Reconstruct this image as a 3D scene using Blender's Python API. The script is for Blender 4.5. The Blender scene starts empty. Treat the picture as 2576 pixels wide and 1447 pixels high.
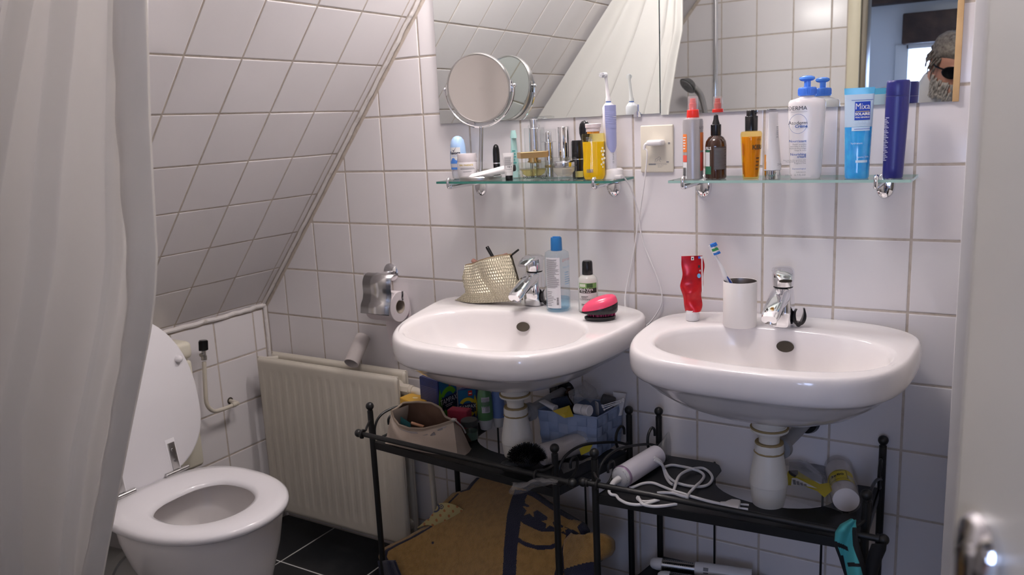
import bpy, bmesh, math, random
from mathutils import Vector, Matrix
random.seed(7)
PI = math.pi
SC = bpy.context.scene
COL = SC.collection

# ---------------------------------------------------------------- camera
CX, CY, CZ, FPX = 0.784413, -1.858535, 0.273883, 2079.87
def _rot(rz, rx, ry):
    return Matrix.Rotation(rz, 3, 'Z') @ Matrix.Rotation(rx, 3, 'X') @ Matrix.Rotation(ry, 3, 'Y')
RM = _rot(0.55071, -0.1969137, 0.0469204)
cam_data = bpy.data.cameras.new('camera')
cam = bpy.data.objects.new('camera', cam_data)
COL.objects.link(cam)
_r, _f, _u = RM @ Vector((1, 0, 0)), RM @ Vector((0, 1, 0)), RM @ Vector((0, 0, 1))
cam.matrix_world = Matrix(((_r.x, _u.x, -_f.x, CX), (_r.y, _u.y, -_f.y, CY), (_r.z, _u.z, -_f.z, CZ), (0, 0, 0, 1)))
cam_data.sensor_width = 36.0
cam_data.lens = FPX / 2576 * 36
cam_data.clip_start = 0.02
cam_data.dof.use_dof = True
cam_data.dof.focus_distance = 1.85
cam_data.dof.aperture_fstop = 5.0
SC.camera = cam

# ---------------------------------------------------------------- world, daylight, exposure
W = bpy.data.worlds.new('world'); SC.world = W; W.use_nodes = True
W.node_tree.nodes['Background'].inputs[0].default_value = (0.55, 0.68, 1.0, 1)
W.node_tree.nodes['Background'].inputs[1].default_value = 1.0
def area_light(name, loc, direction, sx, sy, power, color):
    d = bpy.data.lights.new(name, 'AREA'); d.shape = 'RECTANGLE'; d.size = sx; d.size_y = sy
    d.energy = power; d.color = color
    o = bpy.data.objects.new(name, d); COL.objects.link(o); o.location = loc
    o.rotation_euler = Vector(direction).to_track_quat('-Z', 'Y').to_euler()
    return o
# daylight entering the landing through its window, behind the photographer
area_light('window_daylight', (0.72, -3.16, 0.22), (0, 1, -0.12), 0.95, 0.72, 36, (0.49, 0.61, 1.0))
SC.cycles.use_denoising = True
SC.cycles.sample_clamp_indirect = 6.0
SC.cycles.max_bounces = 14
SC.cycles.transparent_max_bounces = 24
SC.view_settings.view_transform = 'Standard'
SC.view_settings.look = 'None'
SC.view_settings.exposure = 0.0
SC.view_settings.gamma = 1.0
SC.view_settings.use_curve_mapping = False
LAMP_POWER = 172.0
FILL_POWER = 46.0

# ---------------------------------------------------------------- measuring helpers
def at(u, v, ax, val):
    """point of the photograph's pixel (u, v) on the plane ax = val"""
    d = RM @ Vector(((u - 1288) / FPX, 1, -(v - 723.5) / FPX))
    c = Vector((CX, CY, CZ)); i = 'xyz'.index(ax)
    return c + d * ((val - c[i]) / d[i])
def at_plane(u, v, p0, n):
    d = RM @ Vector(((u - 1288) / FPX, 1, -(v - 723.5) / FPX)); c = Vector((CX, CY, CZ))
    return c + d * ((Vector(p0) - c).dot(n) / d.dot(n))
def mpp(p):
    """metres per pixel at point p"""
    return (Vector(p) - Vector((CX, CY, CZ))).dot(_f) / FPX
def towards_cam(p):
    return math.atan2(CY - p[1], CX - p[0])

# ---------------------------------------------------------------- object helpers
def finish(name, bm, mats, parent=None, smooth=35, world=False, normals=True):
    if normals: bmesh.ops.recalc_face_normals(bm, faces=bm.faces[:])
    me = bpy.data.meshes.new(name); bm.to_mesh(me); bm.free()
    if not isinstance(mats, (list, tuple)): mats = [mats]
    for m in mats: me.materials.append(m)
    if smooth:
        for p in me.polygons: p.use_smooth = True
        me.set_sharp_from_angle(angle=math.radians(smooth))
    o = bpy.data.objects.new(name, me); COL.objects.link(o)
    if parent is not None:
        o.parent = parent
        if world:
            root = parent
            M = Matrix.Identity(4)
            chain = []
            while root is not None: chain.append(root); root = root.parent
            for q in reversed(chain): M = M @ q.matrix_parent_inverse @ q.matrix_basis
            o.matrix_parent_inverse = M.inverted()
    return o
def tag(o, label, cat, group=None):
    o['label'] = label; o['category'] = cat
    if group: o['group'] = group
    return o
def thing(name, label, cat, loc=(0, 0, 0), rz=0, group=None, rot=None):
    e = bpy.data.objects.new(name, None); COL.objects.link(e)
    e.empty_display_size = 0.02; e.location = loc
    e.rotation_euler = rot if rot else (0, 0, rz)
    return tag(e, label, cat, group)
def struct(o):
    o['kind'] = 'structure'; return o
def BM(): return bmesh.new()

def box(bm, x0, x1, y0, y1, z0, z1, bev=0.0, seg=2, mat=0, M=None):
    r = bmesh.ops.create_cube(bm, size=1)
    vs = r['verts']
    for v in vs:
        v.co = Vector(((x0 + x1) / 2 + v.co.x * (x1 - x0), (y0 + y1) / 2 + v.co.y * (y1 - y0), (z0 + z1) / 2 + v.co.z * (z1 - z0)))
    fs = set(f for v in vs for f in v.link_faces)
    for f in fs: f.material_index = mat
    if bev:
        es = list(set(e for v in vs for e in v.link_edges))
        r2 = bmesh.ops.bevel(bm, geom=es, offset=bev, segments=seg, profile=0.5, affect='EDGES')
        vs = list(set(v for f in r2['faces'] for v in f.verts) | set(v for v in vs if v.is_valid))
        for f in r2['faces']: f.material_index = mat
    if M is not None:
        for v in vs: v.co = M @ v.co
    return vs
def loft(bm, rings, cap0=True, cap1=True, closed=True, mat=0, loop=False):
    vr = [[bm.verts.new(p) for p in r] for r in rings]
    n = len(vr[0]); fs = []
    pairs = list(zip(vr[:-1], vr[1:]))
    if loop: pairs.append((vr[-1], vr[0]))
    for a, b in pairs:
        for i in range(n if closed else n - 1):
            j = (i + 1) % n
            try: f = bm.faces.new((a[i], a[j], b[j], b[i])); f.material_index = mat; fs.append(f)
            except ValueError: pass
    if not loop:
        if cap0 and closed: f = bm.faces.new(vr[0][::-1]); f.material_index = mat
        if cap1 and closed: f = bm.faces.new(vr[-1]); f.material_index = mat
    return vr
def ring(cx, cy, z, rx, ry=None, n=28, p=2.0, a0=0.0):
    ry = rx if ry is None else ry
    out = []
    for i in range(n):
        t = a0 + 2 * PI * i / n; c, s = math.cos(t), math.sin(t)
        out.append(Vector((cx + rx * math.copysign(abs(c) ** (2 / p), c), cy + ry * math.copysign(abs(s) ** (2 / p), s), z)))
    return out
def lathe(bm, prof, n=28, c=(0, 0), mat=0, M=None, sy=1.0, caps=(True, True)):
    rs = [ring(c[0], c[1], z, max(r, 1e-5), max(r, 1e-5) * sy, n) for r, z in prof]
    if M is not None: rs = [[M @ p for p in r] for r in rs]
    return loft(bm, rs, caps[0], caps[1], mat=mat)
def smooth_path(pts, k=8, closed=False):
    pts = [Vector(p) for p in pts]; n = len(pts); out = []
    for i in range(n if closed else n - 1):
        if closed: p0, p1, p2, p3 = pts[i - 1], pts[i], pts[(i + 1) % n], pts[(i + 2) % n]
        else: p0, p1, p2, p3 = pts[max(i - 1, 0)], pts[i], pts[i + 1], pts[min(i + 2, n - 1)]
        for j in range(k):
            t = j / k
            out.append(0.5 * ((2 * p1) + (p2 - p0) * t + (2 * p0 - 5 * p1 + 4 * p2 - p3) * t * t + (-p0 + 3 * p1 - 3 * p2 + p3) * t ** 3))
    if not closed: out.append(pts[-1])
    return out
def sweep(bm, pts, r, n=10, mat=0, closed=False, sq=None):
    pts = [Vector(p) for p in pts]; N = len(pts)
    rad = r if callable(r) else (lambda t: r)
    rings = []; nrm = None
    for i, p in enumerate(pts):
        if closed: t = (pts[(i + 1) % N] - pts[i - 1]).normalized()
        else: t = (pts[min(i + 1, N - 1)] - pts[max(i - 1, 0)]).normalized()
        if nrm is None:
            nrm = t.orthogonal().normalized()
        else:
            nrm = (nrm - t * nrm.dot(t)).normalized()
        b = t.cross(nrm); q = rad(i / max(N - 1, 1))
        rings.append([p + nrm * (q * math.cos(2 * PI * k / n)) + b * (q * math.sin(2 * PI * k / n)) for k in range(n)])
    return loft(bm, rings, mat=mat, loop=closed)
def cyl(bm, a, b, r0, r1=None, n=20, mat=0, bev=0.0):
    a, b = Vector(a), Vector(b); r1 = r0 if r1 is None else r1
    d = b - a; q = d.to_track_quat('Z', 'Y').to_matrix().to_4x4(); M = Matrix.Translation(a) @ q; L = d.length
    pr = [(r0, 0), (r1, L)] if not bev else [(r0 - bev, 0), (r0, bev), (r1, L - bev), (r1 - bev, L)]
    return lathe(bm, pr, n, mat=mat, M=M)
def ball(bm, c, r, seg=20, sz=1.0, mat=0, M=None):
    m = Matrix.Translation(Vector(c)) @ Matrix.Diagonal((r, r, r * sz, 1))
    if M is not None: m = M @ m
    re = bmesh.ops.create_uvsphere(bm, u_segments=seg, v_segments=max(seg // 2, 6), radius=1, matrix=m)
    for v in re['verts']:
        for f in v.link_faces: f.material_index = mat
    return re['verts']
def grid(bm, fn, nu, nv, matfn=None, mat=0):
    vs = [[bm.verts.new(fn(i / nu, j / nv)) for j in range(nv + 1)] for i in range(nu + 1)]
    for i in range(nu):
        for j in range(nv):
            f = bm.faces.new((vs[i][j], vs[i + 1][j], vs[i + 1][j + 1], vs[i][j + 1]))
            f.material_index = matfn((i + .5) / nu, (j + .5) / nv) if matfn else mat
    return vs
def poly_prism(bm, pts2, f0, f1, mat=0):
    """pts2: outline; f0 and f1 map (a, b) to 3D on the two sides"""
    return loft(bm, [[f0(a, b) for a, b in pts2], [f1(a, b) for a, b in pts2]], mat=mat)
_tc = {}
def text_geo(s, size, align='CENTER', bold=0.0):
    key = (s, size, align, bold)
    if key in _tc: return _tc[key]
    c = bpy.data.curves.new('t', 'FONT'); c.body = s; c.size = size; c.align_x = align; c.offset = bold; c.resolution_u = 2
    o = bpy.data.objects.new('t', c); COL.objects.link(o)
    dg = bpy.context.evaluated_depsgraph_get(); dg.update()
    me = bpy.data.meshes.new_from_object(o.evaluated_get(dg))
    g = ([tuple(v.co) for v in me.vertices], [tuple(p.vertices) for p in me.polygons])
    bpy.data.objects.remove(o); bpy.data.curves.remove(c); bpy.data.meshes.remove(me)
    _tc[key] = g
    return g
def text(bm, s, size, fn, mat=0, align='CENTER', sx=1.0, bold=0.0):
    vs, fs = text_geo(s, size, align, 0.0 if 'M' in s else bold)
    V = [bm.verts.new(fn(x * sx, y)) for x, y, z in vs]
    for f in fs:
        try: q = bm.faces.new([V[i] for i in f]); q.material_index = mat
        except ValueError: pass
def rects(bm, fn, items, mat=0, n=1):
    """flat print: items (x0, x1, y0, y1) laid on a surface fn"""
    for it in items:
        x0, x1, y0, y1 = it[:4]; m = it[4] if len(it) > 4 else mat
        V = [[bm.verts.new(fn(x0 + (x1 - x0) * i / n, y)) for y in (y0, y1)] for i in range(n + 1)]
        for i in range(n):
            f = bm.faces.new((V[i][0], V[i + 1][0], V[i + 1][1], V[i][1])); f.material_index = m
def on_cyl(r, a0, z0=0.0, sy=1.0, lift=0.0004, rf=None):
    """surface map: x along the girth, y upward"""
    def fn(x, y):
        rr = (rf(z0 + y) if rf else r) + lift
        a = a0 + x / rr
        return Vector((rr * math.cos(a), rr * sy * math.sin(a), z0 + y))
    return fn
def plain(o, ux, uy):
    o, ux, uy = Vector(o), Vector(ux), Vector(uy)
    return lambda x, y: o + ux * x + uy * y
def lines(x0, x1, y0, y1, n, ragged=0.3, fill=0.5, seed=1):
    rr = random.Random(seed); out = []; h = (y1 - y0) / n
    for i in range(n):
        e = x1 - (x1 - x0) * rr.random() * ragged
        out.append((x0, e, y1 - (i + 1) * h, y1 - (i + 1) * h + h * fill))
    return out
def barcode(x0, x1, y0, y1, n=14, seed=3):
    rr = random.Random(seed); out = []; w = (x1 - x0) / n
    for i in range(n):
        out.append((x0 + i * w, x0 + i * w + w * rr.choice((.3, .5, .75)), y0, y1))
    return out

# ---------------------------------------------------------------- materials
def mat(name, col, rough=0.5, metal=0.0, spec=0.5, coat=0.0, trans=0.0, ior=1.45, sss=0.0, emit=None, noise=None, bump=None, sheen=0.0):
    m = bpy.data.materials.new(name); m.use_nodes = True
    nt = m.node_tree; b = nt.nodes['Principled BSDF']
    b.inputs['Base Color'].default_value = (*col, 1)
    b.inputs['Roughness'].default_value = rough; b.inputs['Metallic'].default_value = metal
    b.inputs['Specular IOR Level'].default_value = spec; b.inputs['Coat Weight'].default_value = coat
    b.inputs['Transmission Weight'].default_value = trans; b.inputs['IOR'].default_value = ior
    b.inputs['Sheen Weight'].default_value = sheen
    if sss:
        b.inputs['Subsurface Weight'].default_value = sss; b.inputs['Subsurface Radius'].default_value = (.004, .003, .002)
    if emit:
        b.inputs['Emission Color'].default_value = (*emit[0], 1); b.inputs['Emission Strength'].default_value = emit[1]
    if noise or bump:
        tc = nt.nodes.new('ShaderNodeTexCoord')
    if noise:
        sc, c2, lo, hi = noise
        nz = nt.nodes.new('ShaderNodeTexNoise'); nz.inputs['Scale'].default_value = sc; nz.inputs['Detail'].default_value = 6
        cr = nt.nodes.new('ShaderNodeValToRGB'); cr.color_ramp.elements[0].position = lo; cr.color_ramp.elements[1].position = hi
        cr.color_ramp.elements[0].color = (*col, 1); cr.color_ramp.elements[1].color = (*c2, 1)
        nt.links.new(tc.outputs['Object'], nz.inputs['Vector']); nt.links.new(nz.outputs['Fac'], cr.inputs['Fac'])
        nt.links.new(cr.outputs['Color'], b.inputs['Base Color'])
    if bump:
        sc, st, dist = bump
        nz = nt.nodes.new('ShaderNodeTexNoise'); nz.inputs['Scale'].default_value = sc; nz.inputs['Detail'].default_value = 4
        bp = nt.nodes.new('ShaderNodeBump'); bp.inputs['Strength'].default_value = st; bp.inputs['Distance'].default_value = dist
        nt.links.new(tc.outputs['Object'], nz.inputs['Vector']); nt.links.new(nz.outputs['Fac'], bp.inputs['Height'])
        nt.links.new(bp.outputs['Normal'], b.inputs['Normal'])
    return m
def clear(name, tint=(0.95, 0.97, 0.97), rough=0.03, haze=0.0, hazecol=(0.8, 0.8, 0.8), ior=1.45, translucent=0.0):
    """thin clear wall: tinted pass-through, mirror-like sheen by angle, optional milky share"""
    m = bpy.data.materials.new(name); m.use_nodes = True; nt = m.node_tree
    nt.nodes.remove(nt.nodes['Principled BSDF']); out = nt.nodes['Material Output']
    tr = nt.nodes.new('ShaderNodeBsdfTransparent'); tr.inputs[0].default_value = (*tint, 1)
    gl = nt.nodes.new('ShaderNodeBsdfGlossy'); gl.inputs['Roughness'].default_value = rough
    # Schlick sheen, the same on both sides of the thin wall
    lw = nt.nodes.new('ShaderNodeLayerWeight'); lw.inputs[0].default_value = 0.5
    pw = nt.nodes.new('ShaderNodeMath'); pw.operation = 'POWER'; pw.inputs[1].default_value = 4.5
    f0 = ((ior - 1) / (ior + 1)) ** 2
    ma = nt.nodes.new('ShaderNodeMath'); ma.operation = 'MULTIPLY_ADD'; ma.inputs[1].default_value = 0.75 * (1 - f0); ma.inputs[2].default_value = f0
    nt.links.new(lw.outputs['Facing'], pw.inputs[0]); nt.links.new(pw.outputs[0], ma.inputs[0])
    mx = nt.nodes.new('ShaderNodeMixShader'); nt.links.new(ma.outputs[0], mx.inputs[0])
    base = tr
    if haze:
        df = nt.nodes.new('ShaderNodeBsdfDiffuse'); df.inputs[0].default_value = (*hazecol, 1)
        if translucent:
            tl = nt.nodes.new('ShaderNodeBsdfTranslucent'); tl.inputs[0].default_value = (*hazecol, 1)
            m3 = nt.nodes.new('ShaderNodeMixShader'); m3.inputs[0].default_value = translucent
            nt.links.new(df.outputs[0], m3.inputs[1]); nt.links.new(tl.outputs[0], m3.inputs[2]); df = m3
        m2 = nt.nodes.new('ShaderNodeMixShader'); m2.inputs[0].default_value = haze
        nt.links.new(tr.outputs[0], m2.inputs[1]); nt.links.new(df.outputs[0], m2.inputs[2]); base = m2
    nt.links.new(base.outputs[0], mx.inputs[1]); nt.links.new(gl.outputs[0], mx.inputs[2])
    nt.links.new(mx.outputs[0], out.inputs[0])
    return m
def srgb(r, g, b):
    f = lambda c: (c / 255 / 12.92) if c / 255 <= 0.04045 else ((c / 255 + 0.055) / 1.055) ** 2.4
    return (f(r), f(g), f(b))
M_tile = mat('white_glazed_tile', (0.80, 0.765, 0.775), 0.10, noise=(3.0, (0.76, 0.73, 0.735), .35, .75))
M_grout = mat('grout', (0.56, 0.495, 0.43), 0.9, noise=(60, (0.40, 0.335, 0.275), .48, .85), bump=(300, .4, .001))
M_caulk = mat('old_caulk', (0.74, 0.70, 0.68), 0.7, noise=(38, (0.46, 0.40, 0.34), .62, .85), bump=(60, .9, .004))
M_ftile = mat('black_floor_tile', (0.012, 0.013, 0.015), 0.3, noise=(9, (0.05, 0.05, 0.052), .55, .9))
M_fgrout = mat('floor_grout', (0.62, 0.62, 0.60), 0.9)
M_plaster = mat('white_plaster', (0.78, 0.77, 0.76), 0.8)
M_ceramic = mat('white_sanitary_ceramic', (0.84, 0.805, 0.80), 0.12, coat=0.3)
M_seat = mat('white_seat_plastic', (0.82, 0.80, 0.82), 0.16)
M_ivory = mat('ivory_plastic', (0.74, 0.70, 0.58), 0.35)
M_chrome = mat('chrome', (0.82, 0.82, 0.84), 0.07, 1.0)
M_steel = mat('worn_steel', (0.55, 0.54, 0.53), 0.28, 1.0)
M_mirror = mat('mirror_silver', (0.86, 0.90, 0.88), 0.0, 1.0)
M_mirroredge = mat('mirror_edge', (0.10, 0.16, 0.14), 0.25)
M_black = mat('black_painted_metal', (0.012, 0.0122, 0.0126), 0.42)
M_blackpl = mat('black_plastic', (0.008, 0.008, 0.009), 0.22)
M_white = mat('white_plastic', (0.82, 0.80, 0.80), 0.3)
M_pipe = mat('cream_pipe_paint', (0.62, 0.57, 0.48), 0.4)
M_rad = mat('cream_radiator_paint', (0.63, 0.585, 0.50), 0.42)
M_trap = mat('white_trap_plastic', (0.76, 0.74, 0.69), 0.35)
M_trapring = mat('dirty_ring', (0.35, 0.26, 0.12), 0.7)
M_grey = mat('grey_plastic', (0.33, 0.33, 0.34), 0.4)
M_paper = mat('white_paper', (0.80, 0.765, 0.76), 0.9)
M_card = mat('grey_cardboard', (0.42, 0.36, 0.30), 0.9)
M_glassedge = mat('green_glass_edge', (0.05, 0.22, 0.18), 0.15)
M_glassedge2 = mat('pale_glass_edge', (0.36, 0.55, 0.50), 0.15)
M_glass = clear('shelf_glass', (0.93, 0.97, 0.955), 0.01)
M_clear = clear('clear_plastic', (0.95, 0.96, 0.96), 0.04)
M_bag = clear('plastic_film', (0.97, 0.97, 0.97), 0.16, haze=0.24, hazecol=(0.78, 0.78, 0.80), ior=1.8, translucent=.5)
M_ink = mat('black_print', (0.02, 0.02, 0.022), 0.5)
M_inkgrey = mat('grey_print', (0.22, 0.22, 0.23), 0.5)
M_inkw = mat('white_print', (0.8, 0.8, 0.8), 0.5)
M_inkblue = mat('blue_print', (0.03, 0.10, 0.36), 0.5)
M_inkgold = mat('gold_print', (0.62, 0.48, 0.14), 0.4)
M_dark = mat('dark_hole', (0.06, 0.05, 0.035), 0.7)
M_doorpaint = mat('cream_door_paint', (0.52, 0.50, 0.45), 0.45)
M_frame = mat('cream_frame_paint', (0.66, 0.60, 0.44), 0.4)
M_unit = mat('white_laminate', (0.74, 0.72, 0.71), 0.35)
M_oak = mat('light_wood', (0.60, 0.40, 0.20), 0.5, noise=(18, (0.50, 0.32, 0.15), .4, .7))
M_beam = mat('dark_wood_beam', (0.045, 0.026, 0.020), 0.6, noise=(14, (0.09, 0.05, 0.035), .4, .8), bump=(30, .5, .01))
# ================================================================ the room
T = 0.153
ZF = -1.03          # floor
XK = -1.322         # knee wall
ZK = -0.274         # where the slope starts
YF = -1.88          # front wall (door side), room face
XR = 1.24           # right wall
ZC = 1.25           # flat ceiling
SLOPE = 1.2262      # dz / dx of the sloping wall
def xslope(z): return XK + (z - ZK) / SLOPE
def clip_poly(poly, a, b, c):
    """keep a*x + b*y <= c"""
    out = []
    for i in range(len(poly)):
        p, q = poly[i], poly[(i + 1) % len(poly)]
        dp, dq = a * p[0] + b * p[1] - c, a * q[0] + b * q[1] - c
        if dp <= 0: out.append(p)
        if dp * dq < 0:
            t = dp / (dp - dq); out.append((p[0] + (q[0] - p[0]) * t, p[1] + (q[1] - p[1]) * t))
    return out
def area2(p): return 0.5 * sum(p[i][0] * p[(i + 1) % len(p)][1] - p[(i + 1) % len(p)][0] * p[i][1] for i in range(len(p)))
def inset(poly, d):
    """offset a convex CCW polygon inwards by d"""
    n = len(poly); out = poly
    for i in range(n):
        p, q = poly[i], poly[(i + 1) % n]; ex, ey = q[0] - p[0], q[1] - p[1]; L = math.hypot(ex, ey)
        if L < 1e-9: continue
        nx, ny = ey / L, -ex / L           # outward normal of a CCW polygon
        out = clip_poly(out, nx, ny, nx * p[0] + ny * p[1] - d)
        if len(out) < 3: return []
    return out
def tiled(bm, us, vs, clips, fn, holes=(), g=0.0027, depth=0.0014, bevel=0.0018, tilt=0.0005, rng=random.Random(2)):
    """one tile per cell of the line lists us x vs, cut by the half planes; fn(u, v, h) maps to 3D (h above the grout bed)"""
    for i in range(len(us) - 1):
        for j in range(len(vs) - 1):
            cells = [[(us[i], vs[j]), (us[i + 1], vs[j]), (us[i + 1], vs[j + 1]), (us[i], vs[j + 1])]]
            for a, b, c in clips: cells = [clip_poly(p, a, b, c) for p in cells]
            for (h0, h1, k0, k1) in holes:
                nxt = []
                for p in cells:
                    if len(p) < 3: continue
                    nxt.append(clip_poly(p, 1, 0, h0)); r = clip_poly(p, -1, 0, -h0)
                    if len(r) < 3: continue
                    nxt.append(clip_poly(r, -1, 0, -h1)); r = clip_poly(r, 1, 0, h1)
                    if len(r) < 3: continue
                    nxt.append(clip_poly(r, 0, -1, -k1)); nxt.append(clip_poly(r, 0, 1, k0))
                cells = nxt
            for p in cells:
                if len(p) < 3 or abs(area2(p)) < 1e-5: continue
                o = inset(p, g); q = inset(p, g + bevel)
                if len(o) < 3: continue
                if len(q) != len(o) or abs(area2(q)) < 2e-6:
                    V = [bm.verts.new(fn(a, b, depth * .8)) for a, b in o]; bm.faces.new(V).material_index = 0; continue
                ta, tb = rng.uniform(-tilt, tilt), rng.uniform(-tilt, tilt)
                mu, mv = (us[i] + us[i + 1]) / 2, (vs[j] + vs[j + 1]) / 2
                hh = lambda a, b: depth + ta * (a - mu) / T * 2 + tb * (b - mv) / T * 2
                V0 = [bm.verts.new(fn(a, b, 0)) for a, b in o]
                V1 = [bm.verts.new(fn(a, b, hh(a, b) * .72)) for a, b in o]
                V2 = [bm.verts.new(fn(a, b, hh(a, b))) for a, b in q]
                n = len(o)
                for A, B in ((V0, V1), (V1, V2)):
                    for k in range(n): bm.faces.new((A[k], A[(k + 1) % n], B[(k + 1) % n], B[k])).material_index = 0
                bm.faces.new(V2).material_index = 0
def slab(bm, pts, fn, t=0.06, m=1):
    loft(bm, [[fn(a, b, 0) for a, b in pts], [fn(a, b, -t) for a, b in pts]], mat=m)
offs = {-8: .009, -7: .003, -6: .0006, -5: -.004, -4: -.004, -3: -.006, -2: -.0025, -1: -.0006, 0: .001, 1: .0028, 2: .0021, 3: .0022, 4: -.003}
ucols = [i * T + offs.get(i, 0) for i in range(-9, 9)]
vrows = [j * T for j in range(-7, 9)]
# back wall
bm = BM()
outline = [(XK - .06, ZF - .08), (XR + .06, ZF - .08), (XR + .06, ZC), (xslope(ZC), ZC), (XK, ZK), (XK - .06, ZK)]
fb = lambda a, b, h: Vector((a, -h, b))
slab(bm, outline, fb)
cl = [(-1, 0, -(XK + .012)), (1, 0, XR), (0, -1, -ZF), (0, 1, ZC), (-SLOPE, 1, ZK - SLOPE * XK - .016 * math.hypot(1, SLOPE))]
tiled(bm, ucols, vrows, cl, fb)
struct(finish('wall_back', bm, [M_tile, M_grout], smooth=6))
# sloping wall
sl_len = (ZC - ZK) / math.sin(math.atan(SLOPE))
ca, sa = 1 / math.hypot(1, SLOPE), SLOPE / math.hypot(1, SLOPE)
fsl = lambda a, b, h: Vector((XK + b * ca + h * sa, a, ZK + b * sa - h * ca))
bm = BM()
slab(bm, [(YF - .07, -.02), (0, -.02), (0, sl_len + .05), (YF - .07, sl_len + .05)], fsl)
ul = [-.037 - .1565 * k for k in range(13)][::-1] + [0.0]
vl = [0.011 + .1527 * k for k in range(-1, 14)]
tiled(bm, ul, vl, [(1, 0, -.014), (-1, 0, -YF), (0, -1, .012), (0, 1, sl_len)], fsl)
struct(finish('wall_slope', bm, [M_tile, M_grout], smooth=6))
# knee wall
bm = BM()
fk = lambda a, b, h: Vector((XK + h, a, b))
slab(bm, [(YF - .07, ZF - .08), (0, ZF - .08), (0, ZK + .02), (YF - .07, ZK + .02)], fk)
uk = [-.055 - .1565 * k for k in range(13)][::-1] + [0.0]
vk = [-.4265 + .153 * k for k in range(-5, 3)]
tiled(bm, uk, vk, [(1, 0, -.012), (-1, 0, -YF), (0, -1, -ZF), (0, 1, ZK - .018)], fk)
struct(finish('wall_left', bm, [M_tile, M_grout], smooth=6))
# caulk and cut strips along the corners
def wobble(a, b, n, r, amp, seed):
    rr = random.Random(seed); a, b = Vector(a), Vector(b); out = []
    for i in range(n + 1):
        p = a.lerp(b, i / n); out.append(p + Vector((rr.uniform(-amp, amp), rr.uniform(-amp, amp) * .3, rr.uniform(-amp, amp))))
    return out
bm = BM(); sweep(bm, wobble((XK + .004, -.006, ZK), (xslope(ZC - .01) + .004, -.006, ZC - .01), 60, .009, .0016, 4), 0.0062, 8)
struct(finish('trim_1', bm, M_caulk))
bm = BM(); sweep(bm, wobble((XK + .003, -.004, ZK - .008), (XK + .003, YF + .01, ZK - .008), 90, .009, .0020, 5), 0.0072, 8)
struct(finish('trim_2', bm, M_caulk))
bm = BM(); sweep(bm, wobble((XK + .004, -.004, ZF), (XK + .004, -.004, ZK - .01), 30, .007, .0012, 6), 0.007, 8)
struct(finish('trim_3', bm, M_caulk))
# floor
bm = BM()
ff = lambda a, b, h: Vector((a, b, ZF - .002 + h))
slab(bm, [(XK - .05, YF - .071), (XR + .05, YF - .071), (XR + .05, .05), (XK - .05, .05)], ff, .08)
pf = at(705.6, 1411.7, 'z', ZF)
tiled(bm, [pf.x + .30 * k for k in range(-2, 9)], [pf.y + .30 * k for k in range(-7, 3)], [(-1, 0, -XK), (1, 0, XR), (0, 1, 0), (0, -1, -(YF - .07))], ff, g=.0024, depth=.0008, bevel=.001, tilt=.0002)
struct(finish('floor', bm, [M_ftile, M_fgrout], smooth=6))
# ceiling, right wall
bm = BM(); box(bm, xslope(ZC) - .05, XR + .06, YF - .07, .06, ZC, ZC + .06)
struct(finish('ceiling', bm, M_plaster, smooth=0))
bm = BM(); box(bm, XR, XR + .06, YF - .07, .06, ZF - .08, ZC)
struct(finish('wall_right', bm, mat('beige_wall_paint', (0.46, 0.43, 0.39), .8), smooth=0))
# front wall with the doorway
DX0, DX1, DZ = 0.234, 1.075, 1.0
bm = BM()
ffr = lambda a, b, h: Vector((a, YF + h, b))
for pts in ([(XK, ZF - .08), (DX0, ZF - .08), (DX0, ZC), (xslope(ZC), ZC), (XK, ZK)], [(DX0, DZ), (DX1, DZ), (DX1, ZC), (DX0, ZC)], [(DX1, ZF - .08), (XR, ZF - .08), (XR, ZC), (DX1, ZC)]):
    slab(bm, pts, ffr, .07)
pm = -0.026
tiled(bm, [-0.055 + T * k for k in range(-9, 2)] + [DX0 - .074], [0.5915 + T * k for k in range(-11, 6)],
      [(1, 0, DX0 - .074), (-1, 0, -XK), (0, -1, -ZF), (0, 1, ZC), (-SLOPE, 1, ZK - SLOPE * XK - .02)], ffr)
struct(finish('wall_front', bm, [M_tile, M_grout], smooth=6))
# door frame: casing, dark rebate
bm = BM()
box(bm, DX0 - .070, DX0 - .022, YF - .075, YF + .022, ZF, DZ + .06, .003)
box(bm, DX0 - .022, DX0 + .002, YF - .085, YF + .006, ZF, DZ + .012, .002, mat=1)
box(bm, DX0 - .016, DX1 + .03, YF - .075, YF + .018, DZ + .012, DZ + .06, .003)
box(bm, DX1 - .004, DX1 + .03, YF - .075, YF + .018, ZF, DZ + .012, .003)
struct(finish('trim_4', bm, [M_frame, mat('brown_rebate', (0.16, 0.13, 0.09), .4)], smooth=25))
# landing beyond the doorway
HY = -3.0
bm = BM(); box(bm, -.9, 1.9, HY - .3, YF - .07, ZF - .08, ZF - .002)
struct(finish('floor_landing', bm, mat('landing_boards', (0.25, 0.17, 0.11), .5, noise=(6, (.18, .12, .08), .4, .7)), smooth=0))
bm = BM(); box(bm, -.9, 1.9, HY - .3, YF - .07, 1.12, 1.2)
struct(finish('ceiling_landing', bm, M_plaster, smooth=0))
M_hall = mat('landing_wall_paint', (0.80, 0.83, 0.87), .7)
bm = BM(); box(bm, -.9, -.84, HY, YF - .07, ZF, 1.12)
struct(finish('wall_landing_left', bm, M_hall, smooth=0))
bm = BM(); box(bm, 1.84, 1.9, HY, YF - .07, ZF, 1.12)
struct(finish('wall_landing_right', bm, M_hall, smooth=0))
WX0, WX1, WZ0, WZ1 = 0.262, 1.18, -0.14, 0.56
bm = BM()
box(bm, -.9, WX0, HY - .1, HY, ZF, 1.12); box(bm, WX1, 1.9, HY - .1, HY, ZF, 1.12)
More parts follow.
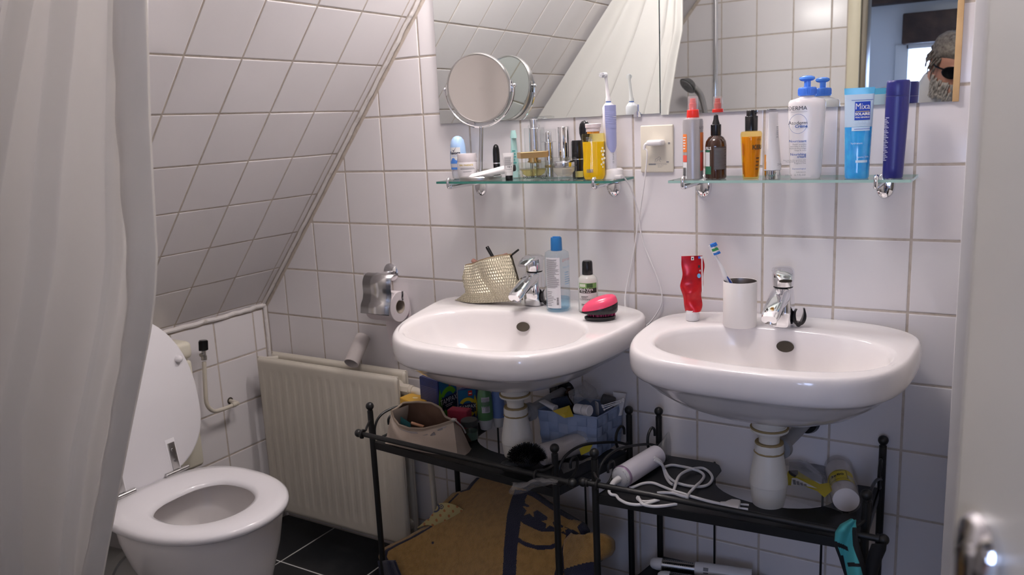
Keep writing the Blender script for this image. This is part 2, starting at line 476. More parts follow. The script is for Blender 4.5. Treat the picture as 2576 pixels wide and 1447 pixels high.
box(bm, WX0, WX1, HY - .1, HY, ZF, WZ0); box(bm, WX0, WX1, HY - .1, HY, WZ1, 1.12)
struct(finish('wall_landing_far', bm, M_hall, smooth=0))
wn = struct(thing('window_1', '', 'window', (WX0, HY, WZ0)))
del wn['label'], wn['category']
bm = BM()
for a in ((WX0 - .05, WX0 + .012, WZ0 - .05, WZ1 + .012), (WX1 - .012, WX1 + .05, WZ0 - .05, WZ1 + .012), (WX0, WX1, WZ0 - .05, WZ0 + .012), (WX0, WX1, WZ1 - .012, WZ1 + .02)):
    box(bm, a[0], a[1], HY - .1, HY + .025, a[2], a[3], .003)
finish('window_frame', bm, mat('white_gloss_paint', (.8, .82, .84), .3), wn, world=True)
bm = BM(); box(bm, WX0, WX1, HY - .075, HY - .070, WZ0, WZ1)
finish('window_pane', bm, clear('window_glass', (.97, .98, .98), .0), wn, world=True, smooth=0)
bm = BM(); box(bm, .245, 1.4, HY - .02, HY + .075, WZ1 + .012, .722, .006)
o = finish('lintel_beam', bm, M_beam, smooth=30); tag(o, 'dark wooden lintel over the bright landing window, seen in the mirror', 'beam')
bm = BM(); box(bm, -.88, 1.88, HY + .01, HY + .12, .775, .99, .008)
o = finish('ceiling_beam', bm, M_beam, smooth=30); tag(o, 'upper dark wooden beam across the landing, reflected at the mirror top', 'beam')

# bathroom door, standing ajar towards the camera
dpos = Vector((0.764, -1.30, 0)); ddir = Vector((0.4226, -0.9063, 0)).normalized(); dn = Vector((-ddir.y, ddir.x, 0))  # dn points away from the camera side
if dn.x < 0: dn = -dn
door = struct(thing('door_1', '', 'door', (dpos.x, dpos.y, ZF)))
del door['label'], door['category']
DM = Matrix(((ddir.x, dn.x, 0, dpos.x), (ddir.y, dn.y, 0, dpos.y), (0, 0, 1, 0), (0, 0, 0, 1)))
bm = BM(); box(bm, 0, .655, 0.0, .04, ZF + .008, DZ, .003, M=DM)
finish('door_leaf', bm, M_doorpaint, door, world=True)
bm = BM()
pl = [(.022 * math.cos(t), .022 * math.sin(t)) for t in [PI * k / 10 for k in range(11)]]
outl = [(a, b + .055) for a, b in pl] + [(-.022, -.17), (.022, -.17)]
hc = 0.043; hz = -.040
dome = lambda h: (lambda a, b: DM @ Vector((hc + a, -h, hz + b)))
rs = []
for sc_, h in ((1, 0.0), (1, .004), (.9, .008), (.6, .0105), (.2, .0115)):
    rs.append([DM @ Vector((hc + a * sc_, -h, hz + (b + .057) * (1 - (1 - sc_) * .25) - .057)) for a, b in outl])
loft(bm, rs)
finish('handle_plate', bm, M_chrome, door, world=True)
bm = BM(); sweep(bm, smooth_path([DM @ Vector((hc, -.006, hz - .06)), DM @ Vector((hc, -.035, hz - .06)), DM @ Vector((hc + .012, -.046, hz - .06)), DM @ Vector((hc + .06, -.048, hz - .062)), DM @ Vector((hc + .115, -.044, hz - .06))], 6), .0085, 12)
finish('door_handle', bm, M_chrome, door, world=True)

# tall white shelving unit in the right corner
unit = thing('shelving_unit', 'tall white open shelving unit at the right end of the tiled wall', 'shelves', (.95, -.16, ZF))
UY = -.30
xu = at(2393, 1000, 'y', UY).x
bm = BM(); box(bm, xu, xu + .02, UY, -.012, ZF, 1.05, .0015); finish('side_panel', bm, M_unit, unit, world=True)
bm = BM(); box(bm, XR - .03, XR - .01, UY, -.012, ZF, 1.05, .0015); finish('side_panel', bm, M_unit, unit, world=True)
bm = BM(); box(bm, xu + .02, XR - .03, -.02, -.012, ZF, 1.05); finish('back_panel', bm, M_unit, unit, world=True, smooth=0)
for v, vv in ((37, 30), (322, 322), (500, 500), (707, 707), (930, 930), (1180, 1180)):
    z = at(2450, vv, 'y', UY).z
    bm = BM(); box(bm, xu + .02, XR - .03, UY + .003, -.02, z - .009, z + .009, .001); finish('shelf_board', bm, M_unit, unit, world=True)

# wall lamp above the mirrors
LX0, LX1, LY, LZ = -.44, -.18, -.08, .84
lamp = thing('wall_lamp', 'white strip lamp fixed to the tiles above the left mirror', 'lamp', ((LX0 + LX1) / 2, 0, LZ))
bm = BM(); box(bm, LX0 - .02, LX1 + .02, LY + .03, -.002, LZ - .02, LZ + .045, .004); finish('housing', bm, M_white, lamp, world=True)
bm = BM(); cyl(bm, (LX0, LY, LZ), (LX1, LY, LZ), .02, n=18)
finish('lamp_tube', bm, mat('lit_tube', (1, .95, .9), .5, emit=((1.0, 0.92, 0.905), LAMP_POWER)), lamp, world=True)
bm = BM()
bm.free()
for x in (LX0 - .008, LX1 + .008):
    bm = BM(); box(bm, x - .008, x + .008, LY - .022, LY + .05, LZ - .022, LZ + .03, .003)
    finish('tube_holder', bm, M_white, lamp, world=True)

# added globe under the ceiling, out of view, for even fill light
cl_ = thing('fill_lamp', 'added unseen white globe under the flat ceiling, giving soft fill light', 'lamp', (.05, -.72, ZC))
bm = BM(); lathe(bm, [(.07, ZC - .001), (.07, ZC - .025), (.06, ZC - .03)], 36, c=(.05, -.72)); finish('fill_lamp_base', bm, M_white, cl_, world=True)
bm = BM(); ball(bm, (.05, -.72, ZC - .12), .105, 32)
finish('fill_globe', bm, mat('fill_globe_glow', (1, .95, .9), .5, emit=((1.0, 0.91, 0.89), FILL_POWER)), cl_, world=True)

# mirrors
mz0, mz1 = .279, 1.0 - .28
for i, (x0, x1, lab) in enumerate(((-.555, .0705, 'left wide wall mirror above the shelf, reflecting sloping tiles and curtain'), (.0735, .681, 'right wall mirror with light wood edge, reflecting shower and doorway'))):
    m = thing('wall_mirror', lab, 'mirror', (x0, 0, mz0))
    z0 = mz0 if i == 0 else .275
    bm = BM(); box(bm, x0, x1 - (.0115 if i else 0), -.0075, -.0025, z0, .70)
    for f in bm.faces:
        f.normal_update(); f.material_index = 0 if f.normal.y < -.5 else 1
    finish('mirror_glass', bm, [M_mirror, M_mirroredge], m, world=True, smooth=0)
    if i:
        bm = BM(); box(bm, x1 - .0112, x1, -.012, -.0025, z0 - .001, .70, .001); finish('wooden_edge', bm, M_oak, m, world=True)
    for u in ((1190, 1607) if i == 0 else (1741,)):
        p = at(u, 290, 'y', 0)
        bm = BM(); bx = p.x
        loft(bm, [[Vector((bx + .009 * math.cos(t), -h, z0 - .004 + .011 * max(math.sin(t), -.2))) for t in [2 * PI * k / 18 for k in range(18)]] for h in (.002, .0085, .0105)])
        finish('mirror_clip', bm, M_chrome, m, world=True)
# ================================================================ shower corner
M_curtain = bpy.data.materials.new('white_curtain_fabric'); M_curtain.use_nodes = True
_nt = M_curtain.node_tree; _b = _nt.nodes['Principled BSDF']; _o = _nt.nodes['Material Output']
_b.inputs['Base Color'].default_value = (0.84, 0.82, 0.79, 1); _b.inputs['Roughness'].default_value = 0.42
_t = _nt.nodes.new('ShaderNodeBsdfTranslucent'); _t.inputs[0].default_value = (0.84, 0.81, 0.77, 1)
_m = _nt.nodes.new('ShaderNodeMixShader'); _m.inputs[0].default_value = 0.22
_nt.links.new(_b.outputs[0], _m.inputs[1]); _nt.links.new(_t.outputs[0], _m.inputs[2]); _nt.links.new(_m.outputs[0], _o.inputs[0])
ct = thing('shower_curtain', 'white fabric shower curtain hanging at the left, hem turned to the room', 'curtain', (-.6, -1.07, ZF + .05))
YC = -1.07
# right hem as seen at each height
hem = [(at(u, v, 'y', YC).z, at(u, v, 'y', YC).x) for u, v in ((378, -200), (378, 0), (381, 140), (384, 300), (392, 480), (401, 640), (396, 740), (385, 830), (362, 950), (340, 1060), (318, 1180), (296, 1300), (270, 1447), (250, 1600))]
def hemx(z):
    h = hem
    if z >= h[0][0]: return h[0][1]
    for (za, xa), (zb, xb) in zip(h[:-1], h[1:]):
        if za >= z >= zb: return xb + (xa - xb) * (z - zb) / (za - zb)
    (za, xa), (zb, xb) = h[-2:]
    return xb + (z - zb) * (xa - xb) / (za - zb)
ZTOP = .98
PLEATS = (0.0, .080, .192, .52, .80, 1.10)     # distance of each fold from the hem
def curtain_pt(s, t):
    z = ZTOP + (ZF + .10 - ZTOP) * t
    xr = hemx(z)
    xl = max(XK + .02, xslope(z) + .02 if z > ZK else XK + .02)
    W_ = xr - xl
    d = s * max(W_, .2)
    k = W_ / 1.0 if W_ < 1.0 else 1.0
    x = xr - s * W_
    y = YC
    sway = .010 * math.sin(2.1 * z + 4 * s + .6) * min(1, s * 8)
    dd = s * 1.02 + sway
    for a, b in zip(PLEATS[:-1], PLEATS[1:]):
        if a <= dd < b or (b == PLEATS[-1] and dd >= b):
            q = min(1.0, max(0.0, (dd - a) / (b - a)))
            w = (b - a)
            amp = min(.034, .014 + .08 * w) * (.75 + .25 * math.sin(a * 40 + 1.5 * z))
            # slow fall, then a quick turn back at the fold
            e = q / .86 if q < .86 else 1 - (q - .86) / .14
            e = e * e * (3 - 2 * e)
            y += amp * (e - .5)
    y += .006 * math.sin(2.6 * z + 1.0 + 3 * s)
    return Vector((x, y, z))
bm = BM(); grid(bm, curtain_pt, 420, 110)
finish('curtain_sheet', bm, M_curtain, ct, smooth=180, world=True)
bm = BM()
def hem_pt(s, t):
    p = curtain_pt(0.0, t); z = p.z
    w = .052 + .012 * math.sin(z * 5)
    return p + Vector((-w * s + .001, -.004 - .016 * math.sin(PI * s) - .0015 * math.sin(z * 55 + 4 * s) * s - .01 * s, 0))
grid(bm, hem_pt, 10, 220)
finish('folded_hem', bm, M_curtain, ct, smooth=180, world=True)
bm = BM(); cyl(bm, (xslope(.99) - .01, YC, .995), (XR, YC, .995), .011, n=14)
o = finish('curtain_rod', bm, M_chrome); tag(o, 'chrome rod carrying the white shower curtain', 'rod')
# riser rail and hand shower on the front wall (seen in the mirror)
rr_ = thing('shower_rail', 'upright chrome shower rail on the tiled wall, seen in the right mirror', 'shower rail', (-.372, YF, -.3))
bm = BM(); cyl(bm, (-.372, YF + .05, -.35), (-.372, YF + .05, .98), .0105, n=18); finish('rail', bm, M_chrome, rr_, world=True)
for z in (-.33, .95):
    bm = BM(); cyl(bm, (-.372, YF, z), (-.372, YF + .05, z), .013, n=16); finish('rail_mount', bm, M_chrome, rr_, world=True)
hs = thing('hand_shower', 'dark chrome hand shower head beside the rail, seen in the right mirror', 'shower head', (-.40, YF + .1, .2))
bm = BM()
def mr(u, v, y):   # photograph pixel seen through the back-wall mirror, at real depth y
    d = RM @ Vector(((u - 1288) / FPX, 1, -(v - 723.5) / FPX)); q = Vector((CX, CY, CZ)) + d * ((-y - CY) / d.y)
    return Vector((q.x, y, q.z))
hb, hm, hh = mr(1778, 290, YF + .07), mr(1765, 240, YF + .085), mr(1742, 215, YF + .11)
sweep(bm, smooth_path([hb + Vector((.01, 0, -.05)), hb, hm, hh], 8), lambda t: .011 + .004 * t, 14); finish('shower_handle', bm, M_steel, hs, world=True)
bm = BM(); nrm = Vector((-.45, .55, -.62)).normalized(); hd = hh + Vector((-.012, .0, .004))
cyl(bm, hd - nrm * .014, hd + nrm * .012, .030, .042, n=28, bev=.003); finish('spray_head', bm, mat('dark_chrome', (.22, .23, .23), .22, 1.0), hs, world=True)
bm = BM(); cyl(bm, hd + nrm * .0122, hd + nrm * .0145, .036, n=28)
for k in range(24): 
    a = 2 * PI * k / 12; e = nrm.orthogonal().normalized(); f2 = nrm.cross(e); r0 = .012 if k < 12 else .026
    cyl(bm, hd + nrm * .0145 + (e * math.cos(a) + f2 * math.sin(a)) * r0, hd + nrm * .017 + (e * math.cos(a) + f2 * math.sin(a)) * r0, .0018, n=6)
finish('nozzle_plate', bm, M_grey, hs, world=True)
bm = BM(); sweep(bm, smooth_path([hb + Vector((.01, 0, -.05)), hb + Vector((.03, .01, -.25)), hb + Vector((.0, .02, -.55)), hb + Vector((.07, -.02, -.42))], 10), .007, 10)
finish('shower_hose', bm, M_steel, hs, world=True)

# ================================================================ toilet
toi = thing('toilet', 'white toilet with its seat down and lid leaning back in the left corner', 'toilet', (-.86, -.655, ZF))
ZS = -.60; ty = -.652
def seat_ring(x0, x1, hw, z, n=56, sq=0.0):
    """egg outline, hinge end at x0 (wall side), front at x1"""
    cx = x0 + (x1 - x0) * .46; out = []
    for i in range(n):
        t = 2 * PI * i / n; c, s = math.cos(t), math.sin(t)
        if c >= 0: x = cx + (x1 - cx) * abs(c) ** .98 ; e = 1.0; y = hw * math.copysign(abs(s) ** .95, s)
        else:
            k = 2 / 3.0; x = cx - (cx - x0) * abs(c) ** k; y = hw * math.copysign(abs(s) ** k, s) * (1 - .12 * (abs(c)) ** 2)
        out.append(Vector((x, ty + y, z)))
    return out
bm = BM()
prof = [(-1.03, .20, -.745, .105), (-1.02, .20, -.75, .105), (-.88, .20, -.73, .115), (-.80, .19, -.715, .135), (-.72, .16, -.695, .165), (-.66, .14, -.685, .178), (-.628, .14, -.683, .181), (-.62, .145, -.686, .178)]
rs = []
for z, xo, xf, hw in prof: rs.append(seat_ring(-1.20 + xo, xf, hw, z))
for x0, x1, hw, z in ((-1.02, -.705, .150, -.622), (-1.015, -.71, .145, -.63), (-1.0, -.735, .125, -.70), (-.97, -.78, .095, -.77), (-.92, -.84, .05, -.81), (-.89, -.87, .02, -.815)):
    rs.append(seat_ring(x0, x1, hw, z))
loft(bm, rs)
finish('bowl', bm, M_ceramic, toi, world=True, smooth=50)
bm = BM(); loft(bm, [seat_ring(-.975, -.775, .10, -.765), seat_ring(-.974, -.776, .099, -.7645)])
finish('bowl_water', bm, mat('still_water', (.42, .38, .33), .03), toi, world=True)
bm = BM()
so = [(-1.085, -.664, .183), (-1.092, -.657, .190), (-1.092, -.657, .190), (-1.085, -.664, .183), (-1.05, -.685, .165), (-.985, -.735, .125), (-.972, -.747, .114), (-.970, -.75, .112), (-.985, -.735, .125)]
zz = [-.622, -.617, -.606, -.600, -.5965, -.600, -.605, -.613, -.622]
loft(bm, [seat_ring(a, b, c, z) for (a, b, c), z in zip(so, zz)], cap0=False, cap1=False, loop=True)
finish('seat', bm, M_seat, toi, world=True, smooth=60)
# lid, leaning on the cistern
hinge = Vector((-1.078, ty, -.600)); la = math.radians(99)
LM = Matrix.Translation(hinge) @ Matrix.Rotation(-la, 4, 'Y')
def lid_ring(s, h):
    out = []
    for p in seat_ring(.0, .440, .197, 0, 56):
        q = Vector((.22 + (p.x - .22) * s, (p.y - ty) * s, h)); out.append(LM @ q)
    return out
bm = BM(); loft(bm, [lid_ring(.97, .0), lid_ring(1.0, .004), lid_ring(1.0, .012), lid_ring(.97, .017), lid_ring(.8, .02)])
finish('lid', bm, M_seat, toi, world=True, smooth=50)
for y in (-.08, .08):
    for d in (1,):
        bp_ = LM.inverted() @ at_plane(447, 903, hinge, LM.to_3x3() @ Vector((0, 0, 1))); by_ = abs(bp_.y) * (1 if y > 0 else -1)
        bm = BM(); lathe(bm, [(.010, .001), (.010, -.008), (.007, -.013), (.003, -.015)], 16, M=LM @ Matrix.Translation((bp_.x, by_, 0)))
        finish('lid_buffer', bm, M_seat, toi, world=True)
    hg = None
    bm = BM(); box(bm, .012, .085, y - .010, y + .010, -.004, -.0005, .001, M=LM)
    for dd in (.035, .065): lathe(bm, [(.004, -.004), (.004, -.006)], 12, M=LM @ Matrix.Translation((dd, y, 0)))
    box(bm, .004, .095, y - .014, y + .014, -.0008, .0006, .0004, mat=1, M=LM)
    cyl(bm, hinge + Vector((.0, y - .035, .004)), hinge + Vector((.0, y + .035, .004)), .007, n=14)
    cyl(bm, hinge + Vector((.0, y - .02, -.022)), hinge + Vector((.0, y - .02, .004)), .006, n=12)
    finish('hinge', bm, [M_steel, M_seat], toi, world=True)
bm = BM()
sweep(bm, smooth_path([(-1.0, ty - .02, -.86), (-1.12, ty - .03, -.86), (-1.32, ty - .05, -.865)], 6), .058, 24)
sweep(bm, [(-1.16, ty - .034, -.861), (-1.185, ty - .035, -.861)], .066, 24)
finish('waste_pipe', bm, mat('grey_waste_pipe', (.42, .41, .39), .4), toi, world=True)
# cistern (a thing of its own on the wall)
cis = thing('cistern', 'ivory plastic flush tank on the low wall behind the toilet lid', 'cistern', (XK, ty, -.66))
cz1 = -.282
bm = BM(); box(bm, XK + .006, -1.190, -.84, -.398, -.665, cz1 - .062, .012, 3); finish('tank', bm, M_ivory, cis, world=True)
bm = BM(); box(bm, XK + .006, -1.186, -.842, -.394, cz1 - .060, cz1 - .008, .016, 4); finish('tank_cover', bm, M_ivory, cis, world=True)
bm = BM(); sweep(bm, [(-1.25, ty, -.66), (-1.25, ty, -.72), (-1.20, ty, -.76), (-1.08, ty, -.76)], .024, 18); finish('flush_pipe', bm, M_white, cis, world=True)
# water pipe and stop valve
wp = thing('water_pipe', 'thin cream water pipe with black valve knob on the low tiled wall', 'pipe', tuple(at(580, 1010, 'x', XK)))
xv = -1.268
pk = lambda u, v: at(u, v, 'x', xv)
wall_p = at(578, 1008, 'x', XK)
bm = BM(); sweep(bm, smooth_path([wall_p, wall_p.lerp(pk(598, 1015), .7), pk(598, 1015), pk(590, 1018), pk(560, 1030), pk(537, 1034), pk(521, 1018), pk(517, 985), pk(513.5, 910)], 6), .0062, 12)
p2 = pk(592, 1017); sweep(bm, [p2, pk(584, 1020)], .0082, 12)
finish('pipe', bm, M_pipe, wp, world=True)
bm = BM(); cyl(bm, wall_p + Vector((.0015, 0, 0)), wall_p + Vector((.003, 0, 0)), .011, n=20); finish('wall_hole', bm, M_dark, wp, world=True)
bm = BM(); a, b = pk(513.5, 906), pk(512, 880); cyl(bm, a, a.lerp(b, .45), .0085, n=8); cyl(bm, a.lerp(b, .45), b, .0065, n=14); cyl(bm, a.lerp(b, .6), a.lerp(b, .6) + Vector((.004, -.014, .0)), .006, n=10)
finish('valve_body', bm, M_steel, wp, world=True)
bm = BM(); a, b = pk(512, 881), pk(511, 856); cyl(bm, a, b, .0125, n=22, bev=.0015)
for k in range(22):
    t = 2 * PI * k / 22; q = Vector((math.cos(t), math.sin(t), 0)) * .0125; cyl(bm, a + q, a.lerp(b, .9) + q, .0011, n=5)
finish('valve_knob', bm, M_blackpl, wp, world=True)

# ================================================================ radiator
rad = thing('radiator', 'cream double panel radiator against the tiles between toilet and black racks', 'radiator', (-.98, -.07, ZF))
RX0, RX1, RZ0, RZ1 = -1.262, -.69, -.95, -.425
def panel(yf, yb, x0, x1, nm):
    bm = BM()
    z0, z1 = RZ0, RZ1
    pitch = .0333; n = int((x1 - x0 - .03) / pitch); pitch = (x1 - x0 - .03) / n
    prof = []
    xs = [x0, x0 + .004]
    def depth(x, z):
        e = min(x - x0, x1 - x); ez = min(z - z0, z1 - z)
        edge = .006 * max(0, 1 - e / .006) + .007 * max(0, 1 - ez / .010) ** 1.5
        ph = ((x - x0 - .015) / pitch) % 1.0
        rib = .0022 * (1 if .32 < ph < .68 else (ph - .20) / .12 if .20 < ph <= .32 else (.80 - ph) / .12 if .68 <= ph < .80 else 0) if x0 + .015 < x < x1 - .015 else 0
        fade = max(0, min(1, (z - z0 - .035) / .02)) * max(0, min(1, (z1 - z - .03) / .02))
        return edge + rib * fade
    nx, nz = n * 14 + 12, 60
    zs = [0, .004, .008, .014, .02, .03, .036, .042, .048, .056, .07] 
    allz = sorted(set([z0 + q for q in zs] + [z1 - q for q in zs] + [z0 + (z1 - z0) * k / 14 for k in range(3, 12)]))
    allx = [x0 + (x1 - x0) * k / nx for k in range(nx + 1)]
    F = [[bm.verts.new((x, yf + depth(x, z), z)) for z in allz] for x in allx]
    for i in range(nx):
        for j in range(len(allz) - 1): bm.faces.new((F[i][j], F[i + 1][j], F[i + 1][j + 1], F[i][j + 1]))
    box(bm, x0 + .003, x1 - .003, yf + .0125, yb, z0 + .002, z1 - .003, .002)
    # welded rim bead
    sweep(bm, [(x0, yf + .010, z0), (x1, yf + .010, z0), (x1, yf + .010, z1), (x0, yf + .010, z1)], .0025, 6, closed=True)
    finish(nm, bm, M_rad, rad, world=True, smooth=40)
panel(-.112, -.092, RX0, RX1, 'front_panel')
panel(-.052, -.030, RX0 - .02 + .02, RX1 - .018, 'rear_panel')
for x in (RX0 + .03, RX1 - .04):
    for z in (RZ0 + .04, RZ1 - .045):
        bm = BM(); cyl(bm, (x, -.095, z), (x, -.048, z), .019, n=18); finish('connector', bm, M_rad, rad, world=True)
bm = BM(); cyl(bm, (RX0 + .012, -.095, RZ1 - .012), (RX0 + .045, -.060, RZ1 - .012), .009, n=12); finish('air_vent', bm, M_rad, rad, world=True)
bm = BM()
a = Vector((RX1 - .03, -.072, RZ1 - .045))
cyl(bm, a, a + Vector((.048, 0, 0)), .017, n=8); cyl(bm, a + Vector((.045, 0, 0)), a + Vector((.058, 0, 0)), .0145, n=18)
sweep(bm, smooth_path([a + Vector((.055, 0, 0)), a + Vector((.075, 0, -.002)), a + Vector((.093, -.002, -.02)), a + Vector((.099, -.003, -.045))], 6), .0115, 14)
sweep(bm, [a + Vector((.099, -.003, -.043)), a + Vector((.1, -.003, -.057))], .0135, 14)
sweep(bm, smooth_path([a + Vector((.1, -.003, -.05)), a + Vector((.102, 0, -.2)), a + Vector((.106, .005, -.46)), a + Vector((.106, .005, -.60))], 5), .0085, 12)
finish('inlet_pipe', bm, M_pipe, rad, world=True)
# cardboard core lying across the radiator top
core = thing('toilet_roll_core', 'empty white toilet roll core resting on the radiator top', 'cardboard tube', tuple(at(895, 905, 'y', -.085)))
a, b = at(884, 915, 'y', -.098), at(905, 868, 'y', -.045)
d = (b - a).normalized(); q = d.to_track_quat('Z', 'Y').to_matrix().to_4x4(); M4 = Matrix.Translation(a) @ q; Ln = .098
bm = BM()
lathe(bm, [(.0222, 0), (.0222, Ln), (.0205, Ln), (.0205, 0), (.0222, 0)], 30, M=M4, caps=(False, False))
for f in bm.faces: f.material_index = 0
finish('paper_tube', bm, [mat('pale_roll_paper', (.62, .57, .55), .9)], core, world=True)

# ================================================================ toilet paper holder
hp = at(985, 685, 'y', 0)
hol = thing('toilet_paper_holder', 'chrome toilet paper holder with curved flap on the tiles', 'paper holder', tuple(hp))
bm = BM(); lathe(bm, [(.027, 0), (.027, .004), (.022, .009), (.012, .011)], 30, M=Matrix.Translation(hp) @ Matrix.Rotation(PI / 2, 4, 'X')); finish('wall_rosette', bm, M_chrome, hol, world=True)
AY = -.062
ax = hp + Vector((0, AY, 0))
bm = BM(); cyl(bm, hp, ax, .0075, n=16); ball(bm, ax + Vector((0, -.002, 0)), .0115)
cyl(bm, ax + Vector((-.05, 0, 0)), ax, .0058, n=14); finish('arm', bm, M_chrome, hol, world=True)
# flap hinged on the arm, hanging in front of the roll
FY = -.100
f0_, f1_ = at(916, 698, 'y', FY).x, at(986, 712, 'y', FY).x
ztop_, zbot_ = at(940, 694, 'y', FY).z, at(905, 785, 'y', FY).z
hgt = ztop_ - zbot_
prof = [(-.066, -.002), (-.080, .004), (-.094, -.002), (-.101, -.016), (-.101, -.034), (-.0985, -.052), (-.1005, -.070), (-.108, -.086), (-.110, -hgt)]
bm = BM(); fl = smooth_path([Vector((0, y, z)) for y, z in prof], 6); n_ = len(fl) - 1
def flx(q, lo):   # sides flare a little towards the bottom
    t = q / n_; return (f0_ - .016 * t) if lo else (f1_ - .012 * t)
loft(bm, [[Vector((flx(q, lo), p.y, ztop_ + p.z)) for q, p in enumerate(fl)] for lo in (True, False)], closed=False)
o = finish('flap', bm, mat('brushed_chrome', (.62, .61, .61), .22, 1.0), hol, world=True, smooth=60); sm = o.modifiers.new('t', 'SOLIDIFY'); sm.thickness = .0012
RY = -.052
rc = at(1007, 768, 'y', RY)      # centre of the visible roll end
bm = BM(); sweep(bm, smooth_path([ax + Vector((-.045, 0, 0)), Vector((rc.x - .112, -.055, rc.z + .045)), Vector((rc.x - .106, RY, rc.z + .017)), Vector((rc.x - .05, RY, rc.z + .015)), Vector((rc.x + .004, RY, rc.z + .015)), Vector((rc.x + .010, RY, rc.z + .026)), Vector((rc.x + .012, RY, rc.z + .042))], 6), .0036, 10)
finish('roll_wire', bm, M_chrome, hol, world=True)
roll = thing('toilet_roll', 'white patterned toilet roll hanging in the chrome holder', 'toilet roll', (rc.x - .05, RY, rc.z))
M_roll = mat('patterned_toilet_paper', (.80, .73, .745), .95, noise=(55, (.72, .52, .58), .60, .74), bump=(200, .3, .0006))
bm = BM(); Mr = Matrix.Translation((rc.x - .098, RY, rc.z - .004)) @ Matrix.Rotation(PI / 2, 4, 'Y')
lathe(bm, [(.0205, 0), (.0435, 0), (.0445, .001), (.0445, .097), (.0435, .098), (.0205, .098), (.0205, 0)], 40, M=Mr, caps=(False, False))
finish('paper_roll', bm, M_roll, roll, world=True)
bm = BM(); lathe(bm, [(.0204, 0), (.0204, .098), (.0192, .098), (.0192, 0), (.0204, 0)], 28, M=Mr, caps=(False, False)); finish('roll_core', bm, M_card, roll, world=True)
bm = BM()
zb0 = at(1000, 912, 'y', -.02).z
def sheet(s, t):
    z = rc.z - .01 + (zb0 - rc.z + .01) * t; y = -.0085 - .004 * min(1, t / .15) - .004 * math.sin(t * 5) * t - .002 * math.sin(s * 6 + t * 3) * t
    return Vector((rc.x - .098 + .1 * s + .016 * t + .012 * t * t, y, z - .012 * s * t))
grid(bm, sheet, 10, 24); finish('loose_sheet', bm, M_roll, roll, world=True, smooth=180)

# ================================================================ washbasins
def basin(cx, label, z0, zf, fl, iy, ib, hw, taper, ox, ia=.222):
    """z0: deck height at the wall, zf: height of the front lip, fl: reach, iy/ib: bowl centre and half depth"""
    e = thing('washbasin', label, 'washbasin', (cx, 0, -.4))
    n = 96
    def tilt(y): return z0 + (zf - z0) * min(1, max(0, (-y - .10) / (fl - .10)))
    def outer(s, dz, ys=1.0):
        """D outline: straight back along the wall, full rounded front corners"""
        out = []
        for i in range(n):
            t = 2 * PI * i / n; c, sn = math.cos(t), math.sin(t)
            p = 2.7 if sn > 0 else 3.3
            x = hw * math.copysign(abs(c) ** (2 / p), c)
            yy = math.copysign(abs(sn) ** (2 / p), sn)
            cyv = -.17
            y = cyv + (-cyv * yy if yy > 0 else (fl + cyv) * yy)
            x *= 1 - taper * min(1, max(0, (-y - .07) / (fl - .07)))
            y2 = min(-.001, cyv + (y - cyv) * s * ys)
            out.append(Vector((cx + ox + x * s, y2, tilt(y2) + dz)))
        return out
    def inner(s, dz, dy=0.0):
        out = []
        for i in range(n):
            t = 2 * PI * i / n; c, sn = math.cos(t), math.sin(t); p = 2.35
            x = ia * math.copysign(abs(c) ** (2 / p), c); y = ib * math.copysign(abs(sn) ** (2 / p), sn)
            y2 = iy + dy + y * s
            out.append(Vector((cx + .012 + x * s, y2, tilt(y2) + dz)))
        return out
    def mixr(a, b, k): return [p.lerp(q, k) for p, q in zip(a, b)]
    dy_ = -.200
    hole = ring(cx, dy_, z0 - .176, .034, .034, n)
    rs = [hole, ring(cx, dy_, z0 - .170, .046, .046, n)]
    bot = outer(.940, -.0595); rb = ring(cx, dy_, z0 - .166, .055, .055, n)
    for k, h in ((.22, .012), (.45, .020), (.68, .022), (.86, .014), (.96, .005)):
        rs.append([p - Vector((0, 0, h)) for p in mixr(rb, bot, k)])
    rs += [outer(.955, -.0585), outer(.976, -.0560), outer(.989, -.0515), outer(.996, -.045), outer(1.0, -.034), outer(1.0, -.020), outer(.997, -.011), outer(.991, -.0055), outer(.982, -.0018), outer(.971, -.0003), outer(.96, 0)]
    deck = outer(.945, .0); inn = inner(1.07, .0)
    rs.append(mixr(deck, inn, .3)); rs.append(mixr(deck, inn, .75)); rs.append(inner(1.055, 0)); rs.append(inner(1.03, -.0012)); rs.append(inner(1.01, -.0045)); rs.append(inner(.99, -.013))
    for s, dz, dy in ((.955, -.038, 0), (.90, -.062, 0), (.80, -.086, .004), (.62, -.106, .01), (.40, -.117, .03), (.2, -.121, .05), (.11, -.123, .06)): rs.append(inner(s, dz, dy))
    bm = BM(); loft(bm, rs)
    finish('bowl', bm, M_ceramic, e, world=True, smooth=75)
    yb = iy + ib * .965
    bm = BM(); q = Vector((cx + .018, yb - .0065, tilt(yb) - .034)); nn = Vector((0, -.86, .51)).normalized()
    qM = Matrix.Translation(q) @ nn.to_track_quat('Z', 'Y').to_matrix().to_4x4()
    lathe(bm, [(.0165, -.002), (.0165, .0008), (.001, .0010)], 28, M=qM @ Matrix.Diagonal((1.08, .72, 1, 1)))
    finish('overflow_hole', bm, M_dark, e, world=True)
    bm = BM(); zz = tilt(iy + .06) - .1225; lathe(bm, [(.024, zz - .001), (.024, zz + .002), (.018, zz + .003), (.016, zz)], 24, c=(cx + .016, iy + .06)); finish('drain_ring', bm, M_chrome, e, world=True)
    return e
LCX, RCX = -.243, .375
LZ0, RZ0_ = -.180, -.178
basin(LCX, 'left white washbasin holding the gold pouch and the clear bottle', LZ0, -.199, .484, -.303, .142, .304, .19, .020)
basin(RCX, 'right white washbasin holding the white cup and red tube', RZ0_, -.183, .440, -.262, .133, .279, .06, .0)
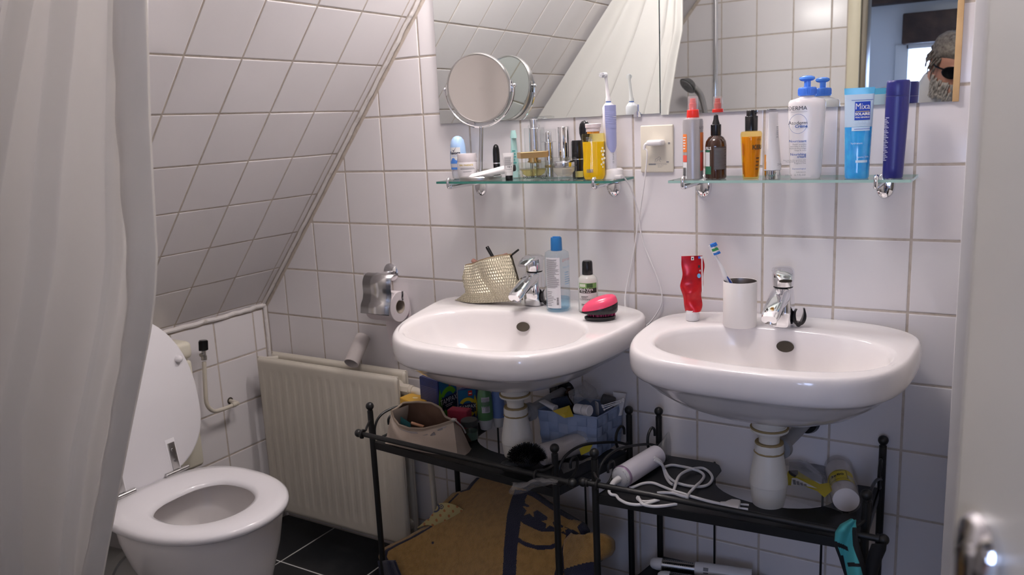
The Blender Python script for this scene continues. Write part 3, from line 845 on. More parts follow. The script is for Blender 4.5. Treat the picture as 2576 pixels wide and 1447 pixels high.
# bottle traps below
def trap(cx, cy, label, dz):
    e = thing('bottle_trap', label, 'trap', (cx, cy, -.53))
    P_ = lambda prof: [(r * .90, z + dz) for r, z in prof]
    bm = BM(); lathe(bm, P_([(.041, -.372), (.041, -.392), (.038, -.398), (.043, -.404), (.043, -.408), (.03, -.409), (.027, -.412), (.0235, -.424), (.0235, -.436)]), 30, c=(cx, cy)); finish('flange', bm, M_trap, e, world=True)
    for pr in ([(.0425, -.3995), (.0437, -.4015), (.0425, -.404)], [(.0315, -.4335), (.0325, -.4355), (.0315, -.4375)], [(.0325, -.4535), (.0345, -.4555), (.0325, -.4575)]):
        bm = BM(); lathe(bm, P_(pr), 30, c=(cx, cy)); finish('grimy_seal', bm, M_trapring, e, world=True)
    bm = BM(); lathe(bm, P_([(.024, -.434), (.0325, -.437), (.0335, -.440), (.0335, -.453), (.031, -.456)]), 12, c=(cx, cy)); finish('union_nut', bm, M_trap, e, world=True)
    bm = BM(); lathe(bm, P_([(.030, -.455), (.033, -.462), (.0385, -.49), (.0425, -.512), (.0435, -.520), (.0435, -.526), (.042, -.527), (.0415, -.53), (.039, -.555), (.035, -.575), (.030, -.581), (.01, -.583)]), 34, c=(cx, cy)); finish('trap_cup', bm, M_trap, e, world=True)
    zo = -.46 + dz
    bm = BM(); sweep(bm, [(cx + .01, cy + .02, zo - .002), (cx + .024, cy + .10, zo + .005), (cx + .034, -.012, zo + .008)], .0140, 18); lathe(bm, [(.023, 0), (.023, .012), (.018, .014)], 24, M=Matrix.Translation((cx + .014, cy + .036, zo - .001)) @ Vector((.022, .11, 0)).to_track_quat('Z', 'Y').to_matrix().to_4x4())
    finish('outlet_pipe', bm, M_grey, e, world=True)
    bm = BM(); cyl(bm, (cx + .034, -.002, zo + .008), (cx + .034, -.014, zo + .008), .030, .025, n=26); finish('wall_collar', bm, M_blackpl, e, world=True)
trap(LCX + .003, -.200, 'white bottle trap under the left washbasin', .020)
trap(RCX + .003, -.200, 'white bottle trap under the right washbasin', .030)

# taps
def tap(base, label, rz, lever, grey=True):
    e = thing('basin_tap', label, 'tap', tuple(base), rz)
    bm = BM()
    def sect(z, hx, hy, cy, p=3.4): return ring(0, cy, z, hx, hy, 32, p)
    loft(bm, [sect(0, .0235, .0235, 0), sect(.002, .0245, .0245, 0), sect(.03, .0235, .0235, .001), sect(.055, .0225, .024, .002), sect(.075, .021, .022, .004, 2.6), sect(.083, .019, .019, .004, 2)])
    # spout runs forward and down from the body
    sp = []
    for y, z, hw, hh in ((.0, .068, .019, .017), (-.022, .066, .0195, .015), (-.048, .057, .0195, .012), (-.073, .046, .019, .0105), (-.090, .038, .018, .0095), (-.097, .034, .0155, .008)):
        sp.append([Vector((p.x, y + p.z * .35, z + p.y)) for p in [Vector((q.x, q.y, -q.y)) for q in ring(0, 0, 0, hw, hh, 26, 3.2)]])
    loft(bm, sp)
    finish('body', bm, M_chrome, e, smooth=40)
    bm = BM(); cyl(bm, (0, -.082, .033), (0, -.086, .021), .0125, .0115, n=24); finish('aerator', bm, M_steel, e)
    # lever cap
    bm = BM(); LMx = Matrix.Rotation(lever, 4, 'Z')
    lathe(bm, [(.0185, .084), (.021, .086), (.0225, .10), (.0228, .112), (.021, .122), (.014, .1265), (.004, .127)], 32, c=(0, .004))
    hs_ = []
    for y, z, hw, hh in ((.018, .117, .021, .009), (-.004, .120, .021, .008), (-.022, .117, .0195, .0065), (-.038, .110, .0165, .005), (-.046, .1055, .013, .0035)):
        hs_.append([LMx @ Vector((p.x, y, z + p.y)) for p in ring(0, 0, 0, hw, hh, 24, 2.6)])
    loft(bm, hs_)
    finish('lever', bm, M_chrome, e, smooth=45)
    bm = BM(); lathe(bm, [(.0195, .0825), (.0205, .0835), (.0195, .0845)], 30, c=(0, .004)); finish('dark_joint', bm, M_blackpl, e)
    return e
tapL = tap((LCX + .003, -.082, LZ0), 'chrome mixer tap on the left washbasin, between gold pouch and clear bottle', math.radians(-2), math.radians(-8))
tapR = tap((RCX + .001, -.098, RZ0_), 'chrome mixer tap on the right washbasin, right of the white cup', math.radians(-2), math.radians(22))
def clip(t, label):
    b = t.location
    e = thing('sponge_clip', label, 'clip', (b.x + .034, b.y - .004, b.z + .001), math.radians(20))
    for pts in ([(.002, .004), (-.007, .012), (-.011, .026), (-.010, .038), (-.005, .048)], [(.0, .004), (.008, .010), (.014, .022), (.016, .036), (.014, .050)]):
        bm = BM(); P_ = smooth_path([Vector((x, 0, z)) for x, z in pts], 5); n_ = len(P_) - 1
        loft(bm, [[p * .8 + Vector((dx * w * .8, dy * w * 1.8, 0)) for dx, dy in ((-.0035, -.004), (.0035, -.004), (.0042, 0), (.0035, .004), (-.0035, .004), (-.0042, 0))] for p, w in [(p, .6 + .7 * math.sin(PI * min(1, q / n_ + .12))) for q, p in enumerate(P_)]])
        finish('jaw', bm, M_blackpl, e)
    bm = BM(); cyl(bm, (0, -.007, .006), (0, .009, .006), .005, n=14); finish('pivot', bm, M_blackpl, e)
    return e
clip(tapL, 'black plastic clip stuck beside the left tap'); clip(tapR, 'black plastic clip stuck beside the right tap')

# ================================================================ glass shelves
ZG = .134
def gshelf(x0, x1, label, edge, clips, mounts):
    e = thing('glass_shelf', label, 'shelf', ((x0 + x1) / 2, 0, .128))
    bm = BM(); box(bm, x0, x1, -.135, -.006, .1285, ZG)
    for f in bm.faces:
        f.normal_update(); f.material_index = 0 if abs(f.normal.z) > .5 else 1
    finish('glass_plate', bm, [M_glass, edge], e, world=True, smooth=0)
    for mx_, cxl in zip(mounts, clips):
        bk = BM()
        lathe(bk, [(.0225, 0), (.0225, .003), (.0195, .008), (.008, .010)], 30, M=Matrix.Translation((mx_, 0, .112)) @ Matrix.Rotation(PI / 2, 4, 'X') @ Matrix.Diagonal((.85, 1.25, 1, 1)))
        sweep(bk, [(mx_, -.006, .122), (cxl, -.132, .1205)], .0058, 12)
        sweep(bk, smooth_path([(cxl, -.128, .121), (cxl, -.1385, .1195), (cxl, -.141, .129), (cxl, -.140, .138), (cxl, -.134, .1405)], 5), .0042, 10)
        finish('bracket', bk, M_chrome, e, world=True, smooth=50)
    return e
gshelf(-.487, .003, 'left glass wall shelf crowded with cosmetics under the mirror', M_glassedge, (-.446, -.040), (-.437, -.051))
gshelf(.137, .617, 'right glass wall shelf carrying tall bottles', M_glassedge2, (.172, .556), (.172, .556))
# ================================================================ things on the glass shelves
def stand(u, vt, w, y, base=ZG):
    """from pixel centre, top and width: x, height, radius, angle towards the lens"""
    p = at(u, vt, 'y', y); k = mpp(p)
    return p.x, p.z - base, w * k / 2, towards_cam(p)
def shape_tube(h, r, w, a, flat=.0018, n=28, zb=0.0, steps=12, pw=1.0):
    """squeezed tube: round at the bottom, flat crimp on top; wide axis set across angle a"""
    ux = Vector((-math.sin(a), math.cos(a), 0)); uy = Vector((math.cos(a), math.sin(a), 0)); rs = []
    for i in range(steps + 1):
        t = i / steps; rx = r + (w - r) * t; ry = r * (1 - t ** 1.25 * pw) + flat * t ** 1.25
        rs.append([ux * (rx * math.cos(2 * PI * k / n)) + uy * (ry * math.sin(2 * PI * k / n)) + Vector((0, 0, zb + (h - zb) * t)) for k in range(n)])
    return rs
def face_map(a, dist, z0=0.0, taper=None):
    """flat print towards angle a at a distance from the axis"""
    ux = Vector((-math.sin(a), math.cos(a), 0)); uy = Vector((math.cos(a), math.sin(a), 0))
    return lambda x, y: ux * x + uy * ((taper(z0 + y) if taper else dist) + .0004) + Vector((0, 0, z0 + y))

# --- roll-on deodorant with light blue dome
x, h, r, a = stand(1150, 342, 42, -.045)
e = thing('roll_on_deodorant', 'light blue domed roll-on deodorant at the far left of the left shelf', 'deodorant', (x, -.045, ZG))
H = h
rf_ = lambda z: r * (.80 + .20 * min(1, z / (.3 * H)) if z < .3 * H else (1 - .12 * ((z - .3 * H) / (.35 * H)) ** 2 if z < .65 * H else .88))
bm = BM(); lathe(bm, [(r * .55, 0), (r * .78, .002), (r * .86, H * .12), (r * .97, H * .30), (r * 1.0, H * .36)], 32); finish('clear_base', bm, mat('milky_base', (.72, .72, .78), .2, sss=.3), e)
bm = BM(); lathe(bm, [(r * 1.0, H * .36), (r * 1.0, H * .42), (r * .97, H * .60), (r * .90, H * .78), (r * .76, H * .90), (r * .5, H * .97), (r * .2, H * .997), (.001, H)], 32); finish('dome_cap', bm, mat('pale_blue_plastic', (.40, .58, .86), .25), e)
bm = BM(); rr_f = lambda z: (r * 1.0 if z < H * .42 else r * (1 - .03 * (z - H * .42) / (H * .18)) if z < H * .6 else r * (.97 - .07 * (z - .6 * H) / (.18 * H)))
fm = on_cyl(r, a - .35, rf=rr_f)
rects(bm, fm, [(-.017, .013, H * .22 + .001, H * .28, 2), (-.017, .013, H * .37, H * .42, 2), (-.017, .013, H * .42, H * .74, 0)], n=10)
for k in range(10): rects(bm, on_cyl(r, a - .35, rf=rr_f, lift=.0006), [(-.017 + .003 * k, -.014 + .003 * k, H * .37, H * (.43 + .07 * abs(math.sin(k * .55))), 2)])
fm2 = on_cyl(r, a - .35, rf=rr_f, lift=.0009)
text(bm, 'Rexona', .010, lambda p, q: fm2(p - .002, q + H * .585), 1, bold=.0003)
text(bm, 'cotton dry', .0045, lambda p, q: fm2(p - .002, q + H * .535), 2)
V = [(-.006, .010), (-.003, .004), (.006, .018), (-.0025, .0075)]
bm.faces.new([bm.verts.new(fm2(p - .002, q + H * .60)) for p, q in V]).material_index = 1
finish('label', bm, [M_inkw, mat('navy_print', (.01, .015, .05), .5), mat('blue_wave_print', (.08, .25, .72), .4)], e, smooth=180)

# --- white cream jar
x, h, r, a = stand(1174, 386, 51, -.088)
e = thing('cream_jar', 'white cream jar with wide screw lid beside the blue deodorant', 'jar', (x, -.088, ZG)); H = h
bm = BM(); lathe(bm, [(r * .62, 0), (r * .80, .003), (r * .93, H * .18), (r * 1.0, H * .42), (r * 1.0, H * .66), (r * .98, H * .68)], 36); finish('jar_body', bm, mat('white_satin_plastic', (.78, .75, .77), .28), e)
bm = BM(); lathe(bm, [(r * .96, H * .68), (r * .97, H * .69), (r * .95, H * .98), (r * .93, H), (.001, H)], 36)
text(bm, 'Garancia', .0085, lambda p, q: on_cyl(r * .96, a + .25, lift=.0003)(p, q + H * .80), 0)
finish('lid', bm, mat('white_pink_plastic', (.80, .74, .76), .25), e)
bm = BM(); fm = on_cyl(r, a); text(bm, 'PEAU PARFAITE', .0055, lambda p, q: fm(p - .004, q + H * .55), 0, bold=.0002)
rects(bm, fm, [(-.020, .018, H * .46, H * .475), (-.020, .020, H * .42, H * .435), (-.012, .010, H * .33, H * .345)], 1, n=8)
finish('label', bm, [M_inkgold, M_inkgrey], e, smooth=180)

# --- round stand mirror
pm_ = at(1205, 222, 'y', -.075); k = mpp(pm_)
e = thing('vanity_mirror', 'round two-sided chrome stand mirror on the left shelf', 'mirror', (at(1213, 447, 'y', -.075).x, -.075, ZG))
R_ = 86 * k; sx_ = at(1211, 440, 'y', -.075).x; mc = Vector((pm_.x, -.075, pm_.z))
bm = BM(); lathe(bm, [(.052, ZG), (.0545, ZG + .002), (.0545, ZG + .008), (.052, ZG + .0105), (.02, ZG + .0125), (.008, ZG + .016)], 44, c=(sx_, -.079)); finish('base_disc', bm, M_steel, e, world=True)
bm = BM(); cyl(bm, (sx_, -.079, ZG + .012), (mc.x + .001, -.075, mc.z - R_ - .012), .0052, n=18); finish('stem', bm, M_steel, e, world=True)
yaw = towards_cam(mc) - math.radians(23)
MM = Matrix.Translation(mc) @ Matrix.Rotation(yaw + PI / 2, 4, 'Z') @ Matrix.Rotation(math.radians(8), 4, 'X')   # local: x right, z up, facing -y
rg = lambda rad, y: [Vector((rad * math.cos(2 * PI * q / 64), y, rad * math.sin(2 * PI * q / 64))) for q in range(64)]
bm = BM(); loft(bm, [[MM @ p for p in rg(rr0, yy)] for rr0, yy in ((R_ * .945, -.0062), (R_ * .96, -.0085), (R_ * .99, -.0085), (R_, -.006), (R_, .006), (R_ * .99, .0085), (R_ * .96, .0085), (R_ * .945, .0062))], cap0=False, cap1=False)
for f in bm.faces: pass
finish('rim', bm, M_steel, e, world=True, smooth=50)
bm = BM(); loft(bm, [[MM @ p for p in rg(R_ * q, -.0066 + .0034 * (1 - q * q))] for q in (.955, .8, .6, .4, .2, .01)], cap0=False)
finish('mirror_face', bm, mat('magnifying_mirror', (.80, .76, .74), .07, 1.0), e, world=True, smooth=180)
bm = BM(); loft(bm, [[MM @ p for p in rg(R_ * q, .0064)] for q in (.955, .5, .01)], cap0=False)
finish('mirror_face', bm, M_mirror, e, world=True, smooth=180)
bm = BM()
yo = MM @ Vector((0, 0, 0))
M0 = Matrix.Translation(mc) @ Matrix.Rotation(yaw + PI / 2, 4, 'Z')
arc = [M0 @ Vector(((R_ + .008) * math.cos(t), 0, (R_ + .010) * math.sin(t))) for t in [PI * (1 + q / 40) for q in range(41)]]
sweep(bm, arc, .0028, 10)
for sg in (-1, 1):
    ball(bm, M0 @ Vector((sg * (R_ + .009), 0, .002)), .0052, 16); box(bm, sg * (R_ + .001) - .0025, sg * (R_ + .001) + .0025, -.007, .007, -.014, .014, .001, M=M0)
cyl(bm, M0 @ Vector((0, 0, -R_ - .020)), M0 @ Vector((0, 0, -R_ - .008)), .0048, n=14)
finish('yoke', bm, M_chrome, e, world=True)

# --- white tube lying on the mirror base
e = thing('cream_tube', 'white tube lying flat across the round mirror base', 'tube', tuple(at(1240, 436, 'y', -.10)))
A, B = Vector((at(1183, 443, 'y', -.112).x, -.112, ZG + .013)), Vector((at(1285, 430, 'y', -.092).x, -.092, ZG + .028))
d = (B - A); L = d.length; TM = Matrix.Translation(A) @ d.to_track_quat('Z', 'Y').to_matrix().to_4x4()
bm = BM(); rs = []
for i in range(14):
    t = i / 13; rx = .0165 - .004 * t; ry = .0008 + .0105 * t ** .8
    rs.append([TM @ (Matrix.Rotation(.25, 4, 'Z') @ Vector((rx * math.cos(2 * PI * q / 24), ry * math.sin(2 * PI * q / 24), L * t))) for q in range(24)])
loft(bm, rs); finish('tube_body', bm, M_white, e, world=True)
bm = BM(); cyl(bm, B, B + d.normalized() * .012, .0085, .008, n=20, bev=.001); finish('cap', bm, M_blackpl, e, world=True)

# --- black mascara with silver band
x, h, r, a = stand(1247, 363, 17.5, -.05)
e = thing('lipstick', 'black bullet shaped lipstick with silver band left of the small white tube', 'lipstick', (x, -.05, ZG)); H = h
bm = BM(); lathe(bm, [(r * .96, 0), (r * .98, .002), (r, H * .44)], 24); finish('tube_base', bm, M_blackpl, e)
bm = BM(); lathe(bm, [(r, H * .44), (r * 1.04, H * .445), (r * 1.04, H * .465), (r, H * .47)], 24); finish('band', bm, M_chrome, e)
bm = BM(); lathe(bm, [(r, H * .47), (r, H * .70), (r * .93, H * .85), (r * .72, H * .95), (r * .3, H * .995), (.0005, H)], 24); finish('cap', bm, M_blackpl, e)

# --- small white tube, black cap down
x, h, r, a = stand(1278, 385, 19, -.108)
e = thing('cream_tube', 'small white tube standing on its black cap, left of the perfume', 'tube', (x, -.108, ZG)); H = h
w_ = 29 * mpp(at(1278, 400, 'y', -.108)) / 2
bm = BM(); lathe(bm, [(r * .92, 0), (r * .97, .001), (r * .97, .0115), (r * .9, .0125)], 24); finish('cap', bm, M_blackpl, e)
bm = BM(); loft(bm, shape_tube(H, r * 1.05, w_, a, zb=.0125)); 
ux = Vector((-math.sin(a), math.cos(a), 0))
finish('tube_body', bm, M_white, e)
bm = BM(); tp = lambda z: max(.0012, (r * 1.05) * (1 - ((z - .0125) / (H - .0125)) ** 1.25) + .0018 * ((z - .0125) / (H - .0125)) ** 1.25) + .0003
fm = face_map(a, 0, taper=tp)
rects(bm, fm, lines(-.010, .010, H * .56, H * .88, 9, .25, .45, 5)); rects(bm, fm, [(-.007, .007, H * .40, H * .41), (-.003, -.001, H * .48, H * .53), (.0, .003, H * .47, H * .53), (.005, .007, H * .48, H * .53), (-.010, .010, H * .32, H * .325)])
finish('label', bm, M_inkgrey, e, smooth=0)

# --- aqua tube at the back
x, h, r, a = stand(1291, 328, 25, -.03)
e = thing('gel_tube', 'translucent aqua tube standing at the back of the left shelf', 'tube', (x, -.03, ZG)); H = h
bm = BM(); rs = shape_tube(H * .86, .0125, .0105, a + .9, zb=.002); loft(bm, rs, cap1=False); ux = Vector((-math.sin(a + .9), math.cos(a + .9), 0))
loft(bm, shape_tube(H, .009, .008, a + .9, zb=H * .84, steps=3, flat=.002, pw=.8))
finish('tube_body', bm, mat('aqua_plastic', (.42, .66, .64), .25, sss=.3), e)
bm = BM(); rects(bm, on_cyl(.0125, a, lift=.0006), lines(-.005, .005, H * .25, H * .62, 6, .4, .5, 9), n=3); finish('label', bm, mat('teal_print', (.08, .34, .33), .5), e, smooth=180)

# --- perfume bottle
p0 = at(1338, 452, 'y', -.108); k = mpp(p0)
e = thing('perfume_bottle', 'square glass perfume bottle with flat gold cap on the left shelf', 'perfume', (p0.x, -.098, ZG), towards_cam(p0) + PI / 2 + .32)
wb, db, hb_ = .036, .017, at(1335, 408, 'y', -.10).z - ZG
bm = BM(); box(bm, -wb, wb, -db, db, 0.0005, hb_, .004, 3); finish('glass_block', bm, clear('thick_glass', (.93, .95, .92), .02, ior=1.7), e)
bm = BM(); loft(bm, [ring(0, 0, .010, .018, .010, 28, 3), ring(0, 0, .016, .027, .0125, 28, 3), ring(0, 0, hb_ * .62, .0305, .0135, 28, 4)]); finish('perfume', bm, clear('straw_liquid', (.86, .80, .50), .02, haze=.15, hazecol=(.8, .72, .40), ior=1.33), e)
zc = at(1338, 397, 'y', -.10).z - ZG; zt = at(1338, 382, 'y', -.10).z - ZG
M_gold = mat('gold_metal', (.62, .44, .20), .22, 1.0)
bm = BM(); cyl(bm, (0, 0, hb_), (0, 0, zc + .001), .0115, n=28); cyl(bm, (0, 0, hb_), (0, 0, hb_ + .003), .0135, n=28); finish('neck', bm, M_gold, e)
bm = BM(); box(bm, -.036, .034, -.015, .015, zc, zt, .0006, 1); finish('cap', bm, mat('brushed_gold', (.58, .42, .22), .38, 1.0), e)
bm = BM(); fm = plain((-.0, -db - .0003, 0), (1, 0, 0), (0, 0, 1)); text(bm, 'DOLCE&GABBANA', .0072, lambda p, q: fm(p - .002, q + .0065), bold=.0001); text(bm, 'the one', .0045, lambda p, q: fm(p + .019, q + .0022)); finish('label', bm, M_ink, e, smooth=0)

# --- glass cream jar with silver lid
x, h, r, a = stand(1414, 396, 67, -.105)
e = thing('cream_jar', 'clear glass cream jar with silver lid between perfume and yellow bottle', 'jar', (x, -.098, ZG)); H = h
bm = BM(); lathe(bm, [(r * .9, 0.0003), (r, .003), (r, H * .60), (r * .97, H * .63)], 40); lathe(bm, [(r * .97, H * .64), (r, H * .66), (r, H * .95), (r * .94, H)], 40); finish('clear_shell', bm, M_clear, e)
bm = BM(); lathe(bm, [(r * .5, .010), (r * .72, .018), (r * .80, H * .40), (r * .82, H * .56)], 36); finish('cream', bm, mat('pearl_cream', (.70, .66, .56), .2), e)
bm = BM(); lathe(bm, [(r * .84, H * .58), (r * .86, H * .6), (r * .84, H * .78), (r * .6, H * .84), (.001, H * .86)], 36); finish('silver_lid', bm, M_chrome, e)
bm = BM(); rects(bm, on_cyl(r, a + .25), lines(-.012, .012, H * .28, H * .52, 5, .2, .3, 4), n=6); finish('label', bm, M_inkgrey, e, smooth=180)

# --- silver pump bottles with clear caps
def pump(u, vt, vcap, wcap, wcore, y, label, flare=0):
    x, h, rc_, a = stand(u, vt, wcore, y); k = mpp(at(u, vt, 'y', y)); Rc = wcap * k / 2; zc = at(u, vcap, 'y', y).z - ZG
    e = thing('serum_bottle', label, 'bottle', (x, y, ZG)); H = h
    bm = BM(); lathe(bm, [(Rc * .95, 0), (Rc, .002), (Rc, zc * .97), (Rc * .96, zc)], 32, caps=(True, True)); finish('clear_body', bm, M_clear, e)
    bm = BM(); lathe(bm, [(rc_, .003), (rc_, zc * .99), (rc_ * .9, zc)], 28); finish('silver_core', bm, M_chrome, e)
    bm = BM()
    if flare:
        lathe(bm, [(rc_ * 1.05, zc), (rc_ * 1.15, zc + .004), (rc_ * 1.0, zc + .008)], 28); lathe(bm, [(rc_ * .85, zc + .008), (rc_ * .85, H - .009), (Rc, H - .006), (Rc, H - .001), (Rc * .6, H)], 32)
    else:
        lathe(bm, [(Rc * .98, zc), (Rc, zc + .002), (Rc, H - .003), (Rc * .95, H)], 32)
    finish('clear_cap', bm, M_clear, e)
    bm = BM(); lathe(bm, [(rc_ * .72, zc), (rc_ * .72, zc + (H - zc) * .72), (rc_ * .6, zc + (H - zc) * .8)], 24); finish('pump', bm, M_chrome, e)
    bm = BM(); lathe(bm, [(rc_ * 1.03, zc * .30), (rc_ * 1.08, zc * .31), (rc_ * 1.08, zc * .36), (rc_ * 1.03, zc * .37)], 24); finish('collar', bm, M_gold, e)
pump(1342, 293, 322, 52, 27, -.035, 'tallest silver serum bottle with flared clear top, behind the perfume', 1)
pump(1379, 325, 357, 42, 22, -.045, 'shorter silver serum bottle with wide clear cap, behind the glass jar')
x, h, r, a = stand(1417, 319, 30, -.035)
e = thing('serum_bottle', 'silver capped cylinder bottle left of the black bottle', 'bottle', (x, -.035, ZG)); H = h
bm = BM(); lathe(bm, [(r * .97, 0), (r, .002), (r, H * .42)], 30); finish('clear_body', bm, M_clear, e)
bm = BM(); lathe(bm, [(r * .8, .004), (r * .8, H * .41)], 28); finish('silver_core', bm, mat('champagne_liquid', (.70, .66, .55), .12, .7), e)
bm = BM(); lathe(bm, [(r, H * .42), (r * 1.0, H * .99), (r * .95, H), (.001, H * .998)], 30); finish('cap', bm, M_chrome, e)
# --- black bottles
x, h, r, a = stand(1453, 353, 32, -.055)
e = thing('black_bottle', 'black bottle with silver ring left of the yellow bottle', 'bottle', (x, -.055, ZG)); H = h
bm = BM(); lathe(bm, [(r * .9, 0), (r * .95, .002), (r * .95, H * .50)], 28); finish('bottle_body', bm, M_blackpl, e)
bm = BM(); lathe(bm, [(r * .97, H * .5), (r * .97, H * .52)], 28); finish('ring', bm, M_chrome, e)
bm = BM(); lathe(bm, [(r * .95, H * .52), (r, H * .54), (r, H * .96), (r * .9, H), (.001, H * .998)], 28); finish('cap', bm, M_blackpl, e)
bm = BM(); rects(bm, on_cyl(r * .95, a), [(-.008, .012, H * .04, H * .2)], n=5); finish('label', bm, mat('yellow_label', (.55, .50, .15), .5), e, smooth=180)
x, h, r, a = stand(1470, 303, 30, -.022)
e = thing('hair_tool', 'glossy black rounded handle rising behind the yellow bottle', 'brush', (x, -.022, ZG)); H = h
bm = BM(); rs = []
for z, q in ((0, .8), (.03, .75), (.07, .62), (H * .62, .55), (H * .70, .75), (H * .78, .98), (H * .87, 1.0), (H * .94, .82), (H * .985, .45), (H, .05)): rs.append(ring(0, 0, z, r * q, min(r * q, .010), 28))
loft(bm, rs); finish('handle', bm, M_blackpl, e)
# --- yellow bottle
x, h, r, a = stand(1490, 336, 58, -.105)
e = thing('shower_oil_bottle', 'bright yellow bottle with white cap at the right of the left shelf', 'bottle', (x, -.100, ZG), a + PI / 2); H = h
sh = lambda z, s=1.0: ring(0, 0, z, r * s * (.72 + .28 * min(1, z / .012) ** .5 if z < .012 else (1.0 if z < .03 else 1.0 - .04 * math.sin(PI * min(1, (z - .03) / .05)))), .0185 * s * min(1, .7 + z / .03), 40, 3.0)
bm = BM(); loft(bm, [sh(z) for z in (0, .002, .006, .012, .02, .03, .045, .06, .075, H - .004)] + [sh(H, .96)]); finish('clear_shell', bm, clear('yellow_tint_shell', (.995, .93, .55), .05), e)
bm = BM(); loft(bm, [sh(z, .95) for z in (.002, .006, .012, .02, .03, .045, .06, .075, H - .019)]); finish('yellow_liquid', bm, mat('yellow_shower_oil', (.95, .66, .012), .15, sss=.4), e)
bm = BM(); lathe(bm, [(.0145, H), (.0145, H + .0045)], 24); finish('orange_neck', bm, mat('orange_neck', (.85, .36, .03), .3), e)
hc2 = at(1488, 311, 'y', -.1).z - ZG
bm = BM(); lathe(bm, [(.0165, H + .0045), (.0165, H + .013), (.0182, H + .0135), (.0185, hc2 - .001), (.0175, hc2), (.001, hc2)], 30); finish('cap', bm, mat('pinkish_white_plastic', (.80, .70, .70), .3), e)
bm = BM(); fm = plain((0, -.0192, 0), (1, 0, 0), (0, 0, 1)); rects(bm, fm, barcode(-.018, -.002, .018, .026), 0)
rects(bm, fm, lines(-.017, -.003, H - .016, H - .006, 4, .1, .4, 2), 0)
finish('label', bm, [M_inkgrey], e, smooth=0)
bm = BM()
for px_, pz, pr in ((.021, .058, .0035), (.0235, .066, .003), (.018, .066, .0028), (.020, .073, .0025), (.024, .050, .003), (.019, .048, .003), (.0215, .040, .003), (.017, .036, .0025), (.020, .030, .002)):
    bm.faces.new([bm.verts.new(fm(px_ + pr * .8 * math.cos(2 * PI * q / 14), pz + pr * math.sin(2 * PI * q / 14))) for q in range(14)])
finish('flower_print', bm, mat('cream_print', (.9, .85, .6), .5), e, smooth=0)

# --- electric toothbrush on its charger
pb = at(1536, 421, 'y', -.075); k = mpp(pb); zb_ = pb.z - ZG
e = thing('electric_toothbrush', 'white and lilac electric toothbrush standing in its charger', 'toothbrush', (pb.x, -.075, ZG))
P = lambda u, v: Vector((at(u, v, 'y', -.075).x - pb.x, 0, at(u, v, 'y', -.075).z - ZG))
axis = [(1537, 424, 14.5), (1536, 400, 15), (1535, 370, 15.5), (1534, 330, 16.5), (1533, 290, 17), (1532, 270, 16.5), (1531, 263, 12), (1530.5, 258, 6.5)]
bm = BM()
rs = [[P(u, v) + Vector((w * k * math.cos(2 * PI * q / 28), w * k * math.sin(2 * PI * q / 28), 0)) for q in range(28)] for u, v, w in axis]
loft(bm, rs); finish('handle', bm, mat('white_handle', (.78, .77, .82), .3), e)
aa = towards_cam(pb)
bm = BM()
def grip(s, t):
    v = 383 - 118 * t; u = 1536 - 4.5 * t; c = P(u, v); w = 15.2 + 2.0 * t
    half = 1.0 * (1 - .75 * max(0, (.22 - t) / .22) ** 2); ang = aa + .35 + (s - .5) * 2 * half
    rg_ = .0006 + (.0006 if (t > .5 and t < .86 and (t * 26) % 1 < .5) else 0)
    return c + Vector(((w * k + rg_) * math.cos(ang), (w * k + rg_) * math.sin(ang), 0))
grid(bm, grip, 16, 80); finish('grip_panel', bm, mat('lilac_rubber', (.36, .39, .66), .5), e, smooth=60)
bm = BM(); c = P(1530.5, 256.5); lathe(bm, [(6.4 * k, c.z - .001), (6.4 * k, c.z + .0015)], 20, c=(c.x, c.y)); finish('blue_ring', bm, mat('blue_ring', (.08, .2, .6), .4), e)
bm = BM()
nk = [(1530.5, 255, 7.2), (1530, 248, 6.6), (1529.5, 245, 5.2), (1527, 220, 4.0), (1525, 202, 3.6), (1524, 194, 4.2), (1523.5, 188, 5.2), (1523.5, 184, 4)]
loft(bm, [[P(u, v) + Vector((w * k * math.cos(2 * PI * q / 20), w * k * math.sin(2 * PI * q / 20), 0)) for q in range(20)] for u, v, w in nk]); finish('brush_neck', bm, M_white, e)
bm = BM(); hc_ = P(1523.5, 189); tdir = Vector((math.cos(aa - .75), math.sin(aa - .75), 0))
cyl(bm, hc_, hc_ + tdir * .009, .0062, n=22)
for q in range(26):
    t = 2.4 * q; rr0 = .0055 * math.sqrt((q + .5) / 26); uu = Vector((-tdir.y, tdir.x, 0)); o_ = hc_ + uu * (rr0 * math.cos(t)) + Vector((0, 0, rr0 * math.sin(t))); cyl(bm, o_ + tdir * .008, o_ + tdir * .0165, .0009, n=6)
finish('brush_head', bm, mat('white_bristles', (.82, .83, .85), .6), e)
bm = BM(); fm = lambda p, q: P(1536.5, 410) + Vector(((15.3 * k) * math.cos(aa + .55 - q / (15 * k)), (15.3 * k) * math.sin(aa + .55 - q / (15 * k)), p))
text(bm, 'CE  Oral care', .0045, lambda p, q: fm(p + .012, q)); finish('label', bm, M_inkgrey, e, smooth=180)
ch = thing('toothbrush_charger', 'white toothbrush charging base at the right end of the left shelf', 'charger', (pb.x, -.075, ZG))
bm = BM(); pc = at(1541, 440, 'y', -.075).x - pb.x
loft(bm, [ring(pc, .004, 0, .0245, .022, 36, 2.6), ring(pc, .004, .003, .0255, .023, 36, 2.6), ring(pc, .004, .021, .0225, .019, 36, 2.5), ring(pc, .004, .0245, .018, .016, 36, 2.4)])
box(bm, pc + .012, pc + .030, -.022, -.004, .001, .010, .003)
finish('charger_body', bm, M_white, ch)
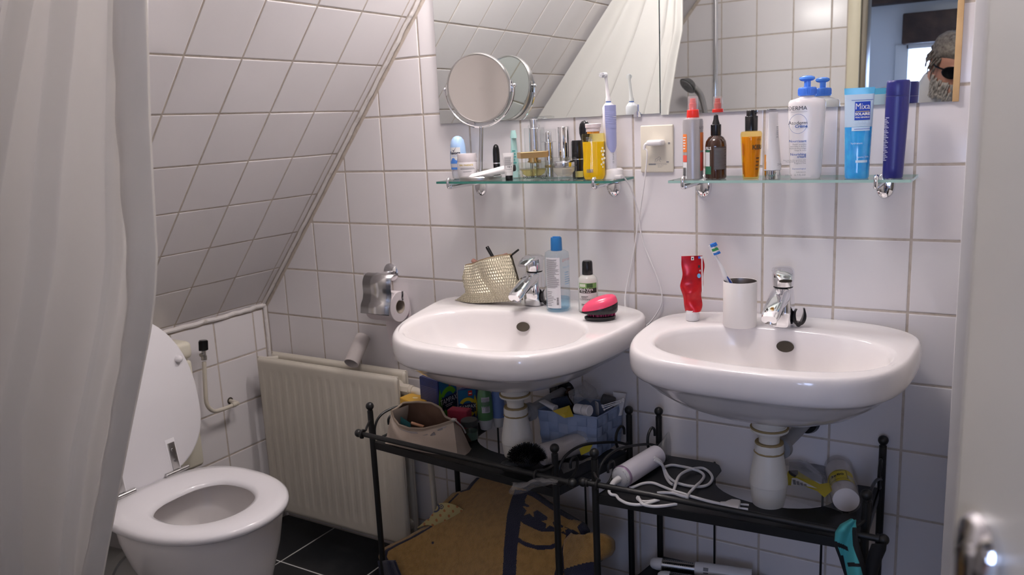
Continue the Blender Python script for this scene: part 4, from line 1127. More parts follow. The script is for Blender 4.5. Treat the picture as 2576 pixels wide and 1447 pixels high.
# plug, cable and socket
sk = thing('wall_socket', 'cream shaver socket plate on the tiles between the two shelves', 'socket', tuple(at(1655, 375, 'y', 0)))
s0, s1 = at(1614, 316, 'y', 0), at(1697, 433, 'y', 0)
M_sock = mat('cream_socket_plastic', (.70, .65, .54), .38)
bm = BM(); box(bm, s0.x, s1.x, -.0095, -.001, s1.z, s0.z, .003, 3); finish('plate', bm, M_sock, sk, world=True)
bm = BM()
for u, v in ((1623, 362), (1683, 360)):
    q = at(u, v, 'y', -.0095); cyl(bm, (q.x, -.009, q.z), (q.x, -.0108, q.z), .0024, n=14); box(bm, q.x - .002, q.x + .002, -.0112, -.0106, q.z - .0004, q.z + .0004)
finish('screw', bm, M_steel, sk, world=True)
bm = BM(); q = at(1658, 408, 'y', -.0097); fm = plain((q.x, -.0098, q.z), (1, 0, 0), (0, 0, 1))
rects(bm, fm, [(-.026, -.008, -.0065, -.0035), (-.026, .024, -.0030, -.0026), (.018, .024, -.0012, .0016)])
text(bm, 'OUTLET FOR SHAVERS', .0026, lambda x_, y_: fm(x_ + .006, y_ - .0062)); text(bm, 'ONLY 20 VA', .0026, lambda x_, y_: fm(x_ + .003, y_ - .0092)); text(bm, '220-240 V', .0026, lambda x_, y_: fm(x_ + .002, y_ - .0122))
def stroke(pts, w=.0006):
    for (ax_, ay), (bx, by) in zip(pts[:-1], pts[1:]):
        d_ = Vector((bx - ax_, by - ay)); n_ = Vector((-d_.y, d_.x)).normalized() * w / 2
        bm.faces.new([bm.verts.new(fm(p_[0], p_[1])) for p_ in ((ax_ + n_.x, ay + n_.y), (bx + n_.x, by + n_.y), (bx - n_.x, by - n_.y), (ax_ - n_.x, ay - n_.y))])
stroke([(-.010, 0), (-.009, .007), (-.004, .009), (-.001, .012), (.004, .011), (.003, .007), (.001, .004), (.004, 0)]); stroke([(-.006, .001), (-.004, .005), (-.001, .006)]); stroke([(.001, .008), (.006, .006)])
finish('printed_symbols', bm, M_inkgrey, sk, world=True, smooth=0)
pg = thing('power_plug', 'flat white two-pin plug pushed into the cream wall socket', 'plug', tuple(at(1650, 360, 'y', -.02)))
g0 = at(1652, 359, 'y', -.022)
bm = BM(); box(bm, g0.x - .020, g0.x + .017, -.040, -.0095, g0.z - .0065, g0.z + .0065, .005, 3); finish('plug_body', bm, M_white, pg, world=True)
bm = BM(); c0 = Vector((g0.x - .019, -.03, g0.z)); sweep(bm, smooth_path([c0 + Vector((.008, 0, 0)), c0 + Vector((-.004, -.004, -.003)), c0 + Vector((-.007, -.004, -.014))], 5), .0033, 10); finish('cord_guard', bm, M_white, pg, world=True)
cab = thing('charger_cable', 'thin white charger cable looping from shelf and socket to behind the left washbasin', 'cable', tuple(at(1600, 600, 'y', -.01)))
bm = BM(); Yc = lambda u, v, y: at(u, v, 'y', y)
pts = [Vector((g0.x - .026, -.034, g0.z - .013)), Yc(1628, 385, -.036), Yc(1622, 450, -.03), Yc(1612, 520, -.018), Yc(1604, 570, -.010), Yc(1593, 640, -.010), Yc(1583, 690, -.012), Yc(1574, 735, -.018), Yc(1573, 770, -.03), Yc(1583, 800, -.035), Yc(1603, 822, -.032), Yc(1625, 820, -.022), Yc(1648, 795, -.012), Yc(1664, 765, -.010), Yc(1664, 735, -.009), Yc(1650, 690, -.008), Yc(1629, 640, -.008), Yc(1620, 615, -.009), Yc(1611, 580, -.011), Yc(1606, 545, -.014), Yc(1598, 505, -.022), Yc(1585, 470, -.045), Yc(1571, 448, -.066), Yc(1563, 443, -.078), Vector((pb.x + pc + .029, -.088, ZG + .0055))]
sweep(bm, smooth_path(pts, 8), .0017, 8); finish('cable', bm, M_white, cab, world=True)

# ---------------------------------------------------------------- right shelf
# grey spray bottle
x, h, r, a = stand(1743, 296, 51, -.095)
e = thing('spray_bottle', 'grey spray bottle with red collar and clear cap on the right shelf', 'spray bottle', (x, -.095, ZG)); H = h
bm = BM(); lathe(bm, [(r * .93, 0), (r, .002), (r, H * .93), (r * .94, H * .975), (r * .62, H * .995), (r * .6, H)], 36); finish('bottle_body', bm, mat('silver_grey_plastic', (.42, .40, .41), .32, .35), e)
z1_ = at(1743, 276, 'y', -.095).z - ZG; z2_ = at(1743, 242, 'y', -.095).z - ZG
M_red = mat('red_plastic', (.80, .035, .025), .3)
bm = BM(); lathe(bm, [(r * .60, H), (r * .62, H + .001), (r * .58, z1_ - .001), (r * .54, z1_)], 30); finish('red_collar', bm, M_red, e)
bm = BM(); lathe(bm, [(r * .36, z1_), (r * .36, z1_ + (z2_ - z1_) * .45), (r * .30, z1_ + (z2_ - z1_) * .5), (r * .28, z1_ + (z2_ - z1_) * .82), (r * .2, z1_ + (z2_ - z1_) * .84)], 26); finish('spray_button', bm, M_red, e)
bm = BM(); lathe(bm, [(r * .50, z1_), (r * .48, z2_ - .002), (r * .45, z2_), (.001, z2_)], 30); finish('clear_cap', bm, clear('frosted_cap', (.93, .9, .9), .12, haze=.22, hazecol=(.85, .8, .8)), e)
bm = BM(); fm = on_cyl(r, a - .80); fm2 = on_cyl(r, a + .98)
rects(bm, fm, [(-.010, .004, H * .45, H * .74, 0), (-.010, .004, H * .29, H * .40, 2), (-.010, .004, H * .02, H * .285, 1)], n=5)
rects(bm, fm2, [(-.005, .012, H * .47, H * .76, 0), (-.005, .012, H * .14, H * .44, 2)], n=5)
rects(bm, on_cyl(r, a - .80, lift=.0008), barcode(-.009, .003, H * .06, H * .20), 3)
rects(bm, on_cyl(r, a - .80, lift=.0008), lines(-.008, .003, H * .50, H * .72, 5, .5, .4, 3), 1, n=3)
text(bm, 'L I S S', .007, lambda p, q: on_cyl(r, a + .98, lift=.0008)(p + .001, q + H * .82), 3)
finish('label', bm, [mat('orange_print', (.82, .22, .05), .45), M_inkw, mat('coral_print', (.74, .10, .07), .45), M_ink], e, smooth=180)
# brown dropper bottle
x, h, r, a = stand(1801, 340, 53, -.088)
e = thing('dropper_bottle', 'brown glass dropper bottle with black rubber bulb on the right shelf', 'bottle', (x, -.088, ZG)); H = h
bm = BM(); lathe(bm, [(r * .88, 0), (r * .99, .003), (r, .006), (r, H * .76), (r * .94, H * .86), (r * .72, H * .95), (r * .46, H * .99), (r * .44, H)], 36); finish('bottle_body', bm, mat('brown_glass', (.045, .018, .010), .06, coat=.6), e)
z1_ = at(1801, 313, 'y', -.088).z - ZG; z2_ = at(1801, 288, 'y', -.088).z - ZG
bm = BM(); lathe(bm, [(r * .47, H - .001), (r * .49, H + .001), (r * .49, z1_ - .001), (r * .45, z1_)], 30); finish('screw_collar', bm, M_blackpl, e)
bm = BM(); lathe(bm, [(r * .36, z1_), (r * .33, z1_ + .003), (r * .24, z1_ + .010), (r * .22, z2_ - .007), (r * .2, z2_ - .002), (r * .1, z2_), (.0003, z2_)], 24); finish('rubber_bulb', bm, mat('black_rubber', (.012, .012, .012), .5), e)
bm = BM(); fm = on_cyl(r, a + .42); rects(bm, fm, [(-.014, .016, H * .22, H * .74, 0)], n=8)
rects(bm, on_cyl(r, a + .42, lift=.0008), lines(-.013, .015, H * .24, H * .72, 17, .15, .42, 8), 1, n=6)
fm = on_cyl(r, a - .72); rects(bm, fm, [(-.012, .003, H * .30, H * .62, 2), (-.012, .003, H * .62, H * .67, 3), (-.012, .006, H * .12, H * .30, 3)], n=4); text(bm, 'CURLS', .0085, lambda p, q: on_cyl(r, a - .72, lift=.0008)(p - .006, q + H * .68), 2, bold=.0003)
finish('label', bm, [mat('dark_label', (.06, .05, .05), .5), M_inkgrey, M_inkw, mat('green_print', (.03, .16, .09), .5)], e, smooth=180)
# amber bottle with black pump
x, h, r, a = stand(1890, 329, 54, -.09)
e = thing('oil_bottle', 'amber oil bottle with black cap on the right shelf', 'bottle', (x, -.09, ZG)); H = h
pf_ = lambda z: r * (.74 + .26 * (z / H) ** .9)
bm = BM(); lathe(bm, [(pf_(0) * .92, 0), (pf_(0), .003)] + [(pf_(H * q), H * q) for q in (.2, .4, .6, .8, .94)] + [(r * .9, H * .985), (r * .5, H)], 36); finish('bottle_body', bm, clear('amber_shell', (.99, .86, .50), .03), e)
bm = BM(); lathe(bm, [(pf_(0) * .84, .004)] + [(pf_(H * q) * .9, H * q) for q in (.2, .4, .6, .88)], 32); finish('amber_oil', bm, mat('amber_hair_oil', (.72, .33, .012), .12, sss=.4), e)
z1_ = at(1890, 292, 'y', -.09).z - ZG; z2_ = at(1890, 277, 'y', -.09).z - ZG
bm = BM(); lathe(bm, [(r * .58, H), (r * .58, z1_ - .001), (r * .55, z1_)], 30); lathe(bm, [(r * .46, z1_), (r * .46, z2_ - .002), (r * .40, z2_), (.001, z2_)], 28); box(bm, r * .1, r * .52, -.006, .006, z1_ + .004, z1_ + .012, .002, M=Matrix.Rotation(a + 1.3, 4, 'Z')); finish('pump_cap', bm, M_blackpl, e)
bm = BM(); fm = on_cyl(r, a + .85, rf=pf_); text(bm, 'KERA', .013, lambda p, q: fm(p, q + H * .62), 0, bold=.0005); text(bm, 'STASE', .005, lambda p, q: fm(p, q + H * .80), 0); rects(bm, fm, lines(-.006, .006, H * .2, H * .5, 4, .5, .3, 5), 0, n=3)
fm = on_cyl(r, a - .95, rf=pf_); rects(bm, fm, [(-.002, .002, H * .5, H * .75), (-.003, .0, H * .1, H * .35)], 1, n=2); finish('label', bm, [mat('brown_print', (.10, .05, .01), .5), mat('rust_print', (.40, .12, .02), .5)], e, smooth=180)
# white tube on chrome cap
p0 = at(1943, 440, 'y', -.09); k = mpp(p0)
e = thing('cream_tube', 'white tube on a chrome cap between the amber and the big white bottle', 'tube', (p0.x, -.09, ZG)); Ht = at(1943, 282, 'y', -.09).z - ZG; r = 20.5 * k; a = towards_cam(p0)
bm = BM(); lathe(bm, [(r * .93, 0), (r * .95, .001), (r * .97, .017), (r * .9, .018)], 30); finish('chrome_cap', bm, M_chrome, e)
bm = BM(); loft(bm, shape_tube(Ht, r * 1.03, .0215, a + 1.15, zb=.018)); finish('tube_body', bm, M_white, e)
bm = BM(); fm = face_map(a + .18, 0, taper=lambda z: r * 1.02 * (1 - .35 * max(0, (z - .05) / Ht))); rects(bm, fm, [(.004, .0075, .085 + .004 * q, .0865 + .004 * q) for q in range(6)]); text(bm, '24h', .006, lambda p, q: fm(p + .011, q + .028)); finish('label', bm, M_inkgrey, e, smooth=0)
bm = BM(); fm = on_cyl(r, a - 1.05); bm2 = [(-.004, .003, .02, .05)]; rects(bm, on_cyl(r * 1.02, a - .95), bm2, n=4); finish('orange_stripe', bm, mat('pale_orange_print', (.70, .32, .08), .5), e, smooth=180)
# big white pump bottle
p0 = at(2027, 440, 'y', -.085); k = mpp(p0); ZB = lambda v: at(2027, v, 'y', -.085).z - ZG
e = thing('lotion_bottle', 'big white lotion bottle with blue pump on the right shelf', 'bottle', (at(2026, 440, 'y', -.085).x, -.085, ZG), towards_cam(p0) + PI / 2)
wt, wb_ = 44.5 * k, 37 * k; Hs = ZB(248); Hn = ZB(240)
rs = []
for z, q, d_ in ((0, .90, .80), (.003, .97, .93), (.012, 1, 1), (Hs * .5, None, 1), (Hs * .90, None, 1), (Hs * .955, -.985, .97), (Hs * .985, -.90, .85), (Hs, -.66, .62), (Hs + .003, -.40, .60), (Hn, -.38, .58)):
    w = wb_ + (wt - wb_) * min(1, z / (Hs * .9))
    s_ = 1 if q is None else abs(q)
    rs.append(ring(0, 0, z, w * s_, .0235 * d_, 44, 2.5))
bm = BM(); loft(bm, rs); finish('bottle_body', bm, mat('white_glossy_bottle', (.80, .77, .77), .22, sss=.15), e)
M_blue = mat('blue_pump_plastic', (.06, .20, .75), .25)
bm = BM(); lathe(bm, [(.0165, Hn - .001), (.0175, Hn), (.0175, ZB(222)), (.0165, ZB(220)), (.011, ZB(219))], 32)
for q in range(36):
    t = 2 * PI * q / 36; cyl(bm, (.0175 * math.cos(t), .0175 * math.sin(t), Hn + .002), (.0175 * math.cos(t), .0175 * math.sin(t), ZB(224)), .0006, n=5)
finish('pump_collar', bm, M_blue, e)
bm = BM(); lathe(bm, [(.0065, ZB(219)), (.0065, ZB(204))], 20)
rs = []
for z, q in ((ZB(205), .006), (ZB(203), .012), (ZB(199), .0155), (ZB(194), .0145), (ZB(191), .009), (ZB(190), .001)): rs.append(ring(-.001, 0, z, q, q * .72, 24))
loft(bm, rs); finish('pump_head', bm, mat('clear_blue_plastic', (.08, .26, .82), .15, sss=.2), e)
bm = BM(); fm = plain((0, -.0241, 0), (1, 0, 0), (0, 0, 1))
def fmw(x_, y_):
    if x_ > -.030: return fm(x_, y_)
    o_ = -.030 - x_; return Vector((-.030 - .0075 * math.sin(min(o_, .02) / .02 * PI / 2), -.0241 + o_ * .95, y_))
text(bm, 'BIODERMA', .0112, lambda p, q: fmw(p + .0005, q + ZB(276)), 0, align='RIGHT', bold=.0001); rects(bm, fm, [(-.030, .001, ZB(281), ZB(280.3))], 1)
text(bm, 'Atoderm', .0098, lambda p, q: fm(p - .0165, q + ZB(312)), 0); text(bm, 'Crème', .0085, lambda p, q: fm(p - .010, q + ZB(320)), 2, bold=.0002)
cc = ZB(310.5)
for q in range(40):
    t0, t1 = 2 * PI * q / 40, 2 * PI * (q + 1) / 40; r1, r2 = .0168, .0173
    bm.faces.new([bm.verts.new(fm(-.016 + rr0 * math.cos(t), cc + 1.12 * rr0 * math.sin(t))) for rr0, t in ((r1, t0), (r2, t0), (r2, t1), (r1, t1))]).material_index = 2
R3 = lambda s, v, sz, m, b=0: text(bm, s, sz, lambda p, q: fm(p + .0005, q + ZB(v)), m, align='RIGHT', bold=b)
R3('Nourrissant', 356, .0068, 2, .0001); R3('Peaux sensibles', 363, .0042, 1); R3('normales à sèches', 368, .0042, 1); R3('Hydrate & protège', 373, .0042, 1); R3('Visage & corps', 378, .0038, 1)
R3('Nourishing', 389, .0068, 2, .0001); R3('cream', 395, .0068, 2, .0001); R3('Normal to dry sensitive skin', 402, .0038, 1); R3('Moisturising & protective', 406, .0038, 1); R3('Fragrance free', 410, .0038, 1)
R3('Dermatological', 424, .0042, 2); R3('Laboratoire', 432, .0038, 1); R3('500 ml  16.7 FL.OZ', 440, .0050, 1)
finish('label', bm, [M_ink, M_inkgrey, M_inkblue], e, smooth=0)
# blue gel tube
p0 = at(2157, 440, 'y', -.09); k = mpp(p0); Z2 = lambda v: at(2157, v, 'y', -.09).z - ZG
e = thing('gel_tube', 'bright blue translucent gel tube standing on the right shelf', 'tube', (at(2155, 440, 'y', -.09).x, -.09, ZG), towards_cam(p0) + PI / 2); H = Z2(221)
def flat_ring(z, w, d_): return ring(0, 0, z, w, d_, 40, 2.1)
wz = lambda z: (28.5 + 6.0 * z / H) * k; dz = lambda z: max(.0012, .0205 * (1 - (z / H) ** 1.9))
bm = BM(); zs = [0, .002, .006] + [H * q / 12 for q in range(1, 12)]
loft(bm, [flat_ring(0, wz(0) * .93, .0185), flat_ring(.003, wz(0), .0203)] + [flat_ring(H * q / 14, wz(H * q / 14), dz(H * q / 14)) for q in range(1, 9)]); finish('gel_body', bm, mat('blue_gel', (.035, .33, .74), .12, sss=.35, coat=.4, noise=(45, (.06, .44, .82), .4, .7)), e)
bm = BM(); loft(bm, [flat_ring(H * q / 14 + (0 if q > 8 else .0002), wz(H * q / 14), dz(H * q / 14)) for q in range(8, 14)]); finish('tube_shoulder', bm, mat('pale_blue_film', (.52, .66, .80), .2), e)
bm = BM(); loft(bm, [flat_ring(H * 13 / 14, wz(H) * 1.0, .0016), flat_ring(H, wz(H) * 1.02, .0013)]); finish('crimp', bm, mat('cyan_crimp', (.12, .50, .80), .2), e)
bm = BM(); fm = lambda x_, y_: Vector((x_, -max(dz(y_) * math.sqrt(max(0, 1 - (x_ / wz(y_)) ** 2)), .0013) - .0006, y_))
fm3 = lambda x_, y_: fm(x_, y_) + Vector((0, -.0004, 0)); yb0, yb1 = Z2(302), Z2(256)
rects(bm, fm, [(-.0075, .0205, yb0 + (yb1 - yb0) * q / 6, yb0 + (yb1 - yb0) * (q + 1) / 6) for q in range(6)], 0, n=8)
text(bm, 'Mixa', .0165, lambda p, q: fm3(p + .0065, q + Z2(275)), 1, sx=.84, bold=.00015); text(bm, 'SOLAIRE', .0070, lambda p, q: fm3(p + .0065, q + Z2(290)), 1, bold=.0003); text(bm, 'PEAU SENSIBLE', .0038, lambda p, q: fm3(p + .0065, q + Z2(297)), 1, bold=.0001)
rects(bm, fm3, [(-.006, .019, Z2(281.5), Z2(280))], 2, n=8); rects(bm, fm, [(-.014, .025, Z2(252.4), Z2(251.6))], 0, n=8)
rects(bm, fm, [(-.012, .025, Z2(329), Z2(320))], 3, n=8); rects(bm, fm3, [(-.008, .022, Z2(325), Z2(323.8))], 0, n=6)
text(bm, 'GELÉE APRÈS', .0055, lambda p, q: fm3(p + .007, q + Z2(310)), 3); text(bm, 'SOLEIL', .0055, lambda p, q: fm3(p + .007, q + Z2(317)), 3)
text(bm, 'hydratant', .0055, lambda p, q: fm3(p - .002, q + Z2(362)), 3); rects(bm, fm, [(-.003, .022, Z2(408), Z2(402))], 3, n=6); text(bm, 'apaise 24h', .005, lambda p, q: fm3(p + .010, q + Z2(396)), 3)
finish('label', bm, [mat('royal_blue_print', (.01, .05, .40), .4), M_inkw, M_inkgold, mat('pale_blue_print', (.60, .76, .90), .4)], e, smooth=180)
# dark blue shampoo bottle
pB, pT = at(2245, 449, 'y', -.088), at(2255, 202, 'y', -.088); k = mpp(pB)
e = thing('shampoo_bottle', 'tall dark blue bottle at the right end of the right shelf', 'bottle', (pB.x, -.088, ZG), towards_cam(pB) + PI / 2); H = pT.z - ZG
lean = .0035
bm = BM(); wz = lambda t: (23.5 + 3.5 * math.sin(min(1, t * 1.1) * PI / 2)) * k
rg2 = lambda t, s=1: [p + Vector((lean * t, 0, 0)) for p in ring(0, 0, H * t, wz(t) * s, .0175 * s, 40, 2.4)]
loft(bm, [rg2(0, .93), rg2(.012)] + [rg2(.84 * q / 8) for q in range(1, 9)]); M_navy = mat('deep_blue_plastic', (.020, .022, .165), .28)
finish('bottle_body', bm, M_navy, e)
bm = BM(); loft(bm, [rg2(.842, .985), rg2(.85, 1.0), rg2(.97, 1.0), rg2(.99, .97), rg2(1.0, .9)]); finish('flip_cap', bm, M_navy, e)
bm = BM(); fm = lambda x_, y_: Vector((-wz(y_ / H) * .80 + lean * y_ / H + x_, -.0176 * (1 - .80 ** 2.4) ** (1 / 2.4) - .0008 + (-x_) * .75, y_))
rects(bm, fm, [((-.004 if q % 7 else -.002), (.004 - .002 * ((q * 5) % 3)), H * .62 - .0031 * q, H * .62 - .0031 * q + .0015) for q in range(27)])
finish('label', bm, mat('lavender_print', (.45, .47, .62), .5), e, smooth=0)

# ================================================================ on the left washbasin
ZD = -.1805
dz_ = lambda y: LZ0 + (-.199 - LZ0) * min(1, max(0, (-y - .10) / .384))
# gold pouch
pL, pR = at(1144, 757, 'z', -.181), at(1312, 757, 'z', -.181)
e = thing('makeup_pouch', 'gold scaly make-up pouch slumped open on the left washbasin', 'pouch', tuple((pL + pR) / 2))
Yg = -.105
tops = [(1170, 668), (1190, 664), (1210, 655), (1235, 648), (1262, 643), (1284, 642)]
botm = [(1144, 757), (1176, 761), (1210, 761), (1245, 760), (1280, 758), (1312, 757)]
side = {0: [(1144, 757), (1172, 735), (1163, 700), (1170, 668)], 1: [(1312, 757), (1308, 730), (1298, 690), (1284, 642)]}
def lerp_path(pts, t):
    n = len(pts) - 1; i = min(int(t * n), n - 1); f_ = t * n - i
    return Vector(pts[i]).lerp(Vector(pts[i + 1]), f_)
def coons(s, t):
    b, tt = lerp_path(botm, s), lerp_path(tops, s); l, r_ = lerp_path(side[0], t), lerp_path(side[1], t)
    c = Vector(botm[0]) * (1 - s) * (1 - t) + Vector(botm[-1]) * s * (1 - t) + Vector(tops[0]) * (1 - s) * t + Vector(tops[-1]) * s * t
    return b * (1 - t) + tt * t + l * (1 - s) + r_ * s - c
def pouch(s, t, front=True):
    q = coons(s, t); bul = max(0, math.sin(PI * min(1, max(0, s)))) ** .6 * math.sin(PI * (.16 + .80 * t)) - .30 * math.exp(-((s - .62 + .30 * t) / .07) ** 2) * (1 - t) * t * 2.4
    crease = .006 * math.sin(6 * s + 5 * t)
    th = (.006 + .026 * bul + crease * math.sin(PI * s)) * (1 if s > .001 and s < .999 else .3)
    y = Yg - th if front else Yg + th * .8
    y += .022 * t    # leans back
    p = at(q.x, q.y, 'y', (y + Yg - .006 + .022 * t) / 2 if front else Yg - .006 + .022 * t); return Vector((p.x, y, max(p.z, dz_(y) + .0008)))
def hexbump(u_, v_):
    """scale relief"""
    best = 0.0; a_, b_ = u_ * 25, v_ * 16
    for row in (math.floor(b_) - 1, math.floor(b_), math.floor(b_) + 1):
        off = .5 if row % 2 else 0.0; fx = (a_ + off) % 1 - .5; fy = b_ - row - .5
        best = max(best, 1 - (abs(fx) * 1.25 + (abs(fy) * .78)) ** 1.4 * 1.35)
    return max(0.0, best)
M_scale = mat('gold_scale_leather', (.58, .53, .40), .30, .55)
bm = BM()
def pf1(s, t):
    p = pouch(s, t); return p + Vector((0, -.0034 * hexbump(s, t), 0))
grid(bm, pf1, 240, 170); grid(bm, lambda s, t: pouch(s, t, False), 30, 24)
finish('pouch_body', bm, M_scale, e, world=True, smooth=80, normals=False)
bm = BM(); sweep(bm, [pouch(q / 30, 1.0) + Vector((0, 0, .0008)) for q in range(31)], .0016, 8); sweep(bm, [pouch(q / 30, 1.0, False) + Vector((0, 0, .0008)) for q in range(31)], .0016, 8); finish('zip_edge', bm, mat('brass_zip', (.45, .33, .20), .4, .6), e, world=True)
def stick(name, label, cat, u0, v0, u1, v1, y0, y1, r, m, tipm=None, r1=None):
    A, B = at(u0, v0, 'y', y0), at(u1, v1, 'y', y1); e = thing(name, label, cat, tuple(A))
    bm = BM(); cyl(bm, A, A.lerp(B, .9), r, r1 or r, n=16); finish('barrel', bm, m, e, world=True)
    bm = BM(); cyl(bm, A.lerp(B, .9), B, (r1 or r) * 1.02, (r1 or r) * .92, n=16); finish('end_cap', bm, tipm or m, e, world=True)
stick('eye_pencil', 'thick black pencil sticking up left from the gold pouch', 'pencil', 1250, 665, 1225, 621, -.085, -.080, .0042, M_blackpl, M_blackpl, .0048)
stick('makeup_brush', 'thin black brush handle sticking out right from the gold pouch', 'brush', 1270, 655, 1305, 628, -.085, -.075, .0026, M_blackpl)
stick('lipstick', 'rose lipstick end poking from the left corner of the gold pouch', 'lipstick', 1215, 672, 1189, 655, -.088, -.085, .0062, mat('rose_plastic', (.42, .22, .18), .3))
stick('compact_case', 'rosy brown case edge poking from the middle of the gold pouch', 'compact', 1250, 650, 1276, 641, -.082, -.078, .0055, mat('rosy_brown', (.40, .23, .20), .35))
# clear micellar bottle
pB = at(1405, 780, 'z', ZD); yb = pB.y + .03; k = mpp(pB)
x, h, r, a = stand(1404, 633, 62, -.115, ZD); zb2 = dz_(-.115) + .0005
e = thing('micellar_bottle', 'tall clear bottle with blue disc cap right of the left tap', 'bottle', (at(1405, 770, 'y', -.115).x, -.115, zb2)); H = at(1404, 629, 'y', -.115).z - zb2
bm = BM(); lathe(bm, [(r * .92, 0), (r, .003), (r, H * .90), (r * .95, H * .965), (r * .75, H * .99), (r * .42, H)], 36); finish('clear_shell', bm, clear('blue_tinted_plastic', (.90, .95, .98), .03, haze=.05, hazecol=(.75, .8, .85)), e)
bm = BM(); lathe(bm, [(r * .84, .0035), (r * .93, .007), (r * .93, H * .20)], 34); finish('blue_liquid', bm, clear('pale_blue_water', (.72, .87, .96), .02, ior=1.33), e)
z2_ = at(1404, 597, 'y', -.115).z - zb2
bm = BM(); lathe(bm, [(r * .46, H - .001), (r * .47, H + .001), (r * .45, z2_ - .004), (r * .42, z2_), (.001, z2_ - .001)], 30); box(bm, -.008, .010, -.004, .004, z2_ - .003, z2_ + .002, .001, M=Matrix.Rotation(a + 1.2, 4, 'Z')); finish('disc_cap', bm, mat('strong_blue_plastic', (.02, .16, .42), .3), e)
bm = BM(); rects(bm, on_cyl(r, a - .38), [(-.020, .018, H * .06, H * .90, 0)], n=14)
rects(bm, on_cyl(r, a - .38, lift=.0009), lines(-.018, .016, H * .40, H * .88, 30, .35, .40, 11), 1, n=6)
rects(bm, on_cyl(r, a - .38, lift=.0009), lines(-.018, .002, H * .10, H * .36, 9, .5, .3, 12), 1, n=5)
rects(bm, on_cyl(r, a - .38, lift=.0009), [(x0_, x1_, y0_, y1_, 2) for x0_, x1_, y0_, y1_ in [(.008, .013, H * (.12 + .014 * q), H * (.12 + .014 * q + .006)) for q in range(9)]])
text(bm, 'e', .007, lambda p, q: on_cyl(r, a - .38, lift=.0009)(p + .004, q + H * .2), 2)
fm = on_cyl(r, a + .95); text(bm, 'garnier', .011, lambda p, q: fm(p, q + H * .84), 3); text(bm, 'SOLUTION', .006, lambda p, q: fm(p, q + H * .72), 4); rects(bm, fm, lines(-.010, .010, H * .45, H * .68, 6, .4, .3, 6), 4, n=4)
finish('label', bm, [mat('silver_white_label', (.72, .72, .75), .4), M_inkgrey, M_ink, mat('pale_red_print', (.50, .28, .28), .5), mat('pale_blue_text', (.28, .45, .62), .5)], e, smooth=180)
# aloe bottle
ya = -.105; zb2 = dz_(ya) + .0005
x, h, r, a = stand(1478, 690, 50, ya, zb2); H = h
e = thing('cleanser_bottle', 'pale bottle with black cap and green label behind the pink brush', 'bottle', (x, ya, zb2))
bm = BM(); lathe(bm, [(r * .92, 0), (r, .003), (r, H * .80), (r * .92, H * .90), (r * .7, H * .97), (r * .5, H)], 34); finish('bottle_body', bm, mat('milky_clear_plastic', (.66, .66, .62), .2, sss=.2), e)
z2_ = at(1477, 656, 'y', ya).z - zb2
bm = BM(); lathe(bm, [(r * .54, H), (r * .55, H + .001), (r * .52, z2_ - .004), (r * .44, z2_), (.001, z2_)], 28); finish('cap', bm, M_blackpl, e)
bm = BM(); fm = on_cyl(r, a); fm2 = on_cyl(r, a, lift=.0008)
rects(bm, fm, [(-.024, .024, H * .66, H * .80, 0), (-.024, .024, H * .53, H * .66, 1), (-.024, .024, H * .06, H * .53, 2)], n=14)
rects(bm, fm2, [(-.022, -.006, H * .70, H * .78, 3), (-.003, .012, H * .68, H * .79, 4)], n=5)
text(bm, 'Aloë Vera', .0085, lambda p, q: fm2(p - .005, q + H * .60), 5, bold=.0002); text(bm, 'Aloe Vera', .0065, lambda p, q: fm2(p - .006, q + H * .545), 5)
text(bm, 'CLEANSING MILK', .0058, lambda p, q: fm2(p - .001, q + H * .34), 6, bold=.0002); rects(bm, fm2, [(-.018, .0, H * .43, H * .445, 6), (-.018, -.004, H * .40, H * .412, 6), (-.018, .006, H * .22, H * .235, 6), (-.018, .002, H * .19, H * .2, 6)], n=4)
finish('label', bm, [mat('leaf_green_print', (.20, .40, .12), .5), mat('dark_brown_print', (.03, .022, .018), .4), mat('label_white', (.70, .69, .68), .45), mat('pale_green_print', (.66, .74, .58), .5), mat('dark_green_print', (.04, .10, .03), .5), M_inkw, M_ink], e, smooth=180)
# detangling brush
pb_ = at(1507, 808, 'z', dz_(-.19))
e = thing('detangling_brush', 'pink and black palm hairbrush lying on the left washbasin rim', 'hairbrush', (pb_.x, pb_.y + .015, dz_(pb_.y + .015) + .0008), math.radians(34))
bm = BM()
def egg(s, z, dx=0): return [Vector((dx + s * (.038 * math.cos(t) if math.cos(t) > 0 else .047 * math.cos(t)), s * .029 * math.sin(t) * (1 if math.cos(t) > 0 else 1 - .18 * math.cos(t) ** 2), z + .006 * (1 if False else 0) + 0.010 * s * math.cos(t) * (1 if z > .02 else 0))) for t in [2 * PI * q / 40 for q in range(40)]]
loft(bm, [egg(.80, .0), egg(.86, .003), egg(.86, .007), egg(.78, .009)]); finish('black_tray', bm, M_blackpl, e)
bm = BM()
for q in range(120):
    t = 2.39996 * q; rr0 = math.sqrt((q + .5) / 120) * .82; cyl(bm, (.040 * rr0 * math.cos(t), .026 * rr0 * math.sin(t), .008), (.040 * rr0 * math.cos(t), .026 * rr0 * math.sin(t), .017), .0010, n=5)
finish('bristles', bm, mat('dark_pink_bristles', (.40, .02, .12), .4), e)
bm = BM(); loft(bm, [egg(.93, .0155), egg(.99, .020), egg(1.0, .027), egg(.98, .031)]); finish('black_body', bm, M_blackpl, e)
bm = BM(); loft(bm, [egg(.985, .0305), egg(.96, .036), egg(.86, .044, .001), egg(.66, .050, .002), egg(.35, .0535, .003), egg(.05, .054, .003)]); finish('pink_shell', bm, mat('coral_pink_plastic', (.78, .075, .16), .22), e)

